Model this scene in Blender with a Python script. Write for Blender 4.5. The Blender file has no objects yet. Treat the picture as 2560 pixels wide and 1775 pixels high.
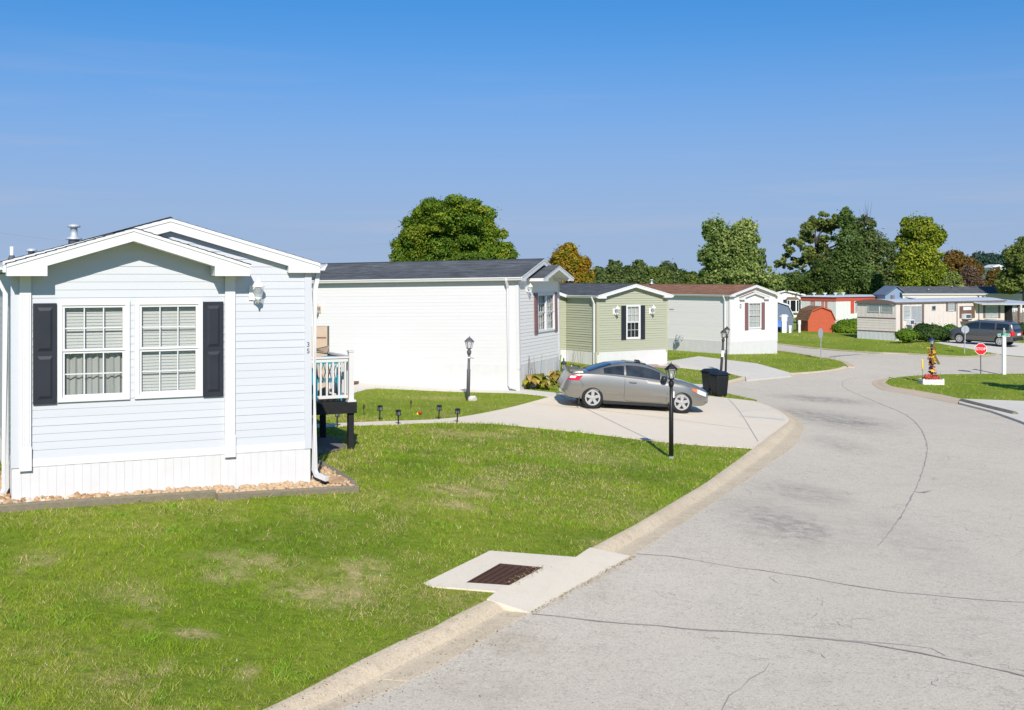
import bpy, bmesh, math, random
import numpy as np
from mathutils import Vector, Matrix
from mathutils.geometry import delaunay_2d_cdt
random.seed(7); RNG = np.random.default_rng(7)
R = math.radians
SC = bpy.context.scene
COL = SC.collection

# ------------------------------------------------------------------ camera, sky, sun, exposure
EYE = 5.2            # camera height above the low ground by the far trailers (metres)
FPX, CX, HY = 2900.0, 1280.0, 690.0   # focal length, centre column and horizon row of the 2560 px photograph
cam = bpy.data.cameras.new('camera'); camo = bpy.data.objects.new('camera', cam); COL.objects.link(camo)
camo.location = (0, 0, EYE); camo.rotation_euler = (R(90), 0, 0)
cam.sensor_width = 36; cam.lens = 36 * FPX / 2560; cam.shift_y = -(887.5 - HY) / 2560
cam.clip_start = 0.1; cam.clip_end = 5000
SC.camera = camo
SKY_TINT, SKY_HAZE = (0.49, 1.17, 1.45, 1), (2.80, 3.40, 4.45, 1)
SUN_EL, SUN_AZ = 36.0, -6.0   # sun behind the camera; rays travel towards +Y and a little to -X
world = bpy.data.worlds.new('World'); SC.world = world; world.use_nodes = True
wn = world.node_tree.nodes; wl = world.node_tree.links; wn.clear()
sky = wn.new('ShaderNodeTexSky'); sky.sky_type = 'NISHITA'; sky.sun_disc = False
sky.sun_elevation = R(SUN_EL); sky.altitude = 1500; sky.air_density = 1.0; sky.dust_density = 0.15; sky.ozone_density = 4.0
_d = Vector((math.sin(R(SUN_AZ)) * math.cos(R(SUN_EL)), math.cos(R(SUN_AZ)) * math.cos(R(SUN_EL)), -math.sin(R(SUN_EL))))
sky.sun_rotation = math.atan2(-_d.x, -_d.y)
# clear autumn sky: the Nishita colour of the higher sky, thinning to a pale lavender haze at the horizon all the way round
tcw = wn.new('ShaderNodeTexCoord'); sep = wn.new('ShaderNodeSeparateXYZ'); wl.new(tcw.outputs['Generated'], sep.inputs[0])
lift = wn.new('ShaderNodeMath'); lift.operation = 'MAXIMUM'; lift.inputs[1].default_value = 0.0; wl.new(sep.outputs['Z'], lift.inputs[0])
lift2 = wn.new('ShaderNodeMath'); lift2.operation = 'MULTIPLY_ADD'; lift2.inputs[1].default_value = 1.0; lift2.inputs[2].default_value = 0.22; wl.new(lift.outputs[0], lift2.inputs[0])
cmb = wn.new('ShaderNodeCombineXYZ'); wl.new(sep.outputs['X'], cmb.inputs[0]); wl.new(sep.outputs['Y'], cmb.inputs[1]); wl.new(lift2.outputs[0], cmb.inputs[2])
nrm = wn.new('ShaderNodeVectorMath'); nrm.operation = 'NORMALIZE'; wl.new(cmb.outputs[0], nrm.inputs[0]); wl.new(nrm.outputs[0], sky.inputs['Vector'])
tint = wn.new('ShaderNodeMix'); tint.data_type = 'RGBA'; tint.blend_type = 'MULTIPLY'; tint.inputs['Factor'].default_value = 1.0; tint.inputs['B'].default_value = SKY_TINT; wl.new(sky.outputs[0], tint.inputs['A'])
rampn = wn.new('ShaderNodeValToRGB'); rampn.color_ramp.interpolation = 'EASE'; er = rampn.color_ramp.elements
er[0].position = 0.0; er[0].color = (0.88, 0.88, 0.88, 1); er[1].position = 0.25; er[1].color = (0, 0, 0, 1)
wl.new(lift.outputs[0], rampn.inputs[0])
hz = wn.new('ShaderNodeMix'); hz.data_type = 'RGBA'; hz.inputs['B'].default_value = SKY_HAZE; wl.new(rampn.outputs[0], hz.inputs['Factor']); wl.new(tint.outputs['Result'], hz.inputs['A'])
cmap = wn.new('ShaderNodeMapping'); cmap.inputs['Scale'].default_value = (1.6, 1.6, 26.0); cmap.inputs['Rotation'].default_value = (0.0, R(1.2), 0.0); wl.new(tcw.outputs['Generated'], cmap.inputs[0])
cno = wn.new('ShaderNodeTexNoise'); cno.inputs['Scale'].default_value = 1.5; cno.inputs['Detail'].default_value = 4; cno.inputs['Roughness'].default_value = 0.55; wl.new(cmap.outputs[0], cno.inputs['Vector'])
crg = wn.new('ShaderNodeMapRange'); crg.inputs['From Min'].default_value = 0.52; crg.inputs['From Max'].default_value = 0.78; crg.inputs['To Max'].default_value = 0.55; wl.new(cno.outputs['Fac'], crg.inputs['Value'])
cml = wn.new('ShaderNodeMath'); cml.operation = 'MULTIPLY'; wl.new(crg.outputs[0], cml.inputs[0]); wl.new(rampn.outputs[0], cml.inputs[1])
cir = wn.new('ShaderNodeMix'); cir.data_type = 'RGBA'; cir.inputs['B'].default_value = (3.75, 3.95, 4.8, 1); wl.new(cml.outputs[0], cir.inputs['Factor']); wl.new(hz.outputs['Result'], cir.inputs['A'])
bg = wn.new('ShaderNodeBackground'); bg.inputs['Strength'].default_value = 0.106
wo = wn.new('ShaderNodeOutputWorld')
wl.new(cir.outputs['Result'], bg.inputs['Color']); wl.new(bg.outputs[0], wo.inputs['Surface'])
sun = bpy.data.lights.new('sun', 'SUN'); sun.energy = 4.5; sun.angle = R(0.53); sun.color = (1.0, 0.945, 0.86)
suno = bpy.data.objects.new('sun', sun); COL.objects.link(suno); suno.rotation_euler = _d.to_track_quat('-Z', 'Y').to_euler()
suno.location = (0, -30, 40)
SC.view_settings.view_transform = 'Standard'; SC.view_settings.look = 'None'
SC.view_settings.exposure = 0.36; SC.view_settings.gamma = 1.0; SC.view_settings.use_curve_mapping = False

# ------------------------------------------------------------------ materials
def nodes(name):
    m = bpy.data.materials.new(name); m.use_nodes = True
    nt = m.node_tree; b = nt.nodes['Principled BSDF']
    return m, nt, b
def mat(name, col, rough=0.6, var=0.0, scale=8.0, metal=0.0, spec=0.4, bump=0.0, bscale=60.0, detail=4.0, col2=None, stretch=None, coat=0.0):
    """plain colour with optional noise variation (towards col2 or darker) and fine bump"""
    m, nt, b = nodes(name)
    b.inputs['Base Color'].default_value = (*col, 1); b.inputs['Roughness'].default_value = rough
    b.inputs['Metallic'].default_value = metal; b.inputs['Specular IOR Level'].default_value = spec
    if coat: b.inputs['Coat Weight'].default_value = coat; b.inputs['Coat Roughness'].default_value = 0.05
    if var or bump:
        tc = nt.nodes.new('ShaderNodeTexCoord'); src = tc.outputs['Object']
        if stretch:
            mp = nt.nodes.new('ShaderNodeMapping'); mp.inputs['Scale'].default_value = stretch
            nt.links.new(src, mp.inputs[0]); src = mp.outputs[0]
    if var:
        n = nt.nodes.new('ShaderNodeTexNoise'); n.inputs['Scale'].default_value = scale; n.inputs['Detail'].default_value = detail
        nt.links.new(src, n.inputs['Vector'])
        mx = nt.nodes.new('ShaderNodeMix'); mx.data_type = 'RGBA'
        c2 = col2 if col2 else tuple(c * 0.55 for c in col)
        mx.inputs['A'].default_value = (*col, 1); mx.inputs['B'].default_value = (*c2, 1)
        rp = nt.nodes.new('ShaderNodeMapRange'); rp.inputs['From Min'].default_value = 0.35; rp.inputs['From Max'].default_value = 0.7
        rp.inputs['To Max'].default_value = var
        nt.links.new(n.outputs['Fac'], rp.inputs['Value']); nt.links.new(rp.outputs[0], mx.inputs['Factor'])
        nt.links.new(mx.outputs['Result'], b.inputs['Base Color'])
    if bump:
        n2 = nt.nodes.new('ShaderNodeTexNoise'); n2.inputs['Scale'].default_value = bscale; n2.inputs['Detail'].default_value = 3
        nt.links.new(src, n2.inputs['Vector'])
        bp = nt.nodes.new('ShaderNodeBump'); bp.inputs['Strength'].default_value = bump; bp.inputs['Distance'].default_value = 0.02
        nt.links.new(n2.outputs['Fac'], bp.inputs['Height']); nt.links.new(bp.outputs[0], b.inputs['Normal'])
    return m
def mat_leaf(name, trans=0.25, rough=0.65, spec=0.15):
    """foliage: colour from the leaf's own attribute, diffuse with some light passing through"""
    m = bpy.data.materials.new(name); m.use_nodes = True; nt = m.node_tree; nt.nodes.clear()
    at = nt.nodes.new('ShaderNodeAttribute'); at.attribute_name = 'Col'
    df = nt.nodes.new('ShaderNodeBsdfPrincipled'); df.inputs['Roughness'].default_value = rough; df.inputs['Specular IOR Level'].default_value = spec
    tr = nt.nodes.new('ShaderNodeBsdfTranslucent'); mx = nt.nodes.new('ShaderNodeMixShader'); mx.inputs[0].default_value = trans
    o = nt.nodes.new('ShaderNodeOutputMaterial')
    nt.links.new(at.outputs['Color'], df.inputs['Base Color']); nt.links.new(at.outputs['Color'], tr.inputs['Color'])
    nt.links.new(df.outputs[0], mx.inputs[1]); nt.links.new(tr.outputs[0], mx.inputs[2]); nt.links.new(mx.outputs[0], o.inputs['Surface'])
    return m
def mat_glass(name, col=(0.03, 0.04, 0.05), alpha=0.35, rough=0.03):
    """window glass: see-through with a mirror-like sheen"""
    m = bpy.data.materials.new(name); m.use_nodes = True; nt = m.node_tree; nt.nodes.clear()
    t = nt.nodes.new('ShaderNodeBsdfTransparent'); g = nt.nodes.new('ShaderNodeBsdfPrincipled')
    g.inputs['Base Color'].default_value = (*col, 1); g.inputs['Roughness'].default_value = rough; g.inputs['Specular IOR Level'].default_value = 0.6
    mx = nt.nodes.new('ShaderNodeMixShader'); mx.inputs[0].default_value = alpha; o = nt.nodes.new('ShaderNodeOutputMaterial')
    nt.links.new(t.outputs[0], mx.inputs[1]); nt.links.new(g.outputs[0], mx.inputs[2]); nt.links.new(mx.outputs[0], o.inputs['Surface'])
    return m
def mat_shingle(name, c1, c2):
    """asphalt shingles: tabs of slightly different colour, in the slope's own coordinates (UV in metres)"""
    m, nt, b = nodes(name); b.inputs['Roughness'].default_value = 0.9; b.inputs['Specular IOR Level'].default_value = 0.2
    uv = nt.nodes.new('ShaderNodeUVMap'); uv.uv_map = 'UVMap'
    br = nt.nodes.new('ShaderNodeTexBrick'); br.inputs['Scale'].default_value = 1.0
    br.inputs['Color1'].default_value = (*c1, 1); br.inputs['Color2'].default_value = (*c2, 1); br.inputs['Mortar'].default_value = tuple(c * 0.5 for c in c1) + (1,)
    br.inputs['Brick Width'].default_value = 0.33; br.inputs['Row Height'].default_value = 0.14; br.inputs['Mortar Size'].default_value = 0.006
    n = nt.nodes.new('ShaderNodeTexNoise'); n.inputs['Scale'].default_value = 1.3; n.inputs['Detail'].default_value = 5
    n2 = nt.nodes.new('ShaderNodeTexNoise'); n2.inputs['Scale'].default_value = 60
    mp = nt.nodes.new('ShaderNodeMapping'); mp.inputs['Scale'].default_value = (0.9, 5.0, 1)
    mx = nt.nodes.new('ShaderNodeMix'); mx.data_type = 'RGBA'; mx.blend_type = 'MULTIPLY'; mx.inputs['Factor'].default_value = 1.0
    rp = nt.nodes.new('ShaderNodeMapRange'); rp.inputs['From Min'].default_value = 0.3; rp.inputs['From Max'].default_value = 0.7; rp.inputs['To Min'].default_value = 0.65; rp.inputs['To Max'].default_value = 1.35
    nt.links.new(uv.outputs[0], br.inputs['Vector']); nt.links.new(uv.outputs[0], mp.inputs[0]); nt.links.new(mp.outputs[0], n.inputs['Vector'])
    nt.links.new(n.outputs['Fac'], rp.inputs['Value']); nt.links.new(br.outputs['Color'], mx.inputs['A']); nt.links.new(rp.outputs[0], mx.inputs['B'])
    nt.links.new(uv.outputs[0], n2.inputs['Vector']); bp = nt.nodes.new('ShaderNodeBump'); bp.inputs['Strength'].default_value = 0.4; bp.inputs['Distance'].default_value = 0.01
    nt.links.new(n2.outputs['Fac'], bp.inputs['Height']); nt.links.new(bp.outputs[0], b.inputs['Normal'])
    nt.links.new(mx.outputs['Result'], b.inputs['Base Color'])
    return m
M = {}
M['white_vinyl'] = mat('white_vinyl', (0.63, 0.615, 0.60), 0.45, var=0.25, scale=2.0, col2=(0.56, 0.545, 0.52))
M['white_trim'] = mat('white_trim', (0.67, 0.66, 0.655), 0.4, var=0.2, scale=3.0, col2=(0.60, 0.59, 0.57))
M['blue_vinyl'] = mat('blue_vinyl', (0.545, 0.555, 0.580), 0.45, var=0.35, scale=1.2, col2=(0.505, 0.515, 0.54), stretch=(0.4, 0.4, 6))
M['cream_vinyl'] = mat('cream_vinyl', (0.645, 0.63, 0.62), 0.45, var=0.3, scale=1.5, col2=(0.60, 0.585, 0.57), stretch=(0.3, 0.3, 5))  # siding white split by light: darker for the sunlit wall, lighter for the end
M['white_siding'] = mat('white_siding', (0.77, 0.735, 0.69), 0.45, var=0.25, scale=1.5, col2=(0.72, 0.69, 0.645), stretch=(0.3, 0.3, 5))  # lifted to offset weak light on the second home's end wall
M['green_vinyl'] = mat('green_vinyl', (0.385, 0.39, 0.285), 0.5, var=0.25, scale=1.5, col2=(0.34, 0.345, 0.25), stretch=(0.3, 0.3, 5))
M['green_trim'] = mat('green_trim', (0.41, 0.40, 0.28), 0.5)
M['skirt'] = mat('skirt', (0.63, 0.62, 0.61), 0.45, var=0.35, scale=3.0, col2=(0.55, 0.535, 0.505))
M['soffit'] = mat('soffit', (0.70, 0.69, 0.66), 0.6)
M['black_shutter'] = mat('black_shutter', (0.016, 0.018, 0.026), 0.5, var=0.4, scale=3, col2=(0.03, 0.032, 0.042))
M['mauve_shutter'] = mat('mauve_shutter', (0.20, 0.10, 0.105), 0.5, var=0.2)
M['roof_dark'] = mat_shingle('roof_dark', (0.082, 0.089, 0.097), (0.118, 0.126, 0.134))
M['roof_brown'] = mat_shingle('roof_brown', (0.23, 0.118, 0.074), (0.30, 0.155, 0.098))
M['blind'] = mat('blind', (0.74, 0.76, 0.70), 0.5)
M['curtain'] = mat('curtain', (0.56, 0.58, 0.53), 0.8, var=0.35, scale=5, stretch=(3, 1, 0.3))
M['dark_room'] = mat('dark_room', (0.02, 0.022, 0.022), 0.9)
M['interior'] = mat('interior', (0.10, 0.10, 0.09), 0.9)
M['glass'] = mat_glass('glass', alpha=0.16)
M['glass_dark'] = mat_glass('glass_dark', alpha=0.55)
M['lamp_glass'] = mat_glass('lamp_glass', (0.7, 0.72, 0.72), 0.3, 0.1)
M['galv'] = mat('galvanised', (0.52, 0.56, 0.60), 0.4, metal=0.25, var=0.3, scale=12)
M['tin_white'] = mat('tin_white', (0.68, 0.69, 0.70), 0.4, var=0.2)
M['black_metal'] = mat('black_metal', (0.012, 0.012, 0.013), 0.45)
M['grey_metal'] = mat('grey_metal', (0.10, 0.10, 0.105), 0.5, var=0.4, scale=10)
M['brown_metal'] = mat('brown_metal', (0.045, 0.035, 0.032), 0.55)
M['sign_back'] = mat('sign_back', (0.36, 0.39, 0.43), 0.5, metal=0.2, var=0.3, scale=9)
M['sign_red'] = mat('sign_red', (0.62, 0.010, 0.022), 0.4)
M['sign_white'] = mat('sign_white', (0.85, 0.85, 0.85), 0.4)
M['sign_green'] = mat('sign_green', (0.006, 0.20, 0.10), 0.4)
M['rust'] = mat('rust', (0.085, 0.038, 0.022), 0.85, var=0.7, scale=30, col2=(0.03, 0.016, 0.012), bump=0.3)
M['timber'] = mat('timber', (0.24, 0.195, 0.12), 0.85, var=0.8, scale=6, col2=(0.15, 0.14, 0.115), bump=0.4, bscale=40, stretch=(0.6, 6, 6))
M['black_wood'] = mat('black_wood', (0.008, 0.008, 0.009), 0.8, var=0.5, scale=12, bump=0.3, col2=(0.02, 0.018, 0.018))
M['teal'] = mat('teal_plastic', (0.0, 0.30, 0.40), 0.35)
M['card'] = mat('cardboard', (0.52, 0.40, 0.29), 0.8, var=0.15)
M['card_dark'] = mat('cardboard_dark', (0.24, 0.15, 0.09), 0.8)
M['bin'] = mat('bin_plastic', (0.008, 0.009, 0.011), 0.5, var=0.3, scale=4)
M['bin_lid'] = mat('bin_lid', (0.012, 0.018, 0.028), 0.45)
M['tire'] = mat('tire', (0.016, 0.016, 0.017), 0.85)
M['alloy'] = mat('alloy', (0.46, 0.45, 0.43), 0.35, metal=0.4)
M['wood_grey'] = mat('wood_grey', (0.22, 0.19, 0.16), 0.9, var=0.6, scale=5, stretch=(6, 6, 0.5))
M['wood_brown'] = mat('wood_brown', (0.16, 0.10, 0.06), 0.8, var=0.4)
M['rock'] = mat('pale_rock', (0.58, 0.55, 0.50), 0.9, var=0.4, scale=15)
M['bark'] = mat('bark', (0.10, 0.085, 0.07), 0.95, var=0.6, scale=20, stretch=(1, 1, 0.3))
M['bark_dark'] = mat('bark_dark', (0.055, 0.047, 0.04), 0.95, var=0.5, scale=10)
M['leaf'] = mat_leaf('leaf', 0.33)
M['grass'] = mat_leaf('grass_blade', 0.2, 0.8, 0.06)
M['trailer'] = mat('trailer_tan', (0.70, 0.615, 0.545), 0.5, var=0.15, scale=3)
M['trailer_brown'] = mat('trailer_brown', (0.17, 0.12, 0.10), 0.6)
M['trailer_panel'] = mat('trailer_brown_panel', (0.15, 0.085, 0.06), 0.6)
M['metal_roof'] = mat('metal_roof', (0.50, 0.53, 0.57), 0.45, var=0.3, scale=1.5)
M['red_trim'] = mat('red_trim', (0.52, 0.085, 0.05), 0.5)
M['red_barn'] = mat('red_barn', (0.47, 0.095, 0.04), 0.75, var=0.25, scale=4)
M['barn_roof'] = mat_shingle('barn_roof', (0.20, 0.11, 0.06), (0.27, 0.15, 0.085))
M['slate_wall'] = mat('slate_blue_wall', (0.13, 0.17, 0.235), 0.7, var=0.2)
M['slate_dark'] = mat('slate_dark', (0.035, 0.042, 0.07), 0.7)
M['slate_light'] = mat('slate_light', (0.19, 0.27, 0.40), 0.6)
M['cream_wall'] = mat('cream_wall', (0.60, 0.56, 0.49), 0.6, var=0.1)
M['offwhite'] = mat('offwhite', (0.70, 0.70, 0.66), 0.6, var=0.15)
M['blue_tarp'] = mat('blue_tarp', (0.01, 0.12, 0.55), 0.5)
M['navy'] = mat('navy', (0.01, 0.02, 0.06), 0.5)
M['white_paint'] = mat('white_paint', (0.80, 0.79, 0.76), 0.5, var=0.25, scale=6)

# ------------------------------------------------------------------ mesh and object helpers
class MB:
    """collects shapes; build() links them as ONE mesh object"""
    def __init__(s, mtx=None): s.v = []; s.f = []; s.m = mtx
    def add(s, vs, fs):
        k = len(s.v)
        s.v += [tuple(s.m @ Vector(p)) for p in vs] if s.m else [tuple(p) for p in vs]
        s.f += [tuple(i + k for i in f) for f in fs]; return s
    def box(s, x0, x1, y0, y1, z0, z1):
        return s.add([(x0, y0, z0), (x1, y0, z0), (x1, y1, z0), (x0, y1, z0), (x0, y0, z1), (x1, y0, z1), (x1, y1, z1), (x0, y1, z1)],
                     [(0, 3, 2, 1), (4, 5, 6, 7), (0, 1, 5, 4), (1, 2, 6, 5), (2, 3, 7, 6), (3, 0, 4, 7)])
    def prism(s, poly, y0, y1):
        """poly: (x, z) outline, anticlockwise seen from -y; y0 / y1 front and back depth (numbers or functions of (x, z))"""
        n = len(poly); f0 = y0 if callable(y0) else (lambda x, z: y0); f1 = y1 if callable(y1) else (lambda x, z: y1)
        return s.add([(x, f0(x, z), z) for x, z in poly] + [(x, f1(x, z), z) for x, z in poly],
                     [tuple(range(n)), tuple(range(2 * n - 1, n - 1, -1))] + [((i + 1) % n, i, i + n, (i + 1) % n + n) for i in range(n)])
    def hexa(s, a, b):
        """two quads (lists of 4 points) joined to a solid"""
        return s.add(list(a) + list(b), [(0, 1, 2, 3), (7, 6, 5, 4), (1, 0, 4, 5), (2, 1, 5, 6), (3, 2, 6, 7), (0, 3, 7, 4)])
    def tube(s, pts, r, n=8, flat=None):
        pts = [Vector(p) for p in pts]; rs = r if isinstance(r, (list, tuple)) else [r] * len(pts)
        vs = []; fs = []
        for i, p in enumerate(pts):
            t = (pts[min(i + 1, len(pts) - 1)] - pts[max(i - 1, 0)]).normalized()
            u = t.cross(Vector((0, 0, 1)));
            if u.length < 1e-3: u = t.cross(Vector((0, 1, 0)))
            u.normalize(); w = t.cross(u)
            for k in range(n):
                a = 2 * math.pi * (k + 0.5) / n
                vs.append(p + (u * math.cos(a) + w * math.sin(a)) * rs[i])
        for i in range(len(pts) - 1):
            for k in range(n):
                fs.append((i * n + k, i * n + (k + 1) % n, (i + 1) * n + (k + 1) % n, (i + 1) * n + k))
        fs.append(tuple(range(n - 1, -1, -1))); fs.append(tuple(range((len(pts) - 1) * n, len(pts) * n)))
        return s.add(vs, fs)
    def lathe(s, prof, n=12, c=(0, 0, 0), axis='z', rot=0.0, caps=True):
        vs = []; fs = []
        for r, h in prof:
            for k in range(n):
                a = 2 * math.pi * k / n + rot
                p = (r * math.cos(a), r * math.sin(a), h)
                if axis == 'y': p = (p[0], p[2], p[1])
                vs.append((p[0] + c[0], p[1] + c[1], p[2] + c[2]))
        for i in range(len(prof) - 1):
            for k in range(n):
                q = (i * n + k, i * n + (k + 1) % n, (i + 1) * n + (k + 1) % n, (i + 1) * n + k)
                fs.append(q if axis == 'z' else q[::-1])
        m = len(prof) - 1
        b, t = tuple(range(n - 1, -1, -1)), tuple(range(m * n, m * n + n))
        if caps: fs += [b, t] if axis == 'z' else [b[::-1], t[::-1]]
        return s.add(vs, fs)
    def build(s, name, m, parent=None, smooth=False, kind=None, label=None):
        me = bpy.data.meshes.new(name); me.from_pydata(s.v, [], s.f); me.update()
        return link(name, me, m, parent, smooth, kind, label)
def link(name, me, m, parent=None, smooth=False, kind=None, label=None):
    if m and not me.materials: me.materials.append(M[m] if isinstance(m, str) else m)
    if smooth: me.shade_smooth()
    o = bpy.data.objects.new(name, me); COL.objects.link(o)
    if parent: o.parent = parent
    if kind: o['kind'] = kind
    if label: o['label'] = label
    return o
def box(name, m, parent, *d, **k): return MB().box(*d).build(name, m, parent, **k)
def thing(name, label, cat, loc=(0, 0, 0), rot=(0, 0, 0), group=None):
    o = bpy.data.objects.new(name, None); o.empty_display_size = 0.2; COL.objects.link(o)
    o.location = loc; o.rotation_euler = rot if not isinstance(rot, (int, float)) else (0, 0, rot)
    return tag(o, label, cat, group)
def tag(o, label, cat, group=None):
    o['label'] = label; o['category'] = cat
    if group: o['group'] = group
    return o
def dup(root, loc, rot, label):
    r = root.copy(); COL.objects.link(r); r.location = loc; r.rotation_euler = rot; r['label'] = label
    for ch in list(root.children):
        c = ch.copy(); COL.objects.link(c); c.parent = r
        for gch in list(ch.children):
            d = gch.copy(); COL.objects.link(d); d.parent = c
    return r
def fast_mesh(name, co, faces_flat, nper, cols=None):
    """numpy mesh: co (n,3), faces_flat vertex indices, nper corners per face, cols (n,3) point colours"""
    me = bpy.data.meshes.new(name); nf = len(faces_flat) // nper
    me.vertices.add(len(co)); me.vertices.foreach_set('co', co.astype(np.float32).ravel())
    me.loops.add(len(faces_flat)); me.loops.foreach_set('vertex_index', faces_flat.astype(np.int32))
    me.polygons.add(nf); me.polygons.foreach_set('loop_start', np.arange(0, nf * nper, nper, dtype=np.int32))
    me.polygons.foreach_set('loop_total', np.full(nf, nper, dtype=np.int32))
    if cols is not None:
        a = me.color_attributes.new('Col', 'FLOAT_COLOR', 'POINT')
        a.data.foreach_set('color', np.concatenate([cols, np.ones((len(cols), 1))], 1).astype(np.float32).ravel())
    me.update(); me.validate()
    return me
def vnoise(x, y, sc, seed=0):
    """smooth value noise 0..1 on numpy arrays"""
    x = x / sc; y = y / sc; xi = np.floor(x).astype(np.int64); yi = np.floor(y).astype(np.int64)
    def h(a, b): 
        n = (a * 374761393 + b * 668265263 + seed * 982451653) & 0x7fffffff
        n = ((n ^ (n >> 13)) * 1274126177) & 0x7fffffff
        return ((n ^ (n >> 16)) & 0xffff) / 65535.0
    fx = x - xi; fy = y - yi; fx = fx * fx * (3 - 2 * fx); fy = fy * fy * (3 - 2 * fy)
    return (h(xi, yi) * (1 - fx) + h(xi + 1, yi) * fx) * (1 - fy) + (h(xi, yi + 1) * (1 - fx) + h(xi + 1, yi + 1) * fx) * fy

# ------------------------------------------------------------------ terrain
def ray(px, py, D): return ((px - CX) / FPX * D, D, EYE - (py - HY) / FPX * D)
CTRL = [ray(*p) for p in [(31, 1258, 16.23), (772, 1205, 18.1), (1300, 1440, 15.0), (700, 1775, 10.6), (0, 1775, 9.3), (2560, 1775, 10.6),
    (869, 1125, 23.0), (1471, 1020, 34.0), (1697, 1034, 34.1), (1299, 970, 37.2), (892, 958, 39.2), (1493, 915, 54.2), (1668, 909, 56.5),
    (1824, 886, 68.8), (1943, 883, 71.3), (1672, 876, 72.8), (1175, 1000, 36.0), (1678, 1145, 26.5), (1790, 992, 42.0), (2180, 960, 55.0),
    (2328, 961, 55.0), (2455, 933, 62.5), (2545, 1040, 41.0), (2560, 1400, 17.6), (2200, 1200, 25.0), (1790, 1200, 23.5), (2145, 846, 93.0),
    (2240, 853, 90.0), (2497, 868.6, 82.8), (2415, 856, 84.5), (2020, 831, 107.0), (2100, 871, 82.0), (1985, 826, 100.0)]]
CTRL += [(-10.5, 34, 1.9), (-15, 22, 2.0), (-20, 45, 1.65), (-30, 70, 1.2), (-8, 6, 1.75), (0, 2, 1.35), (10, 3, 1.0), (24, 30, 0.3), (40, 50, 0.0),
         (50, 85, 0.0), (20, 130, 0.3), (50, 130, 0.2), (-10, 130, 0.4), (-40, 110, 0.8)]
_P = np.array(CTRL)
def _U(r2): return 0.5 * r2 * np.log(r2 + 1e-9)
_n = len(_P); _A = np.zeros((_n + 3, _n + 3))
_r2 = ((_P[:, None, :2] - _P[None, :, :2]) ** 2).sum(-1)
_A[:_n, :_n] = _U(_r2) + np.eye(_n) * 6.0
_A[:_n, _n:] = np.c_[np.ones(_n), _P[:, :2]]; _A[_n:, :_n] = _A[:_n, _n:].T
_W = np.linalg.solve(_A, np.r_[_P[:, 2], 0, 0, 0])
def TZ(x, y):
    x = np.asarray(x, float); y = np.asarray(y, float); sh = x.shape; x = x.ravel(); y = y.ravel()
    r2 = (x[:, None] - _P[None, :, 0]) ** 2 + (y[:, None] - _P[None, :, 1]) ** 2
    z = _U(r2) @ _W[:_n] + _W[_n] + _W[_n + 1] * x + _W[_n + 2] * y
    d = np.hypot(x - 8, y - 55); t = np.clip((d - 70) / 60, 0, 1); t = t * t * (3 - 2 * t)
    return ((z * (1 - t) + 0.3 * t)).reshape(sh)
def tz(x, y): return float(TZ(np.array([x]), np.array([y]))[0])
_Ds = np.concatenate([np.linspace(3, 60, 571), np.linspace(60.3, 260, 600)])
def g(px, py, dz=0.0):
    """the point of the ground seen at a place in the photograph"""
    x = (px - CX) / FPX * _Ds; z = EYE - (py - HY) / FPX * _Ds
    h = z - TZ(x, _Ds) - dz; i = np.nonzero(h <= 0)[0]
    k = i[0] if len(i) else len(_Ds) - 1
    if k == 0: D = _Ds[0]
    else: D = _Ds[k - 1] + (_Ds[k] - _Ds[k - 1]) * h[k - 1] / (h[k - 1] - h[k] + 1e-12)
    return Vector(((px - CX) / FPX * D, D, tz((px - CX) / FPX * D, D) + dz))
def gl(pts, dz=0.0): return [g(px, py, dz).xy for px, py in pts]
def inpoly(x, y, poly):
    c = np.zeros(x.shape, bool); n = len(poly); j = n - 1
    for i in range(n):
        xi, yi = poly[i][0], poly[i][1]; xj, yj = poly[j][0], poly[j][1]
        c ^= ((yi > y) != (yj > y)) & (x < (xj - xi) * (y - yi) / (yj - yi + 1e-12) + xi); j = i
    return c

# ------------------------------------------------------------------ ground: outlines of roads, slabs and curbs
def crom(pts, step=0.5):
    """smooth curve through points, about `step` metres between samples"""
    P = [Vector(p) for p in pts]; out = []
    for i in range(len(P) - 1):
        a, b, c, d = P[max(i - 1, 0)], P[i], P[i + 1], P[min(i + 2, len(P) - 1)]
        n = max(1, int((c - b).length / step))
        for k in range(n):
            t = k / n
            out.append(0.5 * ((2 * b) + (c - a) * t + (2 * a - 5 * b + 4 * c - d) * t * t + (3 * b - a - 3 * c + d) * t ** 3))
    out.append(P[-1]); return out
def resample(P, n):
    L = [0.0]
    for i in range(1, len(P)): L.append(L[-1] + (P[i] - P[i - 1]).length)
    out = []; k = 0
    for q in range(n):
        s = L[-1] * q / (n - 1)
        while k < len(P) - 2 and L[k + 1] < s: k += 1
        t = (s - L[k]) / max(L[k + 1] - L[k], 1e-9); out.append(P[k].lerp(P[k + 1], min(max(t, 0), 1)))
    return out
DROP = 0.065    # the road lies this much below the lawn
A1 = crom(gl([(430, 1880), (560, 1823), (656, 1775), (890, 1657), (1000, 1604), (1078, 1573), (1136, 1540), (1217, 1501)]))
B1 = crom(gl([(560, 1905), (700, 1835), (830, 1780), (970, 1728), (1092, 1670), (1195, 1607), (1322, 1533)], -DROP))
PAD = gl([(1060, 1461), (1225, 1380), (1439, 1396), (1475, 1372)]) + gl([(1578, 1392), (1322, 1533)], -DROP) + gl([(1217, 1501), (1242, 1482), (1083, 1469)])
A2 = crom(gl([(1475, 1372), (1500, 1359), (1560, 1327), (1620, 1294), (1712, 1239), (1765, 1207), (1822, 1166), (1882, 1122), (1928, 1087), (1965, 1060), (1973, 1049), (1958, 1035), (1923, 1016), (1885, 1003)]))
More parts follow.
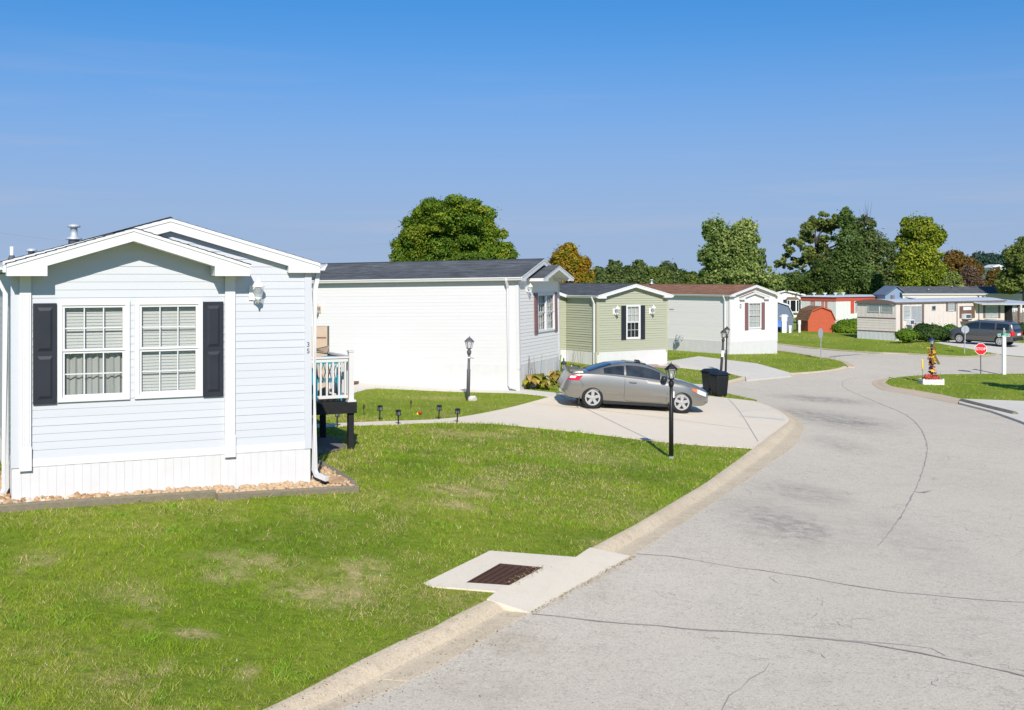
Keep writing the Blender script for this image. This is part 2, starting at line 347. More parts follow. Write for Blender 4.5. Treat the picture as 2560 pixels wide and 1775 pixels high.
B2 = crom(gl([(1578, 1392), (1600, 1376), (1684, 1322), (1735, 1290), (1831, 1225), (1914, 1166), (1988, 1112), (2006, 1078), (2009, 1062), (1985, 1041), (1938, 1019), (1892, 1004)], -DROP))
A3 = crom(gl([(1808, 955), (1825, 950), (1862, 941)])); B3 = crom(gl([(1813, 965), (1832, 959), (1866, 950)], -DROP))
A4 = crom(gl([(1975, 932), (2040, 928), (2087, 922), (2110, 915)])); B4 = crom(gl([(1977, 940), (2045, 934), (2095, 929), (2137, 921)], -DROP))
FAR_NEAR = crom(gl([(2137, 919), (2118, 906), (2080, 897), (2050, 893), (1985, 882), (1943, 877), (1850, 868), (1700, 858)], -0.02))
FAR_FAR = crom(gl([(1700, 850), (1850, 853), (1943, 861), (2040, 872), (2140, 880), (2240, 884), (2330, 889), (2430, 893), (2498, 887)], -0.02))
ISL_TOP = crom(gl([(2700, 934), (2560, 934), (2400, 935), (2330, 937), (2262, 941), (2228, 946)]))
ISL_GR = crom(gl([(2228, 946), (2213, 955), (2235, 967), (2290, 976), (2360, 988), (2400, 997)]))
ISL_OUT = crom(gl([(2222, 945), (2188, 951), (2180, 957), (2190, 967), (2215, 977), (2290, 989), (2350, 1001), (2397, 1010)], -0.05))
SLAB_R = [Vector(p) for p in gl([(2400, 997), (2560, 1003), (2660, 1007), (2700, 1105), (2620, 1080)])] + [Vector(p) for p in gl([(2545, 1054), (2480, 1031), (2397, 1010)], -0.05)]
R_EDGE = [Vector(p) for p in [(18.9, 39), (16.5, 31), (12.5, 20), (7.5, 9), (5, 3), (-6, 3), (-5.5, 6)]]
ROAD = [Vector(p) for p in (list(B1) + list(B2) + gl([(1812, 986), (1809, 974)], -DROP) + list(B3) + list(B4) + list(FAR_NEAR) + list(FAR_FAR)
        + gl([(2620, 898), (2720, 905)]) + list(ISL_TOP[:-1]) + list(ISL_OUT) + gl([(2480, 1031), (2545, 1054)], -0.05)) + R_EDGE]
DRIVE = [Vector(p) for p in (crom(gl([(1882, 1122), (1668, 1107), (1446, 1081), (1223, 1059), (1164, 1058)])) + crom(gl([(1153, 1043), (1312, 1010), (1373, 993), (1403, 985)])) +
         gl([(1500, 983), (1640, 985), (1777, 991), (1885, 1003)]) + list(reversed(A2))[1:])]
_k = min(range(len(DRIVE)), key=lambda i: (DRIVE[i] - A2[7]).length)
_a2i = min(range(len(A2)), key=lambda i: (A2[i] - g(1882, 1122).xy).length)
DRIVE = [Vector(p) for p in (crom(gl([(1882, 1122), (1668, 1107), (1446, 1081), (1223, 1059), (1164, 1058)])) + crom(gl([(1153, 1043), (1312, 1010), (1373, 993), (1403, 985)])) +
         gl([(1500, 983), (1640, 985), (1777, 991)]) + [p for p in reversed(A2[_a2i + 1:])])]
WALK = [Vector(p) for p in (crom(gl([(700, 1066), (799, 1061), (915, 1055.5), (1096, 1049), (1153, 1043)])) + crom(gl([(1164, 1058), (1051, 1058), (1006, 1061), (886, 1064.5), (799, 1070), (700, 1077)])))]
WALK2 = [Vector(p) for p in (gl([(820, 955), (893, 958.5), (1286, 971), (1310, 974), (1403, 984)]) + crom(gl([(1373, 993), (1300, 984), (1119, 979), (943, 971), (915, 974), (880, 984), (800, 1000)])))]
DRIVE3 = [Vector(p) for p in gl([(1640, 905), (1671, 903), (1747, 891), (1810, 899), (1893, 909), (1975, 932), (1977, 940), (1866, 950), (1862, 944), (1823, 934), (1706, 920), (1640, 918)])]
PAD3 = [Vector(p) for p in gl([(1640, 955), (1770, 962), (1810, 962), (1811, 976), (1780, 984), (1640, 985)])]
DRIVE_S = [Vector(p) for p in gl([(2335, 857), (2391, 850), (2450, 850), (2580, 860), (2680, 870), (2680, 901), (2620, 897), (2498, 886), (2417, 871)])]
CURB1 = list(A1) + list(reversed(B1)); CURB2 = list(A2) + list(reversed(B2)); CURB3 = list(A3) + list(reversed(B3)); CURB4 = list(A4) + list(reversed(B4))
CURBI = list(ISL_GR) + list(reversed(ISL_OUT))
# name, outline, priority order, vertical offset
REG = [('curb', CURB1), ('curb', CURB2), ('curb', CURB3), ('curb', CURB4), ('curb', CURBI), ('pad', PAD), ('drive', DRIVE), ('walk', WALK), ('walk2', WALK2),
       ('drive3', DRIVE3), ('pad3', PAD3), ('slab_r', SLAB_R), ('drive_s', DRIVE_S), ('road', ROAD)]
def region_of(x, y):
    r = np.full(x.shape, -1)
    for i in range(len(REG) - 1, -1, -1): r[inpoly(x, y, REG[i][1])] = i
    return r
cv = []; ce = []
for _, poly in REG:
    k = len(cv); cv += [Vector((p[0], p[1])) for p in poly]; n = len(poly); ce += [(k + i, k + (i + 1) % n) for i in range(n)]
def gridpts(x0, x1, y0, y1, st): 
    xs = np.arange(x0, x1, st); ys = np.arange(y0, y1, st); X, Y = np.meshgrid(xs, ys)
    X = X + RNG.uniform(-.25, .25, X.shape) * st; Y = Y + RNG.uniform(-.25, .25, Y.shape) * st
    return X.ravel(), Y.ravel()
gx, gy = gridpts(-16, 26, 3, 62, 0.8)
k2x, k2y = gridpts(-60, 90, -12, 170, 4.0); mk = ~((k2x > -16) & (k2x < 26) & (k2y > 3) & (k2y < 62))
for X, Y in ((gx, gy), (k2x[mk], k2y[mk])): cv += [Vector((a, b)) for a, b in zip(X, Y)]
for rr in (220, 320, 600, 1500, 3500):
    for k in range(40): cv.append(Vector((rr * math.cos(k * math.pi / 20), 60 + rr * math.sin(k * math.pi / 20))))
o = delaunay_2d_cdt(cv, ce, [], 0, 1e-4)
gv = np.array([(p.x, p.y) for p in o[0]]); gf = np.array([f for f in o[2] if len(f) == 3])
ctr = gv[gf].mean(1); reg = region_of(ctr[:, 0], ctr[:, 1]); gz = TZ(gv[:, 0], gv[:, 1])
def road_z(x, y, z):
    """the road lies DROP below the lawn near the houses, almost level with it beyond"""
    t = np.clip((y - 48) / 20, 0, 1); return z - (DROP + 0.0) * (1 - t) - 0.03 * t
def region_mesh(name, ids, m, parent=None, off=0.0, isroad=False, smooth=True, skirt=0.0):
    sel = np.isin(reg, ids); f = gf[sel]; used, inv = np.unique(f.ravel(), return_inverse=True)
    z = gz[used] + off
    if isroad: z = road_z(gv[used, 0], gv[used, 1], gz[used])
    co = np.c_[gv[used], z]; f2 = inv.reshape(f.shape)
    a, b, c = co[f2[:, 0]], co[f2[:, 1]], co[f2[:, 2]]
    fl = ((b - a)[:, 0] * (c - a)[:, 1] - (b - a)[:, 1] * (c - a)[:, 0]) < 0; f2[fl] = f2[fl][:, ::-1]
    if skirt:       # slab edges go down into the ground
        ed = np.concatenate([f2[:, [0, 1]], f2[:, [1, 2]], f2[:, [2, 0]]]); key = np.sort(ed, 1); _, ix, ct = np.unique(key, axis=0, return_index=True, return_counts=True)
        be = ed[ix[ct == 1]]; nb = len(co); a, b = be[:, 0], be[:, 1]; co = np.concatenate([co, co[a] - [0, 0, skirt], co[b] - [0, 0, skirt]]); m_ = len(be); ia, ib = nb + np.arange(m_), nb + m_ + np.arange(m_)
        f2 = np.concatenate([f2, np.c_[b, a, ia], np.c_[b, ia, ib]])
    me = fast_mesh(name, co, f2.ravel(), 3)
    o = link(name, me, m, parent, False)
    if smooth: me.shade_smooth(); me.set_sharp_from_angle(angle=R(40))
    return o
names = [r[0] for r in REG]
idx = lambda nm: [i for i, q in enumerate(names) if q == nm]

# ground materials
DRYSPOTS = [(640, 1405, 130, 24, .7), (760, 1478, 90, 26, .95), (905, 1430, 60, 34, .9), (870, 1490, 60, 26, .7), (485, 1586, 50, 13, 1.1), (410, 1672, 26, 22, .7), (620, 1680, 24, 20, .7), (380, 1510, 40, 16, .7), (100, 1400, 60, 22, .5), (1150, 1228, 95, 15, .95), (1240, 1205, 60, 16, .6), (1130, 1262, 60, 12, .8), (1180, 1085, 120, 9, .6), (1510, 1360, 40, 10, .8), (1620, 1290, 40, 12, .7), (960, 1700, 80, 25, .4), (1080, 1580, 60, 14, .6), (780, 1190, 60, 12, .4), (1500, 1150, 110, 14, .5), (1090, 995, 60, 5, .5), (1380, 1070, 60, 6, .7), (330, 1480, 90, 30, .35), (560, 1440, 60, 18, .6)]

def mat_lawn():
    m, nt, b = nodes('lawn'); b.inputs['Roughness'].default_value = 0.9; b.inputs['Specular IOR Level'].default_value = 0.1
    tc = nt.nodes.new('ShaderNodeTexCoord')
    def noise(sc, det=5, rough=0.6):
        n = nt.nodes.new('ShaderNodeTexNoise'); n.inputs['Scale'].default_value = sc; n.inputs['Detail'].default_value = det; n.inputs['Roughness'].default_value = rough
        nt.links.new(tc.outputs['Object'], n.inputs['Vector']); return n.outputs['Fac']
    def mix(a, bb, f):
        x = nt.nodes.new('ShaderNodeMix'); x.data_type = 'RGBA'
        for s, q in (('A', a), ('B', bb)):
            if isinstance(q, tuple): x.inputs[s].default_value = (*q, 1)
            else: nt.links.new(q, x.inputs[s])
        nt.links.new(f, x.inputs['Factor']); return x.outputs['Result']
    def rng(f, a, bb, t=1.0):
        r = nt.nodes.new('ShaderNodeMapRange'); r.inputs['From Min'].default_value = a; r.inputs['From Max'].default_value = bb; r.inputs['To Max'].default_value = t
        nt.links.new(f, r.inputs['Value']); return r.outputs[0]
    c = mix((0.175, 0.245, 0.018), (0.27, 0.30, 0.04), rng(noise(0.35), 0.4, 0.65))
    c = mix(c, (0.42, 0.33, 0.14), rng(noise(0.9, 8, 0.7), 0.56, 0.70, 0.75))
    c = mix(c, (0.08, 0.12, 0.012), rng(noise(7, 6, 0.7), 0.45, 0.75, 0.75))
    for (px, py, wx, wy, s_) in DRYSPOTS:       # worn, straw-coloured places in the turf
        p = g(px, py); q = g(px + wx, py); r_ = g(px, py - wy); mp = nt.nodes.new('ShaderNodeMapping'); mp.vector_type = 'TEXTURE'
        mp.inputs['Location'].default_value = (p.x, p.y, 0); mp.inputs['Scale'].default_value = (abs(q.x - p.x) * 1.7, abs(r_.y - p.y) * 1.7, 1000); nt.links.new(tc.outputs['Object'], mp.inputs[0])
        gr = nt.nodes.new('ShaderNodeTexGradient'); gr.gradient_type = 'SPHERICAL'; nt.links.new(mp.outputs[0], gr.inputs[0])
        ml = nt.nodes.new('ShaderNodeMath'); ml.operation = 'MULTIPLY'; nt.links.new(rng(gr.outputs['Fac'], 0.0, 0.75), ml.inputs[0]); nt.links.new(rng(noise(3.2, 8, 0.8), 0.42, 0.58, min(0.9, s_ * 0.95)), ml.inputs[1])
        c = mix(c, (0.52, 0.40, 0.20), ml.outputs[0])
    nt.links.new(c, b.inputs['Base Color'])
    bp = nt.nodes.new('ShaderNodeBump'); bp.inputs['Strength'].default_value = 0.9; bp.inputs['Distance'].default_value = 0.05
    nt.links.new(noise(14, 6, 0.75), bp.inputs['Height']); nt.links.new(bp.outputs[0], b.inputs['Normal'])
    return m
def mat_pave(name, c1, c2, c3, speck=0.35, stains=(), crack=0.0, scale=1.0):
    """worn asphalt or concrete: broad tone changes, aggregate specks, hair cracks, and stains given as (x, y, rx, ry, angle, strength)"""
    m, nt, b = nodes(name); b.inputs['Roughness'].default_value = 0.85; b.inputs['Specular IOR Level'].default_value = 0.25
    tc = nt.nodes.new('ShaderNodeTexCoord'); P = tc.outputs['Object']
    def noise(sc, det=5, rough=0.6, src=None):
        n = nt.nodes.new('ShaderNodeTexNoise'); n.inputs['Scale'].default_value = sc; n.inputs['Detail'].default_value = det; n.inputs['Roughness'].default_value = rough
        nt.links.new(src or P, n.inputs['Vector']); return n.outputs['Fac']
    def rng(f, a, bb, t=1.0, t0=0.0):
        r = nt.nodes.new('ShaderNodeMapRange'); r.inputs['From Min'].default_value = a; r.inputs['From Max'].default_value = bb; r.inputs['To Min'].default_value = t0; r.inputs['To Max'].default_value = t
        nt.links.new(f, r.inputs['Value']); return r.outputs[0]
    def mix(a, bb, f, blend='MIX'):
        x = nt.nodes.new('ShaderNodeMix'); x.data_type = 'RGBA'; x.blend_type = blend
        for s, q in (('A', a), ('B', bb)):
            if isinstance(q, tuple): x.inputs[s].default_value = (*q, 1)
            else: nt.links.new(q, x.inputs[s])
        if isinstance(f, float): x.inputs['Factor'].default_value = f
        else: nt.links.new(f, x.inputs['Factor'])
        return x.outputs['Result']
    def math_(op, a, bb):
        x = nt.nodes.new('ShaderNodeMath'); x.operation = op; x.use_clamp = False
        for i, q in enumerate((a, bb)):
            if isinstance(q, float): x.inputs[i].default_value = q
            else: nt.links.new(q, x.inputs[i])
        return x.outputs[0]
    c = mix(c1, c2, rng(noise(0.35 * scale, 4), 0.4, 0.65))
    c = mix(c, c3, rng(noise(2.2 * scale, 6, 0.7), 0.52, 0.72, 0.5))
    if speck:
        c = mix(c, tuple(v * 1.35 for v in c1), rng(noise(55, 2, 0.6), 0.55, 0.66, speck))
        c = mix(c, tuple(v * 0.45 for v in c1), rng(noise(30, 3, 0.75), 0.55, 0.68, speck))
        c = mix(c, tuple(v * 0.62 for v in c1), rng(noise(11, 5, 0.75), 0.55, 0.70, speck * 0.8))
    if crack:
        w = nt.nodes.new('ShaderNodeTexNoise'); w.inputs['Scale'].default_value = 1.5; w.inputs['Detail'].default_value = 6
        nt.links.new(P, w.inputs['Vector'])
        ad = nt.nodes.new('ShaderNodeMix'); ad.data_type = 'RGBA'; ad.blend_type = 'ADD'; ad.inputs['Factor'].default_value = 0.8
        nt.links.new(P, ad.inputs['A']); nt.links.new(w.outputs['Color'], ad.inputs['B'])
        for vs, th in ((2.2, 0.016), (5.0, 0.03)):
            vo = nt.nodes.new('ShaderNodeTexVoronoi'); vo.feature = 'DISTANCE_TO_EDGE'; vo.inputs['Scale'].default_value = vs
            nt.links.new(ad.outputs['Result'], vo.inputs['Vector'])
            f = rng(vo.outputs['Distance'], 0.0, th, 0.0, crack)
            f = math_('MULTIPLY', f, rng(noise(0.5, 4), 0.42, 0.6))
            c = mix(c, tuple(v * 0.4 for v in c1), f)
    for (sx, sy, rx, ry, an, st, sc) in stains:
        mp = nt.nodes.new('ShaderNodeMapping'); mp.vector_type = 'TEXTURE'
        mp.inputs['Location'].default_value = (sx, sy, 0); mp.inputs['Rotation'].default_value = (0, 0, an); mp.inputs['Scale'].default_value = (rx, ry, 1000)
        nt.links.new(P, mp.inputs[0]); gr = nt.nodes.new('ShaderNodeTexGradient'); gr.gradient_type = 'SPHERICAL'; nt.links.new(mp.outputs[0], gr.inputs[0])
        f = math_('MULTIPLY', rng(gr.outputs['Fac'], 0.0, 0.7), rng(noise(3.0, 6, 0.8), 0.36, 0.68, st * 0.8))
        c = mix(c, sc, f)
    nt.links.new(c, b.inputs['Base Color'])
    bp = nt.nodes.new('ShaderNodeBump'); bp.inputs['Strength'].default_value = 0.5; bp.inputs['Distance'].default_value = 0.012
    nt.links.new(noise(40, 4, 0.7), bp.inputs['Height']); nt.links.new(bp.outputs[0], b.inputs['Normal'])
    return m
DK = (0.13, 0.115, 0.115)
def st(px, py, wx, wy, s, col=DK):
    p = g(px, py); q = g(px + wx / 2, py); r = g(px, py - wy / 2)
    return (p.x, p.y, abs(q.x - p.x) * 1.5, abs(r.y - p.y) * 1.5, 0.0, s, col)
STAINS = [st(2055, 994, 170, 14, 1.0, (0.10, 0.09, 0.09)), st(2090, 1042, 190, 34, 0.85), st(2130, 1052, 90, 10, 0.8, (0.11, 0.10, 0.10)), st(2010, 1030, 90, 22, 0.6, (0.2, 0.165, 0.12)), st(2100, 1105, 110, 34, 0.6), st(2010, 1225, 170, 45, 0.7),
          st(1950, 1295, 230, 90, 0.75, (0.16, 0.14, 0.135)), st(1980, 1310, 120, 40, 0.6), st(2260, 1340, 220, 110, 0.35), st(1290, 1590, 160, 60, 0.7, (0.33, 0.25, 0.15)),
          st(1180, 1700, 260, 90, 0.5, (0.34, 0.27, 0.18)), st(2400, 1180, 260, 120, 0.25, (0.36, 0.31, 0.25)), st(1480, 1450, 90, 70, 0.6, (0.30, 0.24, 0.14))]
M['lawn'] = mat_lawn()
M['road'] = mat_pave('road', (0.545, 0.475, 0.375), (0.565, 0.495, 0.395), (0.42, 0.365, 0.285), 0.75, STAINS, 0.42)
M['concrete'] = mat_pave('concrete', (0.675, 0.58, 0.45), (0.70, 0.605, 0.475), (0.615, 0.52, 0.39), 0.12, [st(1990, 1040, 300, 22, 0.5, (0.52, 0.52, 0.52))] if False else (), 0.0)
M['concrete_pale'] = mat_pave('concrete_pale', (0.60, 0.55, 0.465), (0.63, 0.58, 0.495), (0.55, 0.50, 0.415), 0.1)
M['curb'] = mat_pave('curb_concrete', (0.58, 0.475, 0.335), (0.52, 0.42, 0.29), (0.32, 0.24, 0.15), 0.55, [], 0.0, 2.6)
M['curb_peach'] = mat_pave('curb_tan', (0.50, 0.39, 0.27), (0.53, 0.42, 0.30), (0.38, 0.29, 0.20), 0.3, [], 0.0, 2.0)
M['crack'] = mat('tar_seam', (0.235, 0.215, 0.205), 0.8, var=0.9, scale=2.5, col2=(0.42, 0.375, 0.315))
M['crack_soft'] = mat('worn_crack', (0.27, 0.25, 0.23), 0.9, var=0.6, scale=5, col2=(0.36, 0.33, 0.30))
M['pad'] = mat_pave('pad_concrete', (0.64, 0.56, 0.44), (0.66, 0.58, 0.46), (0.58, 0.50, 0.385), 0.15)

lawn = region_mesh('lawn', [-1], 'lawn', skirt=0.2); lawn['kind'] = 'structure'
road = region_mesh('road', idx('road'), 'road', isroad=True); road['kind'] = 'structure'
drive = region_mesh('driveway', idx('drive'), 'concrete', off=0.012, skirt=0.2); drive['kind'] = 'structure'
for nm, key, mm in (('sidewalk', 'walk', 'concrete'), ('footpath', 'walk2', 'concrete_pale'), ('driveway', 'drive3', 'concrete_pale'), ('footpath', 'pad3', 'concrete_pale'),
                    ('driveway', 'slab_r', 'concrete_pale'), ('driveway', 'drive_s', 'concrete_pale')):
    q = region_mesh(nm, idx(key), mm, off=0.012, skirt=0.2); q['kind'] = 'structure'

def loft_strip(A, B, prof, n, dzA=0.0):
    """rows of points between back line A and road line B; prof = (fraction, height relative to the lawn)"""
    a = resample(list(A), n); b = resample(list(B), n); rows = []
    for i in range(n):
        row = []
        for u, h in prof:
            p = a[i].lerp(b[i], u); t = min(max((p.y - 48) / 20, 0), 1)
            row.append((p.x, p.y, tz(p.x, p.y) + h * (1 - 0.55 * t)))
        rows.append(row)
    return rows
def strip_mesh(rows, skirt=True):
    mb = MB(); n = len(rows); m = len(rows[0])
    mb.add([p for r in rows for p in r], [(i * m + j, i * m + j + 1, (i + 1) * m + j + 1, (i + 1) * m + j) for i in range(n - 1) for j in range(m - 1)])
    if skirt:
        for e in (0, n - 1):   # end faces, down into the ground
            r = rows[e]; mb.add(list(r) + [(x, y, z - 0.2) for x, y, z in r], [(j, j + 1, j + 1 + m, j + m) for j in range(m - 1)])
    return mb
CURBPROF = [(-0.02, -0.25), (-0.02, 0.0), (0.03, 0.008), (0.14, 0.006), (0.22, -0.004), (0.30, -0.024), (0.38, -0.048), (0.45, -DROP - 0.008), (0.55, -DROP - 0.012), (1.0, -DROP + 0.006), (1.02, -DROP - 0.06)]
curb = thing('curb', '', '', (0, 0, 0)); del curb['label']; del curb['category']; curb['kind'] = 'structure'
def curb_run(A, B, seglen, m='curb', prof=CURBPROF, par=None):
    L = sum((A[i + 1] - A[i]).length for i in range(len(A) - 1)); ns = max(1, round(L / seglen)); n = ns * 9 + 1
    rows = loft_strip(A, B, prof, n)
    for s in range(ns):
        seg = [[Vector(p) for p in r] for r in rows[s * 9:(s + 1) * 9 + 1]]
        gap = 0.012                                            # joint between neighbouring lengths
        for e, q in ((0, 1), (-1, -2)):
            seg[e] = [a + (b - a).normalized() * gap for a, b in zip(seg[e], seg[q])]
        mb = strip_mesh([[tuple(p) for p in r] for r in seg]); mb.build('curb_segment', m, par or curb, smooth=False)
curb_run(A1, B1, 3.0); curb_run(A2, B2, 2.6); curb_run(A3, B3, 3.0); curb_run(A4, B4, 3.5)
curb2 = thing('curb', '', ''); del curb2['label']; del curb2['category']; curb2['kind'] = 'structure'
curb_run(ISL_GR, ISL_OUT, 3.0, 'curb_peach', [(-0.02, -0.2), (-0.02, 0.0), (0.05, 0.02), (0.35, 0.0), (0.6, -0.045), (1.0, -0.05), (1.02, -0.1)], curb2)
def edge_strip(P, w, side, m, name, h=0.02, par=None):
    """thin low kerb line along a curve"""
    A = []; B = []
    for i, p in enumerate(P):
        t = (P[min(i + 1, len(P) - 1)] - P[max(i - 1, 0)]).normalized(); nrm = Vector((-t.y, t.x)) * side
        A.append(p.copy()); B.append(p + nrm * w)
    return strip_mesh(loft_strip(A, B, [(0, -0.08), (0, h), (1, h), (1, -0.08)], max(len(P), 2))).build(name, m, par)
edge_strip(FAR_FAR, 0.55, 1, 'curb_peach', 'curb_segment', 0.035, curb2)
edge_strip(FAR_NEAR, 0.35, 1, 'curb_peach', 'curb_segment', 0.03, curb2)
# dark rubber-like kerb ramp in front of the slab at the right
rp = resample(crom(gl([(2405, 1003), (2440, 1012), (2480, 1022), (2538, 1036)], 0.0)), 12)
ramp = MB().tube([(p.x, p.y, tz(p.x, p.y) - 0.02) for p in rp], 0.13, 8).build('kerb_ramp', mat('kerb_dark', (0.14, 0.12, 0.10), 0.9, var=0.7, scale=4, col2=(0.25, 0.21, 0.16)))
tag(ramp, 'dark weathered kerb ramp along the pale slab at the right road edge', 'kerb')

# seams and cracks that run over the road
def ribbon(name, pts, w, m, parent, h=0.006, jit=0.03):
    P = crom(gl(pts, -DROP), 0.25); mb = MB(); vs = []; fs = []
    for i, p in enumerate(P):
        t = (P[min(i + 1, len(P) - 1)] - P[max(i - 1, 0)]).normalized(); nr = Vector((-t.y, t.x)); ww = w * random.uniform(0.35, 1.3); p = p + nr * random.uniform(-jit, jit)
        for s in (-1, 1):
            q = p + nr * ww * s * 0.5; vs.append((q.x, q.y, float(road_z(np.array([q.x]), np.array([q.y]), TZ(np.array([q.x]), np.array([q.y])))[0]) + h))
    fs = [(2 * i, 2 * i + 2, 2 * i + 3, 2 * i + 1) for i in range(len(P) - 1)]
    return mb.add(vs, fs).build(name, m, parent)
ribbon('road_seam', [(1590, 1384), (1680, 1391), (1800, 1412), (1960, 1435), (2120, 1462), (2250, 1481), (2420, 1497), (2600, 1508)], 0.028, 'crack', road)
ribbon('road_seam', [(1330, 1536), (1400, 1541), (1480, 1553), (1640, 1566), (1830, 1580), (2000, 1592), (2150, 1607), (2300, 1635), (2420, 1660), (2600, 1700)], 0.038, 'crack', road)
ribbon('road_seam', [(2195, 1365), (2240, 1310), (2280, 1240), (2305, 1180), (2318, 1120), (2300, 1070), (2260, 1035), (2190, 1005), (2120, 975), (2105, 958), (2125, 948), (2200, 942)], 0.030, 'crack', road, jit=0.012)
ribbon('road_seam', [(2285, 1230), (2305, 1232), (2330, 1228)], 0.08, 'crack', road)
ribbon('road_seam', [(2065, 897), (2110, 890), (2200, 883)], 0.35, 'crack', road)
ribbon('road_seam', [(2110, 1600), (2180, 1607), (2260, 1612), (2330, 1622), (2368, 1640)], 0.012, 'crack', road)
ribbon('road_seam', [(1800, 1775), (1830, 1740), (1880, 1700), (1930, 1660)], 0.012, 'crack_soft', road)
rr_ = random.Random(3)
for k in range(26):      # short hair cracks, as the photograph shows all over the asphalt
    px = rr_.uniform(1750, 2540); py = rr_.uniform(1080, 1740)
    if px < 1600 + (1400 - py) * 0.9: continue
    pts = [(px, py)]; a = rr_.uniform(0, 6.28)
    for q in range(rr_.randint(3, 6)):
        a += rr_.uniform(-0.9, 0.9); sc_ = (py - 690) / 700
        pts.append((pts[-1][0] + math.cos(a) * 11 * sc_, pts[-1][1] + math.sin(a) * 4 * sc_))
    ribbon('road_crack', pts, 0.009, 'crack_soft', road, 0.005, 0.02)

# catch basin: concrete pad with a rusty grate
pz = lambda p: tz(p.x, p.y)
padp = [Vector(p) for p in PAD]
def pad_h(i, p): return (-DROP + 0.012 if i in (4, 5) else 0.02) + pz(p)
gr_c = [g(*q) for q in ((1250, 1412), (1357, 1422), (1273, 1467), (1165, 1460))]
basin = thing('catch_basin', 'pale concrete storm drain pad with a rusty iron grate at the lawn edge', 'storm drain', (0, 0, 0))
top = [(p.x, p.y, pad_h(i, p)) for i, p in enumerate(padp)]
hole = [(q.x, q.y, q.z + 0.02) for q in gr_c]
# pad top as triangles around the grate opening
cvp = [Vector(p[:2]) for p in top] + [Vector(q[:2]) for q in hole]; n1 = len(top)
res = delaunay_2d_cdt(cvp, [(i, (i + 1) % n1) for i in range(n1)] + [(n1 + i, n1 + (i + 1) % 4) for i in range(4)], [], 0, 1e-5)
zz = {}
for i, ov in enumerate(res[3]):
    if ov: zz[i] = top[ov[0]][2] if ov[0] < n1 else hole[ov[0] - n1][2]
    else: zz[i] = pz(res[0][i])
mb = MB(); fs = []
for f in res[2]:
    c = sum((res[0][i] for i in f), Vector((0, 0))) / len(f); ca = np.array([c.x]); cb = np.array([c.y])
    if inpoly(ca, cb, padp)[0] and not inpoly(ca, cb, [h[:2] for h in hole])[0]: fs.append(tuple(f))
mb.add([(p.x, p.y, zz[i]) for i, p in enumerate(res[0])], fs)
mb.add(list(top) + [(x, y, z - 0.25) for x, y, z in top], [(i, i + n1, (i + 1) % n1 + n1, (i + 1) % n1) for i in range(n1)])
mb.build('pad', 'pad', basin)
hb = [(x, y, z - 0.5) for x, y, z in hole]
MB().add(list(hole) + hb, [(0, 1, 5, 4), (1, 2, 6, 5), (2, 3, 7, 6), (3, 0, 4, 7), (4, 5, 6, 7)]).build('shaft', 'dark_room', basin)
H4 = [Vector(h) for h in hole]
grate = MB()
for a, b in ((0, 1), (1, 2), (2, 3), (3, 0)):
    p, q = H4[a], H4[b]; inn = (sum(H4, Vector((0, 0, 0))) / 4)
    pi, qi = p.lerp(inn, 0.07), q.lerp(inn, 0.07)
    grate.hexa([p, q, qi, pi], [v - Vector((0, 0, 0.06)) for v in (p, q, qi, pi)])
grate_o = grate.build('grate_frame', 'rust', basin)
for k in range(1, 6):     # long bars
    u = k / 6; p = H4[0].lerp(H4[1], u); q = H4[3].lerp(H4[2], u); d = (H4[1] - H4[0]).normalized() * 0.016; d2 = Vector((0, 0, -0.05))
    MB().hexa([p - d, p + d, q + d, q - d], [v + d2 for v in (p - d, p + d, q + d, q - d)]).build('grate_bar', 'rust', grate_o)
for k in range(1, 22):    # cross bars, lower
    u = k / 22; p = H4[0].lerp(H4[3], u); q = H4[1].lerp(H4[2], u); d = (H4[3] - H4[0]).normalized() * 0.008; lo = Vector((0, 0, -0.018)); d2 = Vector((0, 0, -0.03))
    MB().hexa([p - d + lo, q - d + lo, q + d + lo, p + d + lo], [v + lo + d2 for v in (p - d, q - d, q + d, p + d)]).build('grate_crossbar', 'rust', grate_o)

# expansion joints of the driveway
def joint(a, b, w=0.02, m='crack_soft'):
    p, q = g(*a), g(*b); n_ = 24; d = (q - p).xy.normalized(); nr = Vector((-d.y, d.x, 0)) * w / 2; vs = []
    for i in range(n_ + 1):
        c = p.lerp(q, i / n_); z = tz(c.x, c.y) + 0.017
        vs += [(c.x - nr.x, c.y - nr.y, z), (c.x + nr.x, c.y + nr.y, z)]
    MB().add(vs, [(2 * i, 2 * i + 2, 2 * i + 3, 2 * i + 1) for i in range(n_)]).build('joint', m, drive)
joint((1400, 990), (1620, 1098), 0.025); joint((1330, 1010), (1880, 1075), 0.02); joint((1820, 998), (1895, 1105), 0.02)
def slab_patch(pts, m, parent):
    P = [g(*p) for p in pts]; MB().add([(p.x, p.y, p.z + 0.018) for p in P], [tuple(range(len(P)))]).build('concrete_patch', m, parent)
slab_patch([(1850, 1027), (1930, 1022), (1958, 1038), (1962, 1052), (1905, 1046), (1848, 1042)], 'concrete_pale', drive)

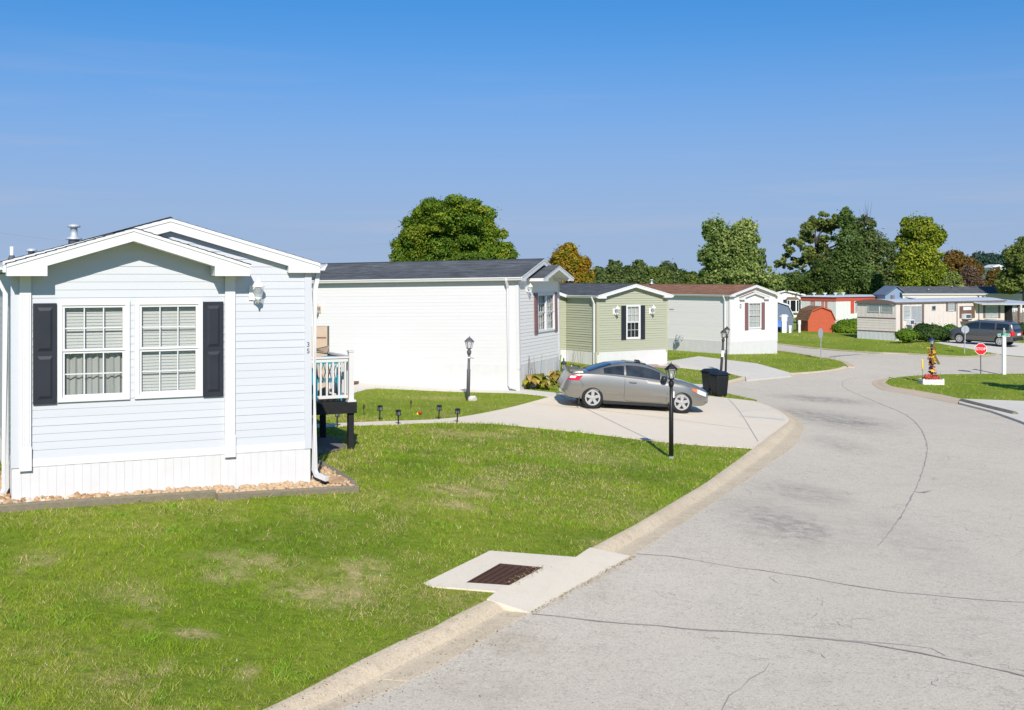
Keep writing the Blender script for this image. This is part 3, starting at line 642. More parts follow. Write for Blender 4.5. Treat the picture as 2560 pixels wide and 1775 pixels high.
# straw, dry leaves and grit that collect in the gutter, round the drain and on the kerb
rl = np.random.default_rng(77); LP = []
for P, n_, sp in ((B1, 260, 0.16), (B2, 320, 0.14), (A1, 160, 0.10), (A2, 200, 0.08)):
    for _ in range(n_):
        i = rl.integers(len(P) - 1); q = P[i].lerp(P[i + 1], rl.random()); LP.append((q.x + rl.normal() * sp, q.y + rl.normal() * sp, -DROP + 0.012 if P in (B1, B2) else 0.022))
e0, e1 = g(1578, 1392, -DROP), g(1322, 1533, -DROP)
for _ in range(420): q = e0.lerp(e1, rl.random() ** 1.2); LP.append((q.x + abs(rl.normal()) * 0.05, q.y + rl.normal() * 0.03, -DROP + 0.010))
for _ in range(150): q = H4[2].lerp(H4[1], rl.random()); LP.append((q.x + rl.normal() * 0.05, q.y + rl.normal() * 0.04, 0.035))
for _ in range(260): d_ = rl.uniform(9, 26); x_ = d_ * rl.uniform(-.44, .3); LP.append((x_, d_, 0.03 if region_of(np.array([x_]), np.array([d_]))[0] == -1 else -DROP + 0.008))
vs = []; cs = []
for (x_, y_, h_) in LP:
    a_ = rl.uniform(0, 6.28); l_ = rl.uniform(.006, .02); w_ = l_ * rl.uniform(.15, .5); z_ = tz(x_, y_) + h_; c_, s_ = math.cos(a_), math.sin(a_); t_ = rl.uniform(0, .012)
    vs += [(x_ - c_ * l_, y_ - s_ * l_, z_), (x_ + s_ * w_, y_ - c_ * w_, z_ + t_), (x_ + c_ * l_, y_ + s_ * l_, z_ + .002), (x_ - s_ * w_, y_ + c_ * w_, z_ + t_ * .5)]
    cs += [np.array([(0.52, 0.36, 0.17), (0.58, 0.44, 0.24), (0.40, 0.25, 0.12), (0.62, 0.50, 0.30), (0.22, 0.24, 0.06)][rl.integers(5)]) * rl.uniform(.7, 1.2)] * 4
lit = link('leaf_litter', fast_mesh('leaf_litter', np.array(vs), np.arange(len(vs)), 4, np.array(cs)), 'leaf'); lit['kind'] = 'stuff'

# ------------------------------------------------------------------ houses
def wall_m(side, w, L):
    """wall frames: x to the right seen from outside, -y outwards"""
    if side == 'front': return Matrix.Identity(4)
    if side == 'left': return Matrix(((0, 1, 0, 0), (-1, 0, 0, L), (0, 0, 1, 0), (0, 0, 0, 1)))
    if side == 'right': return Matrix(((0, -1, 0, w), (1, 0, 0, 0), (0, 0, 1, 0), (0, 0, 0, 1)))
    return Matrix(((-1, 0, 0, w), (0, -1, 0, L), (0, 0, 1, 0), (0, 0, 0, 1)))
def siding(par, mtx, x0, x1, z0, z1, ch, m, openings=(), roofz=None, single=True, name='siding_board', seam=None, lap=0.014):
    """lapped boards, one object per board (single) or one mesh; roofz(x) limits gable walls (symmetric peak), openings are left free"""
    joined = MB(mtx); z = z0; k = 0
    while z < z1 - 1e-4:
        za, zb = z, min(z + ch, z1); z = zb; k += 1
        lp_j = lap * random.uniform(0.7, 1.3); yf = lambda x, q, za=za, lp_j=lp_j: -(0.004 + lp_j * (za + ch - q) / ch)
        cuts = sorted({za, zb} | {c for o in openings for c in (o[2], o[3]) if za < c < zb})
        for a, b in zip(cuts[:-1], cuts[1:]):
            spans = [(x0, x1)]
            for (ox0, ox1, oz0, oz1) in openings:
                if oz0 < (a + b) / 2 < oz1:
                    ns = []
                    for (p, q) in spans:
                        if ox1 <= p or ox0 >= q: ns.append((p, q)); continue
                        if ox0 > p: ns.append((p, ox0))
                        if ox1 < q: ns.append((ox1, q))
                    spans = ns
            if seam:
                ns = []
                for (p, q) in spans:
                    c = p + ((k * 1.37) % seam)
                    while p < q - 1e-6:
                        e = min(c, q) if c - p > 0.4 else min(c + seam, q); ns.append((p, e)); p = e; c += seam
                spans = ns
            for (p, q) in spans:
                poly = [(p, a), (q, a), (q, b), (p, b)]
                if roofz:
                    mid, top, sl = roofz; lim = lambda zz: (mid - (top - zz) / sl, mid + (top - zz) / sl)
                    if a >= top: continue
                    la, ra = lim(a); lb, rb = lim(min(b, top))
                    bb = min(b, top); P = [(max(p, la), a), (min(q, ra), a)]
                    if P[1][0] <= P[0][0]: continue
                    if min(q, rb) < q and q < ra: P.append((q, top - sl * (q - mid)))
                    P.append((max(min(q, rb), P[0][0]), bb))
                    if P[-1][0] - max(p, lb) > 1e-3: P.append((max(p, lb), bb))
                    if max(p, lb) > p and p > la: P.append((p, top - sl * (mid - p)))
                    poly = P
                if single: MB(mtx).prism(poly, yf, 0.0).build(name, m, par)
                else: joined.prism(poly, yf, 0.0)
    if not single and joined.v: joined.build('siding', m, par)
def skirting(par, mtx, x0, x1, z0, z1, pw, single=False, m='skirt'):
    n = max(1, round((x1 - x0) / pw)); d = (x1 - x0) / n; j = MB(mtx)
    for i in range(n):
        a = x0 + i * d; dep = -0.006 - 0.003 * (i % 2)
        poly = [(a + 0.0008, z0), (a + d - 0.0008, z0), (a + d - 0.0008, z1), (a + 0.0008, z1)]
        if single: MB(mtx).prism(poly, dep, 0.012).build('skirting_panel', m, par)
        else: j.prism(poly, dep, 0.012)
    if not single: j.build('skirting', m, par)
    MB(mtx).box(x0, x1, 0.012, 0.03, z0, z1).build('skirt_backing', m, par)
def window(par, mtx, x0, x1, z0, z1, cols=3, rows=2, blind='full', trim=0.065, detail=True, low='curtain', split=0.5, room='interior'):
    """double hung window: frame with panes, bars, blind and curtain as sub-parts"""
    fr = MB(mtx); t = trim
    for b in ((x0, x1, z0, z0 + t), (x0, x1, z1 - t, z1), (x0, x0 + t, z0 + t, z1 - t), (x1 - t, x1, z0 + t, z1 - t)): fr.box(b[0], b[1], -0.042, 0.05, b[2], b[3])
    w = fr.build('window', 'white_trim', par)
    ix0, ix1, iz0, iz1 = x0 + t, x1 - t, z0 + t, z1 - t; mid = iz0 + (iz1 - iz0) * split; s = 0.034
    for (a, b, dy) in ((iz0, mid, 0.012), (mid, iz1, -0.004)):
        sh = MB(mtx); y0, y1 = -0.022 + dy, 0.006 + dy
        s2 = s if detail else 0.025
        for q in ((ix0, ix1, a, a + s2), (ix0, ix1, b - s2, b), (ix0, ix0 + s2, a + s2, b - s2), (ix1 - s2, ix1, a + s2, b - s2)): sh.box(q[0], q[1], y0, y1, q[2], q[3])
        sh.build('sash', 'white_trim', w)
        gx0, gx1, gz0, gz1 = ix0 + s2, ix1 - s2, a + s2, b - s2; dx = (gx1 - gx0) / cols; dzz = (gz1 - gz0) / rows; mu = MB(mtx)
        for i in range(1, cols): mu.box(gx0 + i * dx - 0.008, gx0 + i * dx + 0.008, y0 + 0.006, y0 + 0.014, gz0, gz1)
        for i in range(1, rows):
            for c in range(cols): mu.box(gx0 + c * dx + 0.008, gx0 + (c + 1) * dx - 0.008, y0 + 0.006, y0 + 0.014, gz0 + i * dzz - 0.008, gz0 + i * dzz + 0.008)
        if mu.v: mu.build('muntin', 'white_trim', w)
        if detail:
            for i in range(cols):
                for r_ in range(rows): MB(mtx).box(gx0 + i * dx, gx0 + (i + 1) * dx, y0 + 0.016, y0 + 0.019, gz0 + r_ * dzz, gz0 + (r_ + 1) * dzz).build('pane', 'glass', w)
        else: MB(mtx).box(gx0, gx1, y0 + 0.016, y0 + 0.019, gz0, gz1).build('pane', 'glass', w)
    def blind_mesh(a, b):
        bl = MB(mtx); pitch = 0.045 if detail else 0.07; n = int((b - a) / pitch)
        for i in range(n):
            z = a + i * pitch; bl.add([(ix0, 0.055, z), (ix1, 0.055, z), (ix1, 0.066, z + pitch * 1.02), (ix0, 0.066, z + pitch * 1.02)], [(0, 1, 2, 3)])
        bl.build('blind', 'blind', w)
    def curt(a, b, m='curtain'):
        c = MB(mtx); n = 28; P = [(ix0 + (ix1 - ix0) * i / n, 0.09 + 0.022 * math.sin(i * 1.9) + 0.01 * math.sin(i * 0.7)) for i in range(n + 1)]
        c.add([(x, y, a) for x, y in P] + [(x, y, b) for x, y in P], [(i, i + 1, i + n + 2, i + n + 1) for i in range(n)]); c.build('curtain', m, w)
    if blind == 'full': blind_mesh(iz0, iz1)
    elif blind == 'upper': blind_mesh(mid, iz1)
    if blind != 'full' and low == 'curtain': curt(iz0, mid)
    if blind is None and low == 'both': curt(iz0, iz1)
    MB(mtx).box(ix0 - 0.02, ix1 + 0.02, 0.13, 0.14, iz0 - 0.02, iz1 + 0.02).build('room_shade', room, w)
    return w
def shutter(par, mtx, x0, x1, z0, z1, m, panels=True, split=0.5):
    b = MB(mtx).box(x0, x1, -0.045, -0.019, z0, z1); s = b.build('shutter', m, par)
    if panels:
        zm = z0 + (z1 - z0) * split; e = 0.055
        for a, c in ((z0 + 0.07, zm - 0.035), (zm + 0.035, z1 - 0.06)):
            p = MB(mtx)    # raised panel with bevelled edges
            o_ = [(x0 + e, -0.0452, a), (x1 - e, -0.0452, a), (x1 - e, -0.0452, c), (x0 + e, -0.0452, c)]
            i1 = [(x0 + e + .012, -0.039, a + .012), (x1 - e - .012, -0.039, a + .012), (x1 - e - .012, -0.039, c - .012), (x0 + e + .012, -0.039, c - .012)]
            i2 = [(x0 + e + .03, -0.058, a + .045), (x1 - e - .03, -0.058, a + .045), (x1 - e - .03, -0.058, c - .045), (x0 + e + .03, -0.058, c - .045)]
            p.add(o_ + i2, [(0, 1, 5, 4), (1, 2, 6, 5), (2, 3, 7, 6), (3, 0, 4, 7), (4, 5, 6, 7)]); p.build('raised_panel', m, s)
    return s
def uv_mesh(name, quads, m, par):
    """quads: 4 points each with (u, v) in metres"""
    me = bpy.data.meshes.new(name); vs = []; fs = []; uvs = []
    for q in quads:
        k = len(vs); vs += [p for p, _ in q]; fs.append((k, k + 1, k + 2, k + 3)); uvs += [u for _, u in q]
    me.from_pydata(vs, [], fs); l = me.uv_layers.new(name='UVMap')
    l.data.foreach_set('uv', np.array(uvs, dtype=np.float32).ravel()); me.update()
    return link(name, me, m, par)
def shingles(name, slopes, m, par, row=0.14, lift=0.009):
    """slopes: (eave_a, eave_b, ridge_b, ridge_a), anticlockwise from above; rows overlap like real shingles"""
    Q = []
    for sl in slopes:
        a, b, c, d = [Vector(p) for p in sl]; n = max(1, round((d - a).length / row)); nr = (b - a).cross(d - a).normalized(); Lw = (b - a).length
        u0 = random.uniform(0, 3)
        for i in range(n):
            t0, t1 = i / n, (i + 1) / n
            p = [a.lerp(d, t0) + nr * lift, b.lerp(c, t0) + nr * lift, b.lerp(c, t1) + nr * 0.001, a.lerp(d, t1) + nr * 0.001]
            v0 = t0 * (d - a).length; v1 = t1 * (d - a).length
            Q.append(list(zip(p, ((u0, v0), (u0 + Lw, v0), (u0 + Lw, v1), (u0, v1)))))
            f = [a.lerp(d, t0) - nr * 0.004, b.lerp(c, t0) - nr * 0.004]
            Q.append(list(zip([f[0], f[1], p[1], p[0]], ((u0, v0), (u0 + Lw, v0), (u0 + Lw, v0 + .01), (u0, v0 + .01)))))
    return uv_mesh(name, Q, m, par)
def gable_front(par, x0, x1, zr, sl, zb, d, yf, yb, rl=0.45, name='barge_board'):
    """gable end trim: two rake boards with boxed returns, soffits; yf front plane (negative), yb where it meets the wall"""
    mid = (x0 + x1) / 2; zt = lambda x: zr - sl * abs(x - mid)
    L_ = [(x0, zb), (x0 + rl, zb), (x0 + rl, zt(x0 + rl) - d), (mid, zr - d), (mid, zr), (x0, zt(x0))]
    MB().prism(L_, yf, yf + 0.022).build(name, 'white_trim', par)
    MB().prism([(2 * mid - x, z) for x, z in reversed(L_)], yf, yf + 0.022).build(name, 'white_trim', par)
    for s in (0, 1):
        f = (lambda x: x) if s == 0 else (lambda x: 2 * mid - x)
        a, b = sorted((f(x0), f(x0 + rl)))
        if yb - yf > 0.06:
            MB().box(a, b, yf + 0.023, yb - 0.019, zb + 0.006, zb + 0.028).build('soffit', 'soffit', par)
            e0, e1 = sorted((f(x0), f(x0 + 0.02))); MB().box(e0, e1, yf + 0.0225, yb - 0.019, zb + 0.029, zt(x0) - 0.012).build('fascia', 'white_trim', par)
            i0, i1 = sorted((f(x0 + rl - 0.018), f(x0 + rl - 0.001))); MB().box(i0, i1, yf + 0.0225, yb - 0.019, zb + 0.029, zt(x0 + rl) - d + 0.03).build('return_board', 'white_trim', par)
            p = [(f(x0 + rl), zt(x0 + rl) - d), (f(mid), zr - d)]
            (MB().hexa([(p[0][0], yf + .0225, p[0][1] + .004), (p[0][0], yb - .002, p[0][1] + .004), (p[1][0], yb - .002, p[1][1] + .004), (p[1][0], yf + .0225, p[1][1] + .004)],
                      [(p[0][0], yf + .0225, p[0][1] + .02), (p[0][0], yb - .002, p[0][1] + .02), (p[1][0], yb - .002, p[1][1] + .02), (p[1][0], yf + .0225, p[1][1] + .02)])).build('soffit', 'soffit', par)
    # shadow line moulding just under the shingles
    for s in (0, 1):
        f = (lambda x: x) if s == 0 else (lambda x: 2 * mid - x); h = 0.05
        q = [(x0, zt(x0) - h), (mid, zr - h), (mid, zr - 0.004), (x0, zt(x0) - 0.004)]
        q = q if s == 0 else [(f(x), z) for x, z in reversed(q)]
        MB().prism(q, yf - 0.012, yf - 0.0005).build('rake_moulding', 'white_trim', par)
def downspout(par, x, y, ztop, zbot, dx, kick, m='white_trim'):
    """square pipe: gooseneck from the gutter back to the wall, down, and a kicked-out shoe (kick = direction (x, y))"""
    MB().tube([(x + dx, y, ztop), (x + dx, y, ztop - 0.08), (x, y, ztop - 0.34), (x, y, zbot + 0.16), (x + kick[0] * 0.05, y + kick[1] * 0.05, zbot + 0.09), (x + kick[0] * 0.30, y + kick[1] * 0.30, zbot + 0.05)], 0.046, 4).build('downspout', m, par)
def gutter(par, x, y0, y1, z, side, m='white_trim'):
    """K-style gutter along a long eave; side -1 left, +1 right"""
    P = [(0, 0), (0.075, 0.0), (0.095, 0.05), (0.115, 0.075), (0.115, 0.105), (0.104, 0.105), (0.104, 0.08), (0.0, 0.02)]
    mb = MB(); n = len(P); mb.add([(x + side * a, y0, z + b) for a, b in P] + [(x + side * a, y1, z + b) for a, b in P],
                                   [(i, (i + 1) % n, (i + 1) % n + n, i + n) for i in range(n)] + [tuple(range(n)), tuple(range(2 * n - 1, n - 1, -1))])
    mb.build('gutter', m, par)
def vent(par, x, y, z, kind):
    if kind == 'flue':     # double-walled flue with cap
        v = MB().lathe([(0.105, -0.25), (0.105, 0.12), (0.155, 0.125), (0.16, 0.145), (0.07, 0.19), (0.065, 0.36), (0.12, 0.37), (0.125, 0.40), (0.07, 0.43), (0.02, 0.435)], 14, (x, y, z)).build('roof_vent', 'galv', par, True)
    elif kind == 'cap': v = MB().lathe([(0.07, -0.2), (0.07, 0.10), (0.115, 0.105), (0.12, 0.12), (0.08, 0.16), (0.02, 0.17)], 12, (x, y, z)).build('roof_vent', 'galv', par, True)
    else:
        v = MB().lathe([(0.04, -0.2), (0.04, 0.28)], 10, (x, y, z)).build('roof_pipe', 'white_trim', par, True)
        MB().lathe([(0.11, -0.06), (0.05, 0.09)], 10, (x, y, z)).build('flashing', 'grey_metal', v, True)
    return v
def wall_lantern(par, mtx, x, z, s=1.0, m='white_paint', plate=True):
    o = MB(mtx).box(x - 0.085 * s, x + 0.085 * s, -0.032, -0.019, z - 0.12 * s, z + 0.09 * s).build('wall_lantern', m, par)
    c = (x + 0.02 * s, -0.15 * s, z); t = Matrix.Translation(Vector(c)); mm = (mtx @ t) if mtx else t
    MB(mm).lathe([(0.012, 0.20 * s), (0.018, 0.17 * s), (0.055 * s, 0.13 * s), (0.088 * s, 0.085 * s), (0.092 * s, 0.07 * s)], 10).build('lantern_cap', m, o, True)
    MB(mm).lathe([(0.082 * s, 0.068 * s), (0.055 * s, -0.075 * s)], 8).build('lantern_glass', 'lamp_glass', o)
    MB(mm).lathe([(0.055 * s, -0.08 * s), (0.05 * s, -0.10 * s), (0.02 * s, -0.125 * s), (0.012 * s, -0.17 * s)], 8).build('lantern_base', m, o, True)
    MB(mtx).tube([(x - 0.02 * s, -0.035, z - 0.05 * s), (x - 0.03 * s, -0.09 * s, z - 0.12 * s), (x + 0.01 * s, -0.14 * s, z - 0.11 * s)], 0.012 * s, 6).build('lantern_arm', m, o)
    return o

def home(label, px, a, D, base, w, L, zs, zband, zeave, zr, sl, of, wallm, side_m, roofm, cornerm, bump=None, ch=0.113, single=('front', 'left'), openings=(), side_open=(), tilt=0.0, gut=True, skirtp=0.115, skirt_single=False, d=0.19, zb=None, os_=0.13, rl=0.45, lap=0.007, lapf=None):
    h = thing('manufactured_home', label, 'house', ((px - CX) / FPX * D, D, base), (tilt, 0, R(a)))
    mF, mL, mR, mB = (wall_m(q, w, L) for q in ('front', 'left', 'right', 'back'))
    zt = lambda x: zr - sl * abs(x - w / 2); cw = 0.09
    wall_top = zt(0) - 0.03
    # solid core behind the boards
    box('wall', 'interior', h, 0.16, w - 0.16, 0.16, L - 0.16, -0.3, zeave)
    sb = zband if zband else zs
    siding(h, mF, cw, w - cw, sb, zr - 0.06, ch, wallm, openings, (w / 2, zr - 0.05, sl), 'front' in single, lap=lapf or lap)
    siding(h, mL, 0.0, L - cw, sb, zeave, ch, side_m, side_open, None, 'left' in single, seam=3.66 if 'left' in single else None, lap=lap)
    siding(h, mR, cw, L, sb, zeave, ch, side_m, (), None, False); siding(h, mB, 0, w, sb, zr - 0.06, ch, side_m, (), (w / 2, zr - 0.05, sl), False)
    for nm, mt, ln in (('front', mF, w), ('left', mL, L), ('right', mR, L), ('back', mB, w)):
        skirting(h, mt, 0.0, ln, -0.35, zs, skirtp, skirt_single and nm == 'front')
        if zband: MB(mt).box(0.001 if nm != 'front' else cw, ln - (cw if nm in ('left', 'front') else 0.001), -0.017, -0.001, zs + 0.001, zband - 0.001).build('skirt_band', 'white_trim', h)
    for (xx, dx) in ((0, -1), (w, 1)):      # corner posts, two faces
        e = [(0, 0), (cw, 0)] if dx < 0 else [(w - cw, 0), (w, 0)]
        MB().box(e[0][0] - (0.021 if dx < 0 else 0), e[1][0] + (0.021 if dx > 0 else 0), -0.021, 0.0, sb - 0.12, zt(0) - 0.02).box(xx - 0.021 if dx < 0 else xx, xx if dx < 0 else xx + 0.021, 0.0005, cw, sb - 0.12, zeave).build('corner_post', cornerm, h)
    ex = os_; x0, x1 = -ex, w + ex
    roof = shingles('roof', [((x0, L + of, zt(x0)), (x0, -of - 0.03, zt(x0)), (w / 2, -of - 0.03, zr), (w / 2, L + of, zr)), ((x1, -of - 0.03, zt(x1)), (x1, L + of, zt(x1)), (w / 2, L + of, zr), (w / 2, -of - 0.03, zr))], roofm, h)
    MB().tube([(w / 2, -of - 0.03, zr - 0.005), (w / 2, L + of, zr - 0.005)], 0.03, 6).build('ridge_cap', roofm, roof)
    zbb = zb if zb else zeave
    gable_front(h, x0, x1, zr, sl, zbb, d, -of - 0.022, 0.0, rl)
    for sx, xe in ((-1, x0), (1, x1)):
        a0, a1 = sorted((xe, xe - sx * 0.02)); MB().box(a0, a1, -of + 0.001, L + of, zbb + 0.005, zt(x0) - 0.012).build('fascia', 'white_trim', h)
        b0, b1 = sorted((xe - sx * 0.021, (0 if sx < 0 else w) + sx * 0.019)); MB().box(b0, b1, 0.02, L + of, zbb + 0.006, zbb + 0.02).build('soffit', 'soffit', h)
        if gut: gutter(h, xe, -of - 0.02, L + of, zt(x0) - 0.115, sx)
    if bump:
        bx0, bx1, bzr, bzb, bd, bo, brl = bump[:7]; bm = (bx0 + bx1) / 2; bs = bump[7] if len(bump) > 7 else sl; bz = lambda x: bzr - bs * abs(x - bm)
        gable_front(h, bx0, bx1, bzr, bs, bzb, bd, -bo, 0.0, brl)
        shingles('porch_roof', [((bx0 - .01, -0.019, bz(bx0)), (bx0 - .01, -bo - 0.03, bz(bx0)), (bm, -bo - 0.03, bzr), (bm, -0.019, bzr)), ((bx1 + .01, -bo - 0.03, bz(bx1)), (bx1 + .01, -0.019, bz(bx1)), (bm, -0.019, bzr), (bm, -bo - 0.03, bzr))], roofm, h)
    return h, roof, mF, mL, mR

# nearest house, pale blue
H1, r1, mF, mL, mR = home('pale blue vinyl-sided home with black shutters and double window, nearest the camera', 31, 26, 16.23, 2.0, 4.27, 16.0, 0.51, 0.63, 3.24, 4.05, 0.286, 0.09, 'blue_vinyl', 'blue_vinyl', 'roof_dark', 'blue_vinyl',
    bump=(-0.09, 3.25, 3.89, 3.20, 0.19, 0.36, 0.52, 0.311), openings=[(0.645, 1.51, 1.47, 2.78), (1.70, 2.555, 1.47, 2.78)], skirt_single=True, zb=3.25, rl=0.5, single=('front', 'left'))
window(H1, mF, 0.585, 1.57, 1.405, 2.845, blind='upper'); window(H1, mF, 1.64, 2.615, 1.405, 2.845, blind='full')
shutter(H1, mF, 0.265, 0.575, 1.39, 2.815, 'black_shutter'); shutter(H1, mF, 2.625, 2.92, 1.39, 2.815, 'black_shutter')
for x in (0.165, 3.02):       # fluted pilasters
    p = MB().box(x - 0.075, x + 0.075, -0.055, -0.019, 0.47, 3.2).build('pilaster', 'white_trim', H1)
    for k in range(4): MB().box(x - 0.05 + k * 0.03, x - 0.04 + k * 0.03, -0.063, -0.0555, 0.82, 2.95).build('flute', 'white_trim', p)
    MB().box(x - 0.082, x + 0.082, -0.064, -0.0555, 0.466, 0.80).build('pilaster_base', 'white_trim', p)
wall_lantern(H1, None, 3.40, 2.96, 1.05, 'white_paint')
downspout(H1, 4.27 + 0.085, 0.04, 3.30, 0.0, 0.05, (0.4, -0.9)); downspout(H1, -0.075, 0.42, 3.30, 0.0, -0.12, (-0.8, -0.6))
vent(r1, 1.45, 6.9, 3.80, 'flue'); vent(r1, 0.80, 9.0, 3.62, 'cap'); vent(r1, 0.45, 9.8, 3.56, 'pipe')
def text_part(body, mtx, loc, size, m, par, ext=0.004, name='lettering', align='CENTER'):
    c = bpy.data.curves.new(name, 'FONT'); c.body = body; c.size = size; c.extrude = ext; c.align_x = align; c.align_y = 'CENTER'; c.resolution_u = 3
    t = bpy.data.objects.new(name, c); COL.objects.link(t); dg = bpy.context.evaluated_depsgraph_get(); me = bpy.data.meshes.new_from_object(t.evaluated_get(dg)); bpy.data.objects.remove(t)
    me.transform(mtx @ Matrix.Translation(Vector(loc)) @ Matrix.Rotation(R(90), 4, 'X'))
    me.name = name; me.materials.clear(); return link(name, me, m, par)
text_part('3', Matrix.Identity(4), (4.235, -0.024, 2.13), 0.105, 'grey_metal', H1, name='house_number'); text_part('5', Matrix.Identity(4), (4.235, -0.024, 2.03), 0.105, 'grey_metal', H1, name='house_number')

# second house, long white wall towards the camera
H2, r2, mF, mL, mR = home('long white home with dark shingle roof and mauve shutters behind the silver car', 1299, 70, 37.166, 1.6, 4.27, 19.0, 0.74, None, 3.45, 4.17, 0.26, 0.16, 'white_siding', 'cream_vinyl', 'roof_dark', 'white_vinyl',
    bump=(0.88, 4.32, 3.965, 3.42, 0.17, 0.56, 0.55, 0.25), openings=[(1.90, 2.70, 1.76, 2.97), (2.80, 3.61, 1.76, 2.97)], tilt=R(-0.9), zb=3.44, lap=0.004, lapf=0.008, skirtp=0.4, rl=0.42, os_=0.14)
window(H2, mF, 1.84, 2.74, 1.70, 3.03, cols=3, blind=None, low='both', room='dark_room'); window(H2, mF, 2.76, 3.67, 1.70, 3.03, cols=3, blind=None, low='both', room='dark_room')
shutter(H2, mF, 1.50, 1.83, 1.66, 3.03, 'mauve_shutter'); shutter(H2, mF, 3.68, 3.96, 1.66, 3.03, 'mauve_shutter')
wall_lantern(H2, None, 0.80, 3.18, 0.9, 'white_paint')
downspout(H2, -0.08, 0.32, 3.55, -0.05, -0.14, (-0.3, -0.9))
wall_lantern(H2, mL, 19 - 7.25, 2.58, 1.1, 'card')

# third house, sage green
H3, r3, mF, mL, mR = home('sage green home with black shutters and two wall lanterns behind the parked coupe', 1493, 33, 54.19, 0.95, 4.27, 14.0, 0.70, None, 3.22, 3.88, 0.235, 0.22, 'green_vinyl', 'green_vinyl', 'roof_dark', 'green_trim',
    openings=[(1.77, 2.50, 1.31, 2.80)], zb=3.2, lap=0.022, lapf=0.018, skirtp=0.2, single=('front', 'left'), rl=0.5, d=0.17)
window(H3, mF, 1.70, 2.57, 1.24, 2.87, cols=3, blind='upper', low=None, room='dark_room')
shutter(H3, mF, 1.41, 1.69, 1.22, 2.84, 'black_shutter', False); shutter(H3, mF, 2.58, 2.85, 1.22, 2.84, 'black_shutter', False)
wall_lantern(H3, None, 1.02, 2.60, 1.35, 'white_paint'); wall_lantern(H3, None, 3.22, 2.60, 1.35, 'white_paint')
downspout(H3, -0.09, 0.14, 3.30, -0.1, -0.12, (-0.2, -0.9))
MB().box(-0.11, -0.03, -0.03, 0.05, 0.18, 0.70).build('post_foot', 'green_trim', H3)
# set-back wing on the left of the green house
wx0, wy0, wy1, wze, wzr = -4.3, 2.45, 9.0, 3.30, 3.95; wm_ = (wx0 - 0.03) / 2
siding(H3, Matrix.Translation((0, wy0, 0)), wx0, -0.03, 0.70, wzr - 0.05, 0.113, 'green_vinyl', (), (wm_, wzr - 0.04, 0.30), True, lap=0.018)
skirting(H3, Matrix.Translation((0, wy0, 0)), wx0, -0.03, -0.35, 0.70, 0.2)
wzt = lambda x: wzr - 0.30 * abs(x - wm_)
shingles('wing_roof', [((wx0 - .2, wy1, wzt(wx0 - .2)), (wx0 - .2, wy0 - .25, wzt(wx0 - .2)), (wm_, wy0 - .25, wzr), (wm_, wy1, wzr)), ((0.33, wy0 - .25, wzt(.33)), (0.33, wy1, wzt(.33)), (wm_, wy1, wzr), (wm_, wy0 - .25, wzr))], 'roof_dark', H3)
for xa in (wx0 - 0.2, 0.33):
    q = [(xa, wzt(xa) - .15), (wm_, wzr - .15), (wm_, wzr - .005), (xa, wzt(xa) - .005)]; q = q if xa < wm_ else q[::-1]
    MB().prism(q, wy0 - .27, wy0 - .245).build('barge_board', 'white_trim', H3)
box('meter_box', 'white_paint', H3, 4.27, 4.36, 0.05, 0.15, 1.9, 2.15)

# fourth house, white with brown roof
H4, r4, mF, mL, mR = home('white home with brown shingle roof and small window gable on the far corner lot', 1824, 37, 68.79, 0.5, 4.27, 18.0, 0.79, None, 3.50, 4.17, 0.255, 0.2, 'white_siding', 'white_siding', 'roof_brown', 'white_vinyl',
    bump=(0.80, 3.40, 3.76, 3.28, 0.13, 0.16, 0.42, 0.26), openings=[(1.68, 2.70, 1.60, 3.05)], zb=3.48, lap=0.007, lapf=0.005, skirtp=0.25, single=('front',), rl=0.4, d=0.15)
window(H4, mF, 1.62, 2.78, 1.52, 3.12, cols=3, blind='full', detail=False)
shutter(H4, mF, 1.31, 1.60, 1.45, 3.10, 'mauve_shutter', False); shutter(H4, mF, 2.80, 3.09, 1.45, 3.10, 'mauve_shutter', False)
wall_lantern(H4, None, 0.86, 2.98, 0.9, 'offwhite')
downspout(H4, -0.09, 0.3, 3.55, 0.0, -0.13, (-0.2, -0.9))
vent(r4, 1.9, 8.6, 4.05, 'flue')
MB(mL).box(18 - 5.0, 18 - 4.6, -0.03, -0.019, 2.60, 2.66).build('wall_vent', 'card', H4)

# ------------------------------------------------------------------ vehicles (x forward, z up, ground at 0)
def interp(tab, x):
    xs = [t[0] for t in tab]; ys = [t[1] for t in tab]
    if x <= xs[0]: return ys[0]
    if x >= xs[-1]: return ys[-1]
    i = max(k for k in range(len(xs)) if xs[k] <= x); i = min(i, len(xs) - 2)
    m = lambda k: (ys[min(k + 1, len(ys) - 1)] - ys[max(k - 1, 0)]) / (xs[min(k + 1, len(xs) - 1)] - xs[max(k - 1, 0)] + 1e-9)
    h = xs[i + 1] - xs[i]; t = (x - xs[i]) / h
    d = (ys[i + 1] - ys[i]) / h; m0, m1 = m(i), m(i + 1)
    if d == 0: m0 = m1 = 0
    else:
        m0 = 0 if m0 * d <= 0 else math.copysign(min(abs(m0), 3 * abs(d)), d); m1 = 0 if m1 * d <= 0 else math.copysign(min(abs(m1), 3 * abs(d)), d)
    return (2 * t ** 3 - 3 * t * t + 1) * ys[i] + (t ** 3 - 2 * t * t + t) * h * m0 + (-2 * t ** 3 + 3 * t * t) * ys[i + 1] + (t ** 3 - t * t) * h * m1
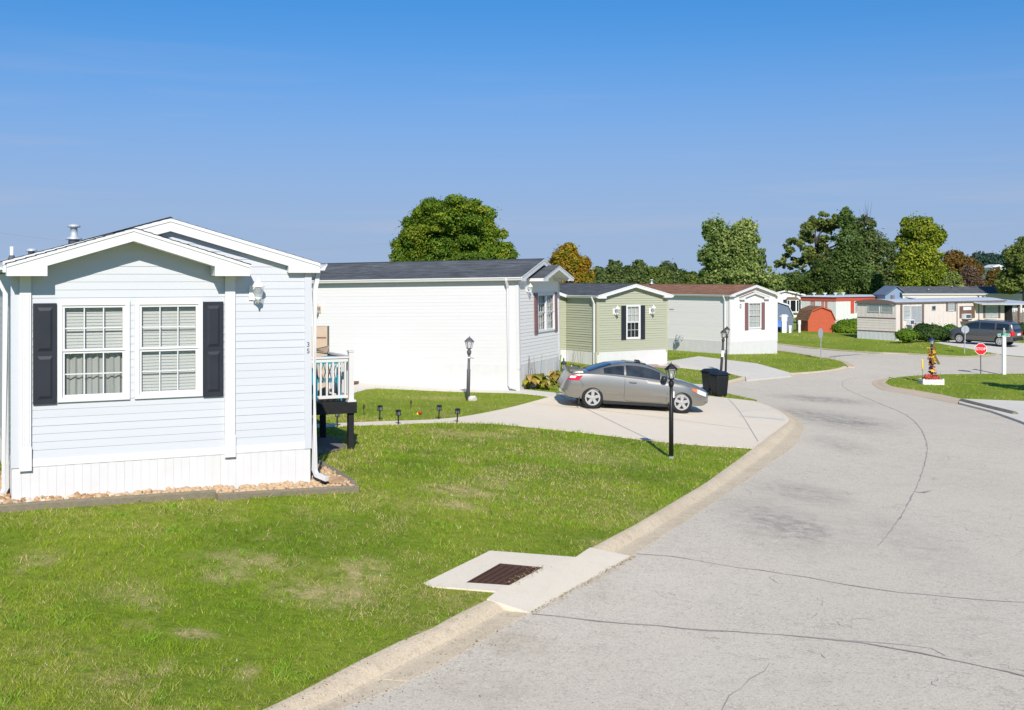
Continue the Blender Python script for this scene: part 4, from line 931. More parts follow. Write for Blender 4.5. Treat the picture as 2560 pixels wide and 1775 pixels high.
class Car:
    """lofted body: tables of top line, belt line, sill, half width and roof half width along the length"""
    def __init__(s, top, belt, sill, hw, rw, crown=0.03, crease=0.5): s.t = (top, belt, sill, hw, rw); s.crown = crown; s.crease = crease
    def section(s, x):
        zt, zb, zs, w, wt = (interp(q, x) for q in s.t); zb = min(zb, zt - 0.012); h = zb - zs
        P = [(0, zs), (w * 0.72, zs), (w * 0.93, zs + 0.02), (w * 0.975, zs + 0.09 * min(1, h / .5)), (w * 0.985, zs + h * 0.33), (w, zs + h * 0.36), (w * 1.0, zs + h * 0.6), (w * 0.985, zs + h * 0.82), (w * 0.955, zb - 0.025), (w * 0.925, zb)]
        c = min(s.crown, (zt - zb) * 0.4)
        a = Vector((w * 0.915, zb + 0.004)); b = Vector((min(wt, w * 0.9), zt - c))
        for k in range(1, 6):
            u = k / 5; q = a.lerp(b, u); bulge = 0.035 * math.sin(u * math.pi) * min(1, (zt - zb) / 0.35); P.append((q.x + bulge, q.y))
        P += [(b.x * 0.85, zt - c * 0.42), (b.x * 0.5, zt - c * 0.12), (0, zt)]
        return P
    def side(s, x, u):
        """point on the glasshouse side, u 0 at the belt and 1 at the roof edge"""
        P = s.section(x); seg = P[9:15]; f = u * 5; i = min(int(f), 4); t = f - i
        return (x, seg[i][0] * (1 - t) + seg[i + 1][0] * t, seg[i][1] * (1 - t) + seg[i + 1][1] * t)
    def topp(s, x, u):
        """point on the top skin, u 0 at the roof edge and 1 at the middle"""
        P = s.section(x)[14:]; f = u * 3; i = min(int(f), 2); t = f - i
        return (x, P[i][0] * (1 - t) + P[i + 1][0] * t, P[i][1] * (1 - t) + P[i + 1][1] * t)
    def skin(s, x, z):
        """outer point of the lower body at height z"""
        P = s.section(x)[1:10]
        for i in range(len(P) - 1):
            if P[i][1] <= z <= P[i + 1][1] + 1e-9:
                t = (z - P[i][1]) / max(P[i + 1][1] - P[i][1], 1e-6); return P[i][0] * (1 - t) + P[i + 1][0] * t
        return P[-1][0] if z > P[-1][1] else P[1][0]
    def body(s, x0, x1, n, arches, par, m, ar):
        mb = MB(); secs = [];
        for i in range(n + 1):
            t = i / n; t = 0.5 - 0.5 * math.cos(t * math.pi) * (0.35) - 0 if False else t
            x = x0 + (x1 - x0) * t; h = s.section(x); secs.append([(x, y, z) for y, z in h] + [(x, -y, z) for y, z in reversed(h[1:-1])])
        k = len(secs[0]); mb.add([p for q in secs for p in q], [(i * k + j, i * k + (j + 1) % k, (i + 1) * k + (j + 1) % k, (i + 1) * k + j) for i in range(n) for j in range(k)] + [tuple(range(k - 1, -1, -1)), tuple(range(n * k, n * k + k))])
        me = bpy.data.meshes.new('body'); me.from_pydata(mb.v, [], mb.f); bm = bmesh.new(); bm.from_mesh(me); bmesh.ops.recalc_face_normals(bm, faces=bm.faces); bm.to_mesh(me); bm.free()
        o = link('body', me, m, par)
        for ax in arches:      # wheel openings
            c = MB().lathe([(ar, -1.4), (ar, -0.0)], 40, (ax, 0.0, ar * 0.93), 'y'); cut = bpy.data.meshes.new('cut')
            for sgn in (1, -1):
                c = MB().lathe([(ar, 0.52), (ar, 1.4)], 40, (ax, 0, ar * 0.93), 'y')
                cm = bpy.data.meshes.new('cut'); cm.from_pydata([(x, sgn * y, z) for x, y, z in c.v], [], c.f); bm = bmesh.new(); bm.from_mesh(cm); bmesh.ops.recalc_face_normals(bm, faces=bm.faces); bm.to_mesh(cm); bm.free()
                co = bpy.data.objects.new('cut', cm); COL.objects.link(co)
                md = o.modifiers.new('b', 'BOOLEAN'); md.operation = 'DIFFERENCE'; md.object = co; md.solver = 'EXACT'
        dg = bpy.context.evaluated_depsgraph_get(); me2 = bpy.data.meshes.new_from_object(o.evaluated_get(dg))
        for md in list(o.modifiers): q = md.object; o.modifiers.remove(md); bpy.data.objects.remove(q)
        o.data = me2; me2.name = 'body'
        if not me2.materials: me2.materials.append(m)
        me2.shade_smooth(); me2.set_sharp_from_angle(angle=R(32))
        return o
    def patch(s, name, fn, us, vs, off, m, par, both=True):
        """sheet on the skin: fn(u, v) -> point, pushed outwards by off"""
        out = None
        for sgn in ((1, -1) if both else (1,)):
            n, k = len(us), len(vs); P = [Vector(fn(u, v)) for u in us for v in vs]; vs_ = []
            for i in range(n):
                for j in range(k):
                    a = P[min(i + 1, n - 1) * k + j] - P[max(i - 1, 0) * k + j]; b = P[i * k + min(j + 1, k - 1)] - P[i * k + max(j - 1, 0)]
                    nr = a.cross(b); nr = nr.normalized() if nr.length > 1e-9 else Vector((0, 1, 0))
                    if nr.y < 0 and abs(nr.y) > abs(nr.z): nr = -nr
                    elif nr.z < 0 and abs(nr.z) >= abs(nr.y): nr = -nr
                    q = P[i * k + j] + nr * off; vs_.append((q.x, q.y * sgn, q.z))
            out = MB().add(vs_, [(i * k + j, (i + 1) * k + j, (i + 1) * k + j + 1, i * k + j + 1) for i in range(n - 1) for j in range(k - 1)]).build(name, m, par, True)
        return out
def lin(a, b, n): return [a + (b - a) * i / (n - 1) for i in range(n)]
def wheel(par, x, y, r, rr, sgn, spokes=5, m='alloy'):
    w = MB().lathe([(r * 0.66, -0.09), (r * 0.93, -0.105), (r, -0.07), (r, 0.07), (r * 0.93, 0.105), (r * 0.66, 0.09)], 32, (x, y, r), 'y').build('wheel', 'tire', par, True)
    yo = y + sgn * 0.075
    MB().lathe([(rr, -0.03 * sgn), (rr * 1.05, 0.034 * sgn), (rr * 0.86, 0.034 * sgn), (rr * 0.82, -0.02 * sgn)], 32, (x, yo, r), 'y', caps=False).build('rim', m, w)
    MB().lathe([(rr * 0.9, -0.05), (rr * 0.9, -0.045)], 24, (x, yo - sgn * 0.04, r), 'y').build('brake_disc', 'grey_metal', w)
    sp = MB()
    for k in range(spokes):
        a = 2 * math.pi * k / spokes + math.pi / 2; c, s_ = math.cos(a), math.sin(a)
        def pt(rad, lat, dy): return (x + c * rad - s_ * lat, yo + dy * sgn, r + s_ * rad + c * lat)
        f = [pt(0.02, -0.042, .028), pt(rr * 0.9, -0.046, .030), pt(rr * 0.9, 0.046, .030), pt(0.02, 0.042, .028)]; b = [pt(0.02, -0.042, -.01), pt(rr * 0.93, -0.050, -.01), pt(rr * 0.93, 0.050, -.01), pt(0.02, 0.042, -.01)]
        sp.hexa(f if sgn < 0 else f[::-1], b if sgn < 0 else b[::-1])
    sp.lathe([(0.055, -0.01 * sgn), (0.055, 0.034 * sgn), (0.045, 0.04 * sgn)], 14, (x, yo, r), 'y').build('spokes', m, w)
    return w
M['paint_silver'] = mat('silver_paint', (0.265, 0.25, 0.22), 0.33, metal=0.6, var=0.05, coat=1.0)
M['paint_grey'] = mat('grey_paint', (0.10, 0.098, 0.095), 0.35, metal=0.4, coat=0.8)
M['car_glass'] = mat('car_glass', (0.012, 0.016, 0.02), 0.04, spec=0.9)
M['car_side_glass'] = mat('car_side_glass', (0.040, 0.046, 0.050), 0.05, spec=0.7, var=0.8, scale=3.0, col2=(0.010, 0.012, 0.014))
M['black_plastic'] = mat('black_plastic', (0.015, 0.015, 0.016), 0.5)
M['tail_red'] = mat('tail_red', (0.55, 0.008, 0.02), 0.15, coat=1.0)
M['lens_clear'] = mat('lens_clear', (0.75, 0.77, 0.80), 0.12, coat=1.0)
M['amber'] = mat('amber', (0.75, 0.17, 0.03), 0.2, coat=1.0)
M['chrome'] = mat('chrome', (0.7, 0.7, 0.7), 0.12, metal=1.0)

pr, pf = g(1471, 1021), g(1697, 1034)
dirv = (pf - pr); dirv.z = 0; yaw = math.atan2(dirv.y, dirv.x) + R(2.0)
mid = (pr + pf) / 2
pitch = math.atan2(pr.z - pf.z, dirv.length)
car = thing('parked_car', 'silver two-door coupe parked nose to the road on the concrete driveway', 'car', (mid.x, mid.y + 0.75, (pr.z + pf.z) / 2 + 0.012), (0, pitch, yaw))
CV = Car(top=[(-2.20, 0.60), (-2.13, 0.76), (-2.03, 0.94), (-1.90, 1.04), (-1.48, 1.09), (-1.1, 1.215), (-0.75, 1.325), (-0.36, 1.39), (0.0, 1.385), (0.37, 1.325), (0.72, 1.19), (1.10, 0.985), (1.45, 0.925), (1.8, 0.83), (2.08, 0.71), (2.22, 0.60)],
         belt=[(-2.20, 0.58), (-2.13, 0.73), (-2.03, 0.90), (-1.88, 0.985), (-1.4, 1.025), (-1.0, 1.02), (0, 0.955), (0.65, 0.905), (1.10, 0.885), (1.5, 0.83), (1.85, 0.745), (2.1, 0.64), (2.22, 0.56)],
         sill=[(-2.20, 0.46), (-2.12, 0.33), (-1.9, 0.27), (-1.3, 0.24), (1.3, 0.22), (1.9, 0.21), (2.1, 0.24), (2.22, 0.34)],
         hw=[(-2.20, 0.58), (-2.12, 0.74), (-1.95, 0.81), (-1.6, 0.85), (-1.3, 0.865), (0, 0.87), (1.3, 0.865), (1.65, 0.83), (1.95, 0.72), (2.12, 0.58), (2.22, 0.42)],
         rw=[(-2.20, 0.5), (-1.9, 0.66), (-1.4, 0.64), (-0.9, 0.57), (0, 0.54), (0.5, 0.57), (1.1, 0.72), (1.5, 0.74), (1.9, 0.62), (2.22, 0.4)])
CV.body(-2.20, 2.22, 64, (-1.325, 1.325), car, M['paint_silver'], 0.352)
CV.patch('side_window', lambda x, u: CV.side(x, u), lin(-0.36, 0.66, 16), lin(0.08, 0.84, 6), 0.006, 'car_side_glass', car, label if False else True)
CV.patch('quarter_window', lambda x, u: CV.side(x, u), lin(-1.02, -0.42, 10), lin(0.08, 0.80, 6), 0.006, 'car_side_glass', car)
CV.patch('windshield', lambda x, u: CV.topp(x, u), lin(0.34, 1.12, 12), lin(0.0, 1.0, 8), 0.010, 'car_glass', car)
CV.patch('rear_window', lambda x, u: CV.topp(x, u), lin(-1.46, -0.78, 10), lin(0.0, 1.0, 8), 0.010, 'car_glass', car)
MB().hexa([(-0.30, -0.42, 1.400), (0.28, -0.40, 1.372), (0.28, 0.40, 1.372), (-0.30, 0.42, 1.400)], [(-0.30, -0.42, 1.36), (0.28, -0.40, 1.33), (0.28, 0.40, 1.33), (-0.30, 0.42, 1.36)]).build('sunroof', 'car_glass', car)
MB().tube([(0.10, -0.40, 1.405), (0.14, 0, 1.425), (0.10, 0.40, 1.405)], 0.022, 6).build('sunroof_visor', 'black_plastic', car)
for sgn in (-1, 1):
    for ax in (-1.325, 1.325):
        wheel(car, ax, sgn * 0.765, 0.318, 0.215, sgn)
        MB().lathe([(0.350, 0.50), (0.350, 0.51)], 24, (ax, 0, 0.33), 'y') if False else None
    # door seams
    for pts in ([(-0.40, z) for z in lin(0.99, 0.36, 10)] + [(-0.36, 0.30), (-0.20, 0.27)] + [(x, 0.265) for x in lin(0.0, 0.75, 6)] + [(0.86, 0.34), (0.88, 0.55), (0.85, 0.86)], [(-1.10, 0.995), (-0.95, 0.95)] if False else [(1.12, 0.86), (1.5, 0.80), (1.85, 0.70)], [(-1.72, 0.82), (-1.62, 0.66), (-1.66, 0.60)]):
        MB().tube([(x, sgn * (CV.skin(x, z) + 0.001), z) for x, z in pts], 0.005, 4).build('panel_gap', 'black_plastic', car)
    MB().tube([(x, sgn * (CV.skin(x, z) + 0.004), z) for x, z in zip(lin(-0.98, 0.92, 10), lin(0.475, 0.44, 10))], 0.011, 4).build('side_crease', 'paint_silver', car)
    MB().tube([(-0.27, sgn * (CV.skin(-0.27, .83) + 0.0), .83), (-0.24, sgn * (CV.skin(-.24, .83) + 0.03), .83), (-0.08, sgn * (CV.skin(-.08, .825) + 0.03), .825), (-0.05, sgn * (CV.skin(-.05, .825)), .825)], 0.014, 6).build('door_handle', 'paint_silver', car)
    MB(Matrix.Translation((0.74, sgn * 0.93, 0.985))).lathe([(0.02, -0.085), (0.085, -0.07), (0.095, 0.0), (0.075, 0.07), (0.02, 0.085)], 12).build('door_mirror', 'black_plastic', car, True)
    MB().tube([(0.78, sgn * 0.80, 0.94), (0.76, sgn * 0.90, 0.955)], 0.025, 6).build('mirror_arm', 'black_plastic', car)
    # tail lamp: red with a clear window
    def tl(x, t, lo=0.0, hi=1.0):
        zlo = 0.80; zhi = 0.94; z = zlo + (zhi - zlo) * t; xx = x + 0.10 * (t - 0.5); return (xx, max(CV.skin(xx, z), 0.2), z)
    CVs = CV.patch('taillight', lambda x, t: (tl(x, t)[0], sgn * tl(x, t)[1], tl(x, t)[2]) if sgn > 0 else tl(x, t), lin(-2.03, -1.70, 8), lin(0, 1, 5), 0.010, 'tail_red', car, False)
    if sgn < 0:
        for v in CVs.data.vertices: v.co.y = -abs(v.co.y)
    CVs2 = CV.patch('taillight_lens', lambda x, t: tl(x, t), lin(-2.02, -1.86, 5), lin(0.42, 0.85, 3), 0.016, 'lens_clear', CVs, False)
    if sgn < 0:
        for v in CVs2.data.vertices: v.co.y = -abs(v.co.y)
    def hl(x, t):
        z0 = interp([(1.60, 0.70), (1.8, 0.60), (2.1, 0.50)], x); z1 = interp([(1.60, 0.745), (1.8, 0.715), (2.1, 0.615)], x); z = z0 + (z1 - z0) * t; return (x, max(CV.skin(x, z), 0.2), z)
    hq = CV.patch('headlight', hl, lin(1.78, 2.10, 8), lin(0, 1, 5), 0.010, 'lens_clear', car, False); h2_ = CV.patch('turn_signal', hl, lin(1.62, 1.80, 5), lin(0, 1, 5), 0.010, 'amber', car, False)
    if sgn < 0:
        for q in (hq, h2_):
            for v in q.data.vertices: v.co.y = -abs(v.co.y)
    fl = MB().box(2.02, 2.10, min(sgn * 0.48, sgn * 0.60), max(sgn * 0.48, sgn * 0.60), 0.30, 0.37).build('fog_light', 'black_plastic', car)
MB().hexa([(-2.02, -0.62, 1.085), (-1.62, -0.66, 1.105), (-1.62, 0.66, 1.105), (-2.02, 0.62, 1.085)], [(-2.0, -0.62, 1.02), (-1.62, -0.66, 1.05), (-1.62, 0.66, 1.05), (-2.0, 0.62, 1.02)]).build('spoiler', 'paint_silver', car)
MB().box(2.12, 2.235, -0.40, 0.40, 0.53, 0.59).build('grille', 'black_plastic', car)
MB().box(2.10, 2.20, -0.45, 0.45, 0.30, 0.42).build('air_intake', 'black_plastic', car)
MB().tube([(-2.13, 0.45, 0.26), (-2.24, 0.45, 0.25)], 0.035, 8).build('exhaust_pipe', 'chrome', car)
MB().box(-1.0, 0.95, -0.80, 0.80, 0.16, 0.25).build('underbody', 'black_plastic', car)
for sgn in (-1, 1):
    for x in (-1.72, 0.93): MB().box(x, x + 0.02, sgn * 0.78 - 0.09, sgn * 0.78 + 0.09, 0.12, 0.30).build('mud_flap', 'black_plastic', car)

# dark grey people carrier by the far trailers
sr, sf = g(2497, 868.6), g(2415, 856.5)
sv_dir = Vector((-0.72, 0.69)); van = thing('parked_van', 'dark grey minivan parked on the slab beside the beige trailer', 'van', (0, 0, 0))
SV = Car(top=[(-2.42, 0.75), (-2.40, 1.05), (-2.28, 1.45), (-2.1, 1.66), (-1.7, 1.73), (0, 1.74), (0.5, 1.70), (0.85, 1.58), (1.25, 1.33), (1.55, 1.15), (1.9, 1.06), (2.25, 0.93), (2.42, 0.70)],
         belt=[(-2.42, 0.7), (-2.40, 0.92), (-2.2, 1.10), (-1.0, 1.10), (0.5, 1.06), (1.5, 1.02), (2.0, 0.95), (2.3, 0.83), (2.42, 0.66)],
         sill=[(-2.42, 0.42), (-2.2, 0.34), (-1.5, 0.30), (1.5, 0.28), (2.2, 0.28), (2.42, 0.4)],
         hw=[(-2.42, 0.72), (-2.3, 0.86), (-1.9, 0.92), (0, 0.94), (1.5, 0.93), (2.0, 0.86), (2.3, 0.68), (2.42, 0.5)],
         rw=[(-2.42, 0.66), (-2.1, 0.72), (-1.5, 0.74), (0, 0.74), (0.8, 0.74), (1.5, 0.80), (2.0, 0.74), (2.42, 0.45)], crown=0.05)
SV.body(-2.42, 2.42, 60, (-1.45, 1.45), van, M['paint_grey'], 0.385)
for a, b, nm in ((-2.05, -1.18, 'rear_side_window'), (-1.05, -0.02, 'sliding_door_window'), (0.05, 1.05, 'front_window')): SV.patch(nm, lambda x, u: SV.side(x, u), lin(a, b, 8), lin(0.10, 0.86, 5), 0.007, 'car_glass', van)
SV.patch('windshield', lambda x, u: SV.topp(x, u), lin(0.55, 1.5, 8), lin(0.1, 1, 4), 0.007, 'car_glass', van)
MB().hexa([(-2.425, -0.68, 1.08), (-2.425, 0.68, 1.08), (-2.20, 0.62, 1.60), (-2.20, -0.62, 1.60)], [(-2.38, -0.68, 1.08), (-2.38, 0.68, 1.08), (-2.15, 0.62, 1.60), (-2.15, -0.62, 1.60)]).build('rear_window', 'car_glass', van)
for sgn in (-1, 1):
    for ax in (-1.45, 1.45): wheel(van, ax, sgn * 0.82, 0.345, 0.235, sgn, 7)
    MB().hexa([(-2.36, sgn * 0.70, 0.78), (-2.16, sgn * 0.91, 0.78), (-2.16, sgn * 0.88, 1.10), (-2.34, sgn * 0.74, 1.10)], [(-2.43, sgn * 0.70, 0.78), (-2.30, sgn * 0.935, 0.78), (-2.28, sgn * 0.92, 1.10), (-2.41, sgn * 0.74, 1.10)]).build('taillight', 'tail_red', van)
    MB().tube([(x, sgn * 0.66, 1.765) for x in lin(-1.9, 0.3, 6)], 0.022, 6).build('roof_rack', 'chrome', van)
    MB().tube([(x, sgn * (SV.skin(x, 0.70) + 0.008), 0.70) for x in lin(-0.95, 1.0, 8)], 0.022, 4).build('side_moulding', 'paint_grey', van)
    MB(Matrix.Translation((1.12, sgn * 1.02, 1.12))).lathe([(0.03, -0.09), (0.09, -0.06), (0.09, 0.06), (0.03, 0.09)], 10).build('door_mirror', 'black_plastic', van, True)
    for x in (0.1, -0.95): MB().box(x, x + 0.18, sgn * 0.945 - 0.012, sgn * 0.945 + 0.012, 0.98, 1.01).build('door_handle', 'chrome', van)
MB().box(-2.47, -2.36, -0.80, 0.80, 0.42, 0.66).build('rear_bumper', 'black_plastic', van)
MB().box(-2.47, -2.43, -0.26, 0.26, 0.80, 0.94).build('licence_plate', 'sign_white', van)
MB().box(-1.0, 1.0, -0.8, 0.8, 0.2, 0.32).build('underbody', 'black_plastic', van)
ya = math.atan2(sv_dir.y, sv_dir.x); c_ = (sr + sf) / 2
van.location = (c_.x + 0.3, c_.y + 0.4, tz(c_.x, c_.y) + 0.02); van.rotation_euler = (0, R(-2.0), ya)

# ------------------------------------------------------------------ street furniture
def lamp_post(label, px, py, H, m='black_metal', lean=(0, 0), r=0.045, extra=None, dz=0.0, group='garden lamp posts', loc=None):
    p = loc or g(px, py); t = thing('lamp_post', label, 'lamp post', (p.x, p.y, p.z + dz), (lean[0], lean[1], 0), group)
    hp = H - 0.46
    MB().lathe([(r * 1.15, -0.1), (r * 1.15, hp * 0.62), (r * 0.85, hp * 0.64), (r * 0.85, hp - 0.05)], 12).build('post', m, t, True)
    MB().lathe([(r * 0.9, hp - 0.12), (r * 1.35, hp - 0.08), (r * 1.5, hp - 0.02), (r * 0.7, hp + 0.04), (r * 1.6, hp + 0.065), (r * 1.7, hp + 0.085)], 12).build('collar', m, t, True)
    b = MB().lathe([(0.085, hp + 0.086), (0.125, hp + 0.27)], 6).build('lantern_glass', 'lamp_glass', t)
    for k in range(6):
        a = 2 * math.pi * k / 6; MB().tube([(0.086 * math.cos(a), 0.086 * math.sin(a), hp + 0.08), (0.128 * math.cos(a), 0.128 * math.sin(a), hp + 0.275)], 0.008, 4).build('lantern_bar', m, t)
    MB().lathe([(0.015, hp + 0.09), (0.02, hp + 0.20), (0.0, hp + 0.22)], 6).build('bulb', 'white_paint', t, True)
    MB().lathe([(0.155, hp + 0.272), (0.145, hp + 0.295), (0.09, hp + 0.355), (0.045, hp + 0.395), (0.03, hp + 0.40), (0.012, hp + 0.43), (0.004, hp + 0.46)], 6).build('lantern_roof', m, t)
    return t
lp = lamp_post('tall black lamp post on the lawn in front of the silver coupe', 1678, 1146, 2.2)
MB().lathe([(0.06, -0.05), (0.06, 0.05)], 10).build('base_collar', 'galv', lp)
MB().box(0.04, 0.07, -0.02, 0.02, 1.38, 1.52).build('name_plate', 'sign_white', lp)
lp2 = lamp_post('weathered grey lamp post with a short crossbar in front of the white wall', 1170, 1001, 1.97, 'grey_metal', (0, R(1.3)), 0.048)
MB().tube([(0.03, -0.02, 1.30), (0.15, -0.02, 1.285)], 0.009, 6).build('crossbar', 'grey_metal', lp2)
MB().box(-0.04, 0.03, -0.062, -0.05, 1.29, 1.33).build('tag', 'sign_white', lp2)
lp3 = lamp_post('brown lamp post leaning beside the trash bins with a white number plate', 1801, 951, 2.25, 'brown_metal', (0, R(4.0)), 0.05)
MB().box(-0.05, 0.06, -0.066, -0.053, 1.02, 1.30).build('number_plate', 'tin_white', lp3); MB().tube([(0.07, -0.06, 1.02), (0.075, -0.06, 0.80)], 0.03, 6).build('hanging_ornament', 'galv', lp3)
lp4 = lamp_post('brown lamp post standing right behind the leaning one by the driveway', 1814, 934, 2.22, 'brown_metal', (0, R(1.8)), 0.045)
# stone at the foot of the grey post
def rock(name, label, cat, loc, s, m, seed, par=None, top=True):
    rn = random.Random(seed); bm = bmesh.new(); bmesh.ops.create_icosphere(bm, subdivisions=2, radius=1.0)
    for v in bm.verts:
        k = 1 + rn.uniform(-0.16, 0.16); v.co = Vector((v.co.x * s[0] * k, v.co.y * s[1] * k, v.co.z * s[2] * k))
    me = bpy.data.meshes.new(name); bm.to_mesh(me); bm.free(); o = link(name, me, m, par); o.location = loc
    if top: tag(o, label, cat)
    return o
q = g(1181, 1002); rock('stone', 'pale angular stone at the foot of the grey lamp post', 'stone', (q.x, q.y, q.z + 0.05), (0.14, 0.09, 0.11), 'rock', 4)

def bin_(label, px, py, rot, H=0.92, w=0.52, dep=0.56):
    p = g(px, py); t = thing('trash_bin', label, 'trash bin', p, rot, 'black wheeled trash bins by the road')
    a, b = w / 2, dep / 2; c = 0.80
    lo = [(-a * c, -b * c, 0.02), (a * c, -b * c, 0.02), (a * c, b * c, 0.02), (-a * c, b * c, 0.02)]; hi = [(-a, -b, H * 0.86), (a, -b, H * 0.86), (a, b, H * 0.86), (-a, b, H * 0.86)]
    o = MB().add(lo + hi, [(3, 2, 1, 0), (0, 1, 5, 4), (1, 2, 6, 5), (2, 3, 7, 6), (3, 0, 4, 7), (4, 5, 6, 7)]).build('body', 'bin', t)
    md = o.modifiers.new('bevel', 'BEVEL'); md.width = 0.05; md.segments = 3
    MB().box(-a - 0.025, a + 0.025, -b - 0.025, b + 0.025, H * 0.862, H * 0.90).build('rim', 'bin', t)
    L_ = MB(); n = 8; vs = []
    for i in range(n + 1):
        u = i / n; z = H * 0.902 + 0.09 * math.sin(u * math.pi) ** 0.6 * 1.0; y = -b - 0.03 + (dep + 0.06) * u
        vs += [(-a - 0.03, y, H * 0.902), (-a * 0.82, y, z), (a * 0.82, y, z), (a + 0.03, y, H * 0.902)]
    L_.add(vs, [(i * 4 + j, i * 4 + j + 1, (i + 1) * 4 + j + 1, (i + 1) * 4 + j) for i in range(n) for j in range(3)]).build('lid', 'bin_lid', t, True)
    MB().tube([(-a * 0.8, b + 0.07, H * 0.84), (a * 0.8, b + 0.07, H * 0.84)], 0.018, 8).build('handle', 'bin', t)
    for s in (-1, 1): MB().lathe([(0.10, -0.025), (0.10, 0.025)], 16, (0, 0, 0)).build('wheel', 'tire', t).matrix_local = Matrix.Translation((s * a * 0.86, b * 0.86, 0.10)) @ Matrix.Rotation(R(90), 4, 'Y')
    return t
bin_('black wheeled trash bin nearer the road, in front of its twin', 1798, 991, R(20))
bin_('black wheeled trash bin half hidden behind the front one', 1777, 982, R(24))

def octagon(t, z, y, m, r, name='sign_plate'):
    P = [(r * math.cos(R(22.5 + 45 * k)), z + r * math.sin(R(22.5 + 45 * k))) for k in range(8)]
    return MB().prism(P, y, y + 0.006).build(name, m, t)
def stop_sign(label, px, py, H, rz, R_, face=True, lean=0.0):
    p = g(px, py); t = thing('stop_sign', label, 'road sign', p, (0, lean, rz), 'stop signs at the junction')
    MB().box(-0.025, 0.025, -0.0, 0.04, -0.2, H - 0.05).build('post', 'grey_metal' if face else 'sign_back', t)
    z = H - R_ * 0.93
    if face:
        octagon(t, z, -0.012, 'sign_white', R_); f = octagon(t, z, -0.020, 'sign_red', R_ * 0.93, 'red_face')
        text_part('STOP', Matrix.Identity(4), (0, -0.021, z), R_ * 0.66, 'sign_white', t, 0.003)
    else:
        octagon(t, z, -0.012, 'sign_back', R_, 'sign_plate')
        for zz_ in (-0.2, 0.2): MB().lathe([(0.015, -0.02), (0.015, -0.013)], 8, (0, 0, z + zz_), 'y').build('bolt', 'galv', t)
    return t
stop_sign('red octagonal STOP sign on a short post facing the camera', 2452, 934, 1.62, R(-8), 0.325)
stop_sign('grey back of a leaning road sign on the corner lawn by the white house', 2051, 897, 1.78, R(228), 0.31, False, R(-1.5))
stop_sign('grey back of an octagonal sign before the clipped dark bush', 2411, 884, 1.85, R(175), 0.27, False, R(-2.0))
p = g(2510, 936); t = thing('street_name_sign', 'white square post with green street name plates at the junction', 'street sign', p, R(-6))
MB().box(-0.085, 0.085, -0.085, 0.085, -0.2, 1.98).build('post', 'white_paint', t); MB().add([(-.085, -.085, 1.98), (.085, -.085, 1.98), (.085, .085, 1.98), (-.085, .085, 1.98), (0, 0, 2.04)], [(0, 1, 4), (1, 2, 4), (2, 3, 4), (3, 0, 4)]).build('post_cap', 'white_paint', t)
MB().lathe([(0.03, 2.0), (0.03, 2.42)], 8).build('bracket', 'galv', t)
def plate(x0, x1, z0, z1, mt):
    a = MB(mt).box(x0, x1, -0.045, -0.035, z0, z1).build('name_plate', 'sign_white', t); MB(mt).box(x0 + .018, x1 - .018, -0.049, -0.0455, z0 + .018, z1 - .018).build('green_face', 'sign_green', a)
    return a
pa = plate(-0.33, 0.30, 2.02, 2.17, Matrix.Identity(4)); rn = random.Random(5)
for (x0, x1, zc) in ((-0.24, -0.19, 2.095), (-0.17, -0.13, 2.09), (-0.11, -0.07, 2.09), (-0.05, -0.01, 2.085), (0.01, 0.05, 2.085), (0.07, 0.11, 2.09), (0.18, 0.22, 2.08)): MB().box(x0, x1, -0.0515, -0.0495, zc - 0.03, zc + 0.03).build('lettering', mat('sign_ink', (0.35, 0.72, 0.55), 0.5) if 'sign_ink' not in bpy.data.materials else bpy.data.materials['sign_ink'], pa)
m2_ = Matrix.Rotation(R(62), 4, 'Z'); pb = plate(-0.33, 0.33, 2.20, 2.35, m2_)
for k in range(6): MB(m2_).box(-0.2 + k * 0.065, -0.16 + k * 0.065, -0.0515, -0.0495, 2.245, 2.305).build('lettering', bpy.data.materials['sign_ink'], pb)
MB().lathe([(0.035, 2.36), (0.05, 2.42), (0.02, 2.48)], 8).build('finial', 'galv', t, True)

# island planter and the decorated lamp post in it
pc = g(2328, 960)
lp5 = lamp_post('dark lamp post wrapped in autumn flowers rising from the white planter', 0, 0, 2.28, 'navy', (0, 0), 0.045, loc=Vector((pc.x + 0.03, pc.y, pc.z)))
cols = {'orange': (0.75, 0.22, 0.01), 'yellow': (0.80, 0.45, 0.02), 'purple': (0.07, 0.012, 0.10), 'rust': (0.20, 0.05, 0.01), 'olive': (0.13, 0.09, 0.01), 'peach': (0.80, 0.38, 0.18)}
for k, c in cols.items(): M['silk_' + k] = mat('silk_' + k, c, 0.7, var=0.3, scale=20)
rn = random.Random(11)
gar = thing('flower_garland', 'garland of orange yellow and purple silk flowers wound up the lamp post', 'garland', (pc.x + 0.03, pc.y, pc.z))
for k in range(44):
    z = 0.52 + 1.26 * k / 44; a = k * 1.15 + rn.uniform(-.3, .3); rr2 = 0.085 + rn.uniform(0, 0.05) + (0.04 if z > 1.55 else 0); s = rn.uniform(0.075, 0.125); f = MB(Matrix.Translation((rr2 * math.cos(a), rr2 * math.sin(a), z)) @ Matrix.Rotation(rn.uniform(0, 6), 4, Vector((rn.uniform(-1, 1), rn.uniform(-1, 1), 1)).normalized()))
    for q in range(6):
        b = q * math.pi / 3; c, s_ = math.cos(b), math.sin(b)
        f.add([(0, 0, -0.01), (c * s * .7 - s_ * s * .4, s_ * s * .7 + c * s * .4, 0.02), (c * s * 1.2, s_ * s * 1.2, -0.005), (c * s * .7 + s_ * s * .4, s_ * s * .7 - c * s * .4, 0.02)], [(0, 1, 2, 3)])
    f.build('flower', 'silk_' + rn.choice(['orange', 'yellow', 'purple', 'rust', 'olive', 'peach', 'orange', 'yellow']), gar)
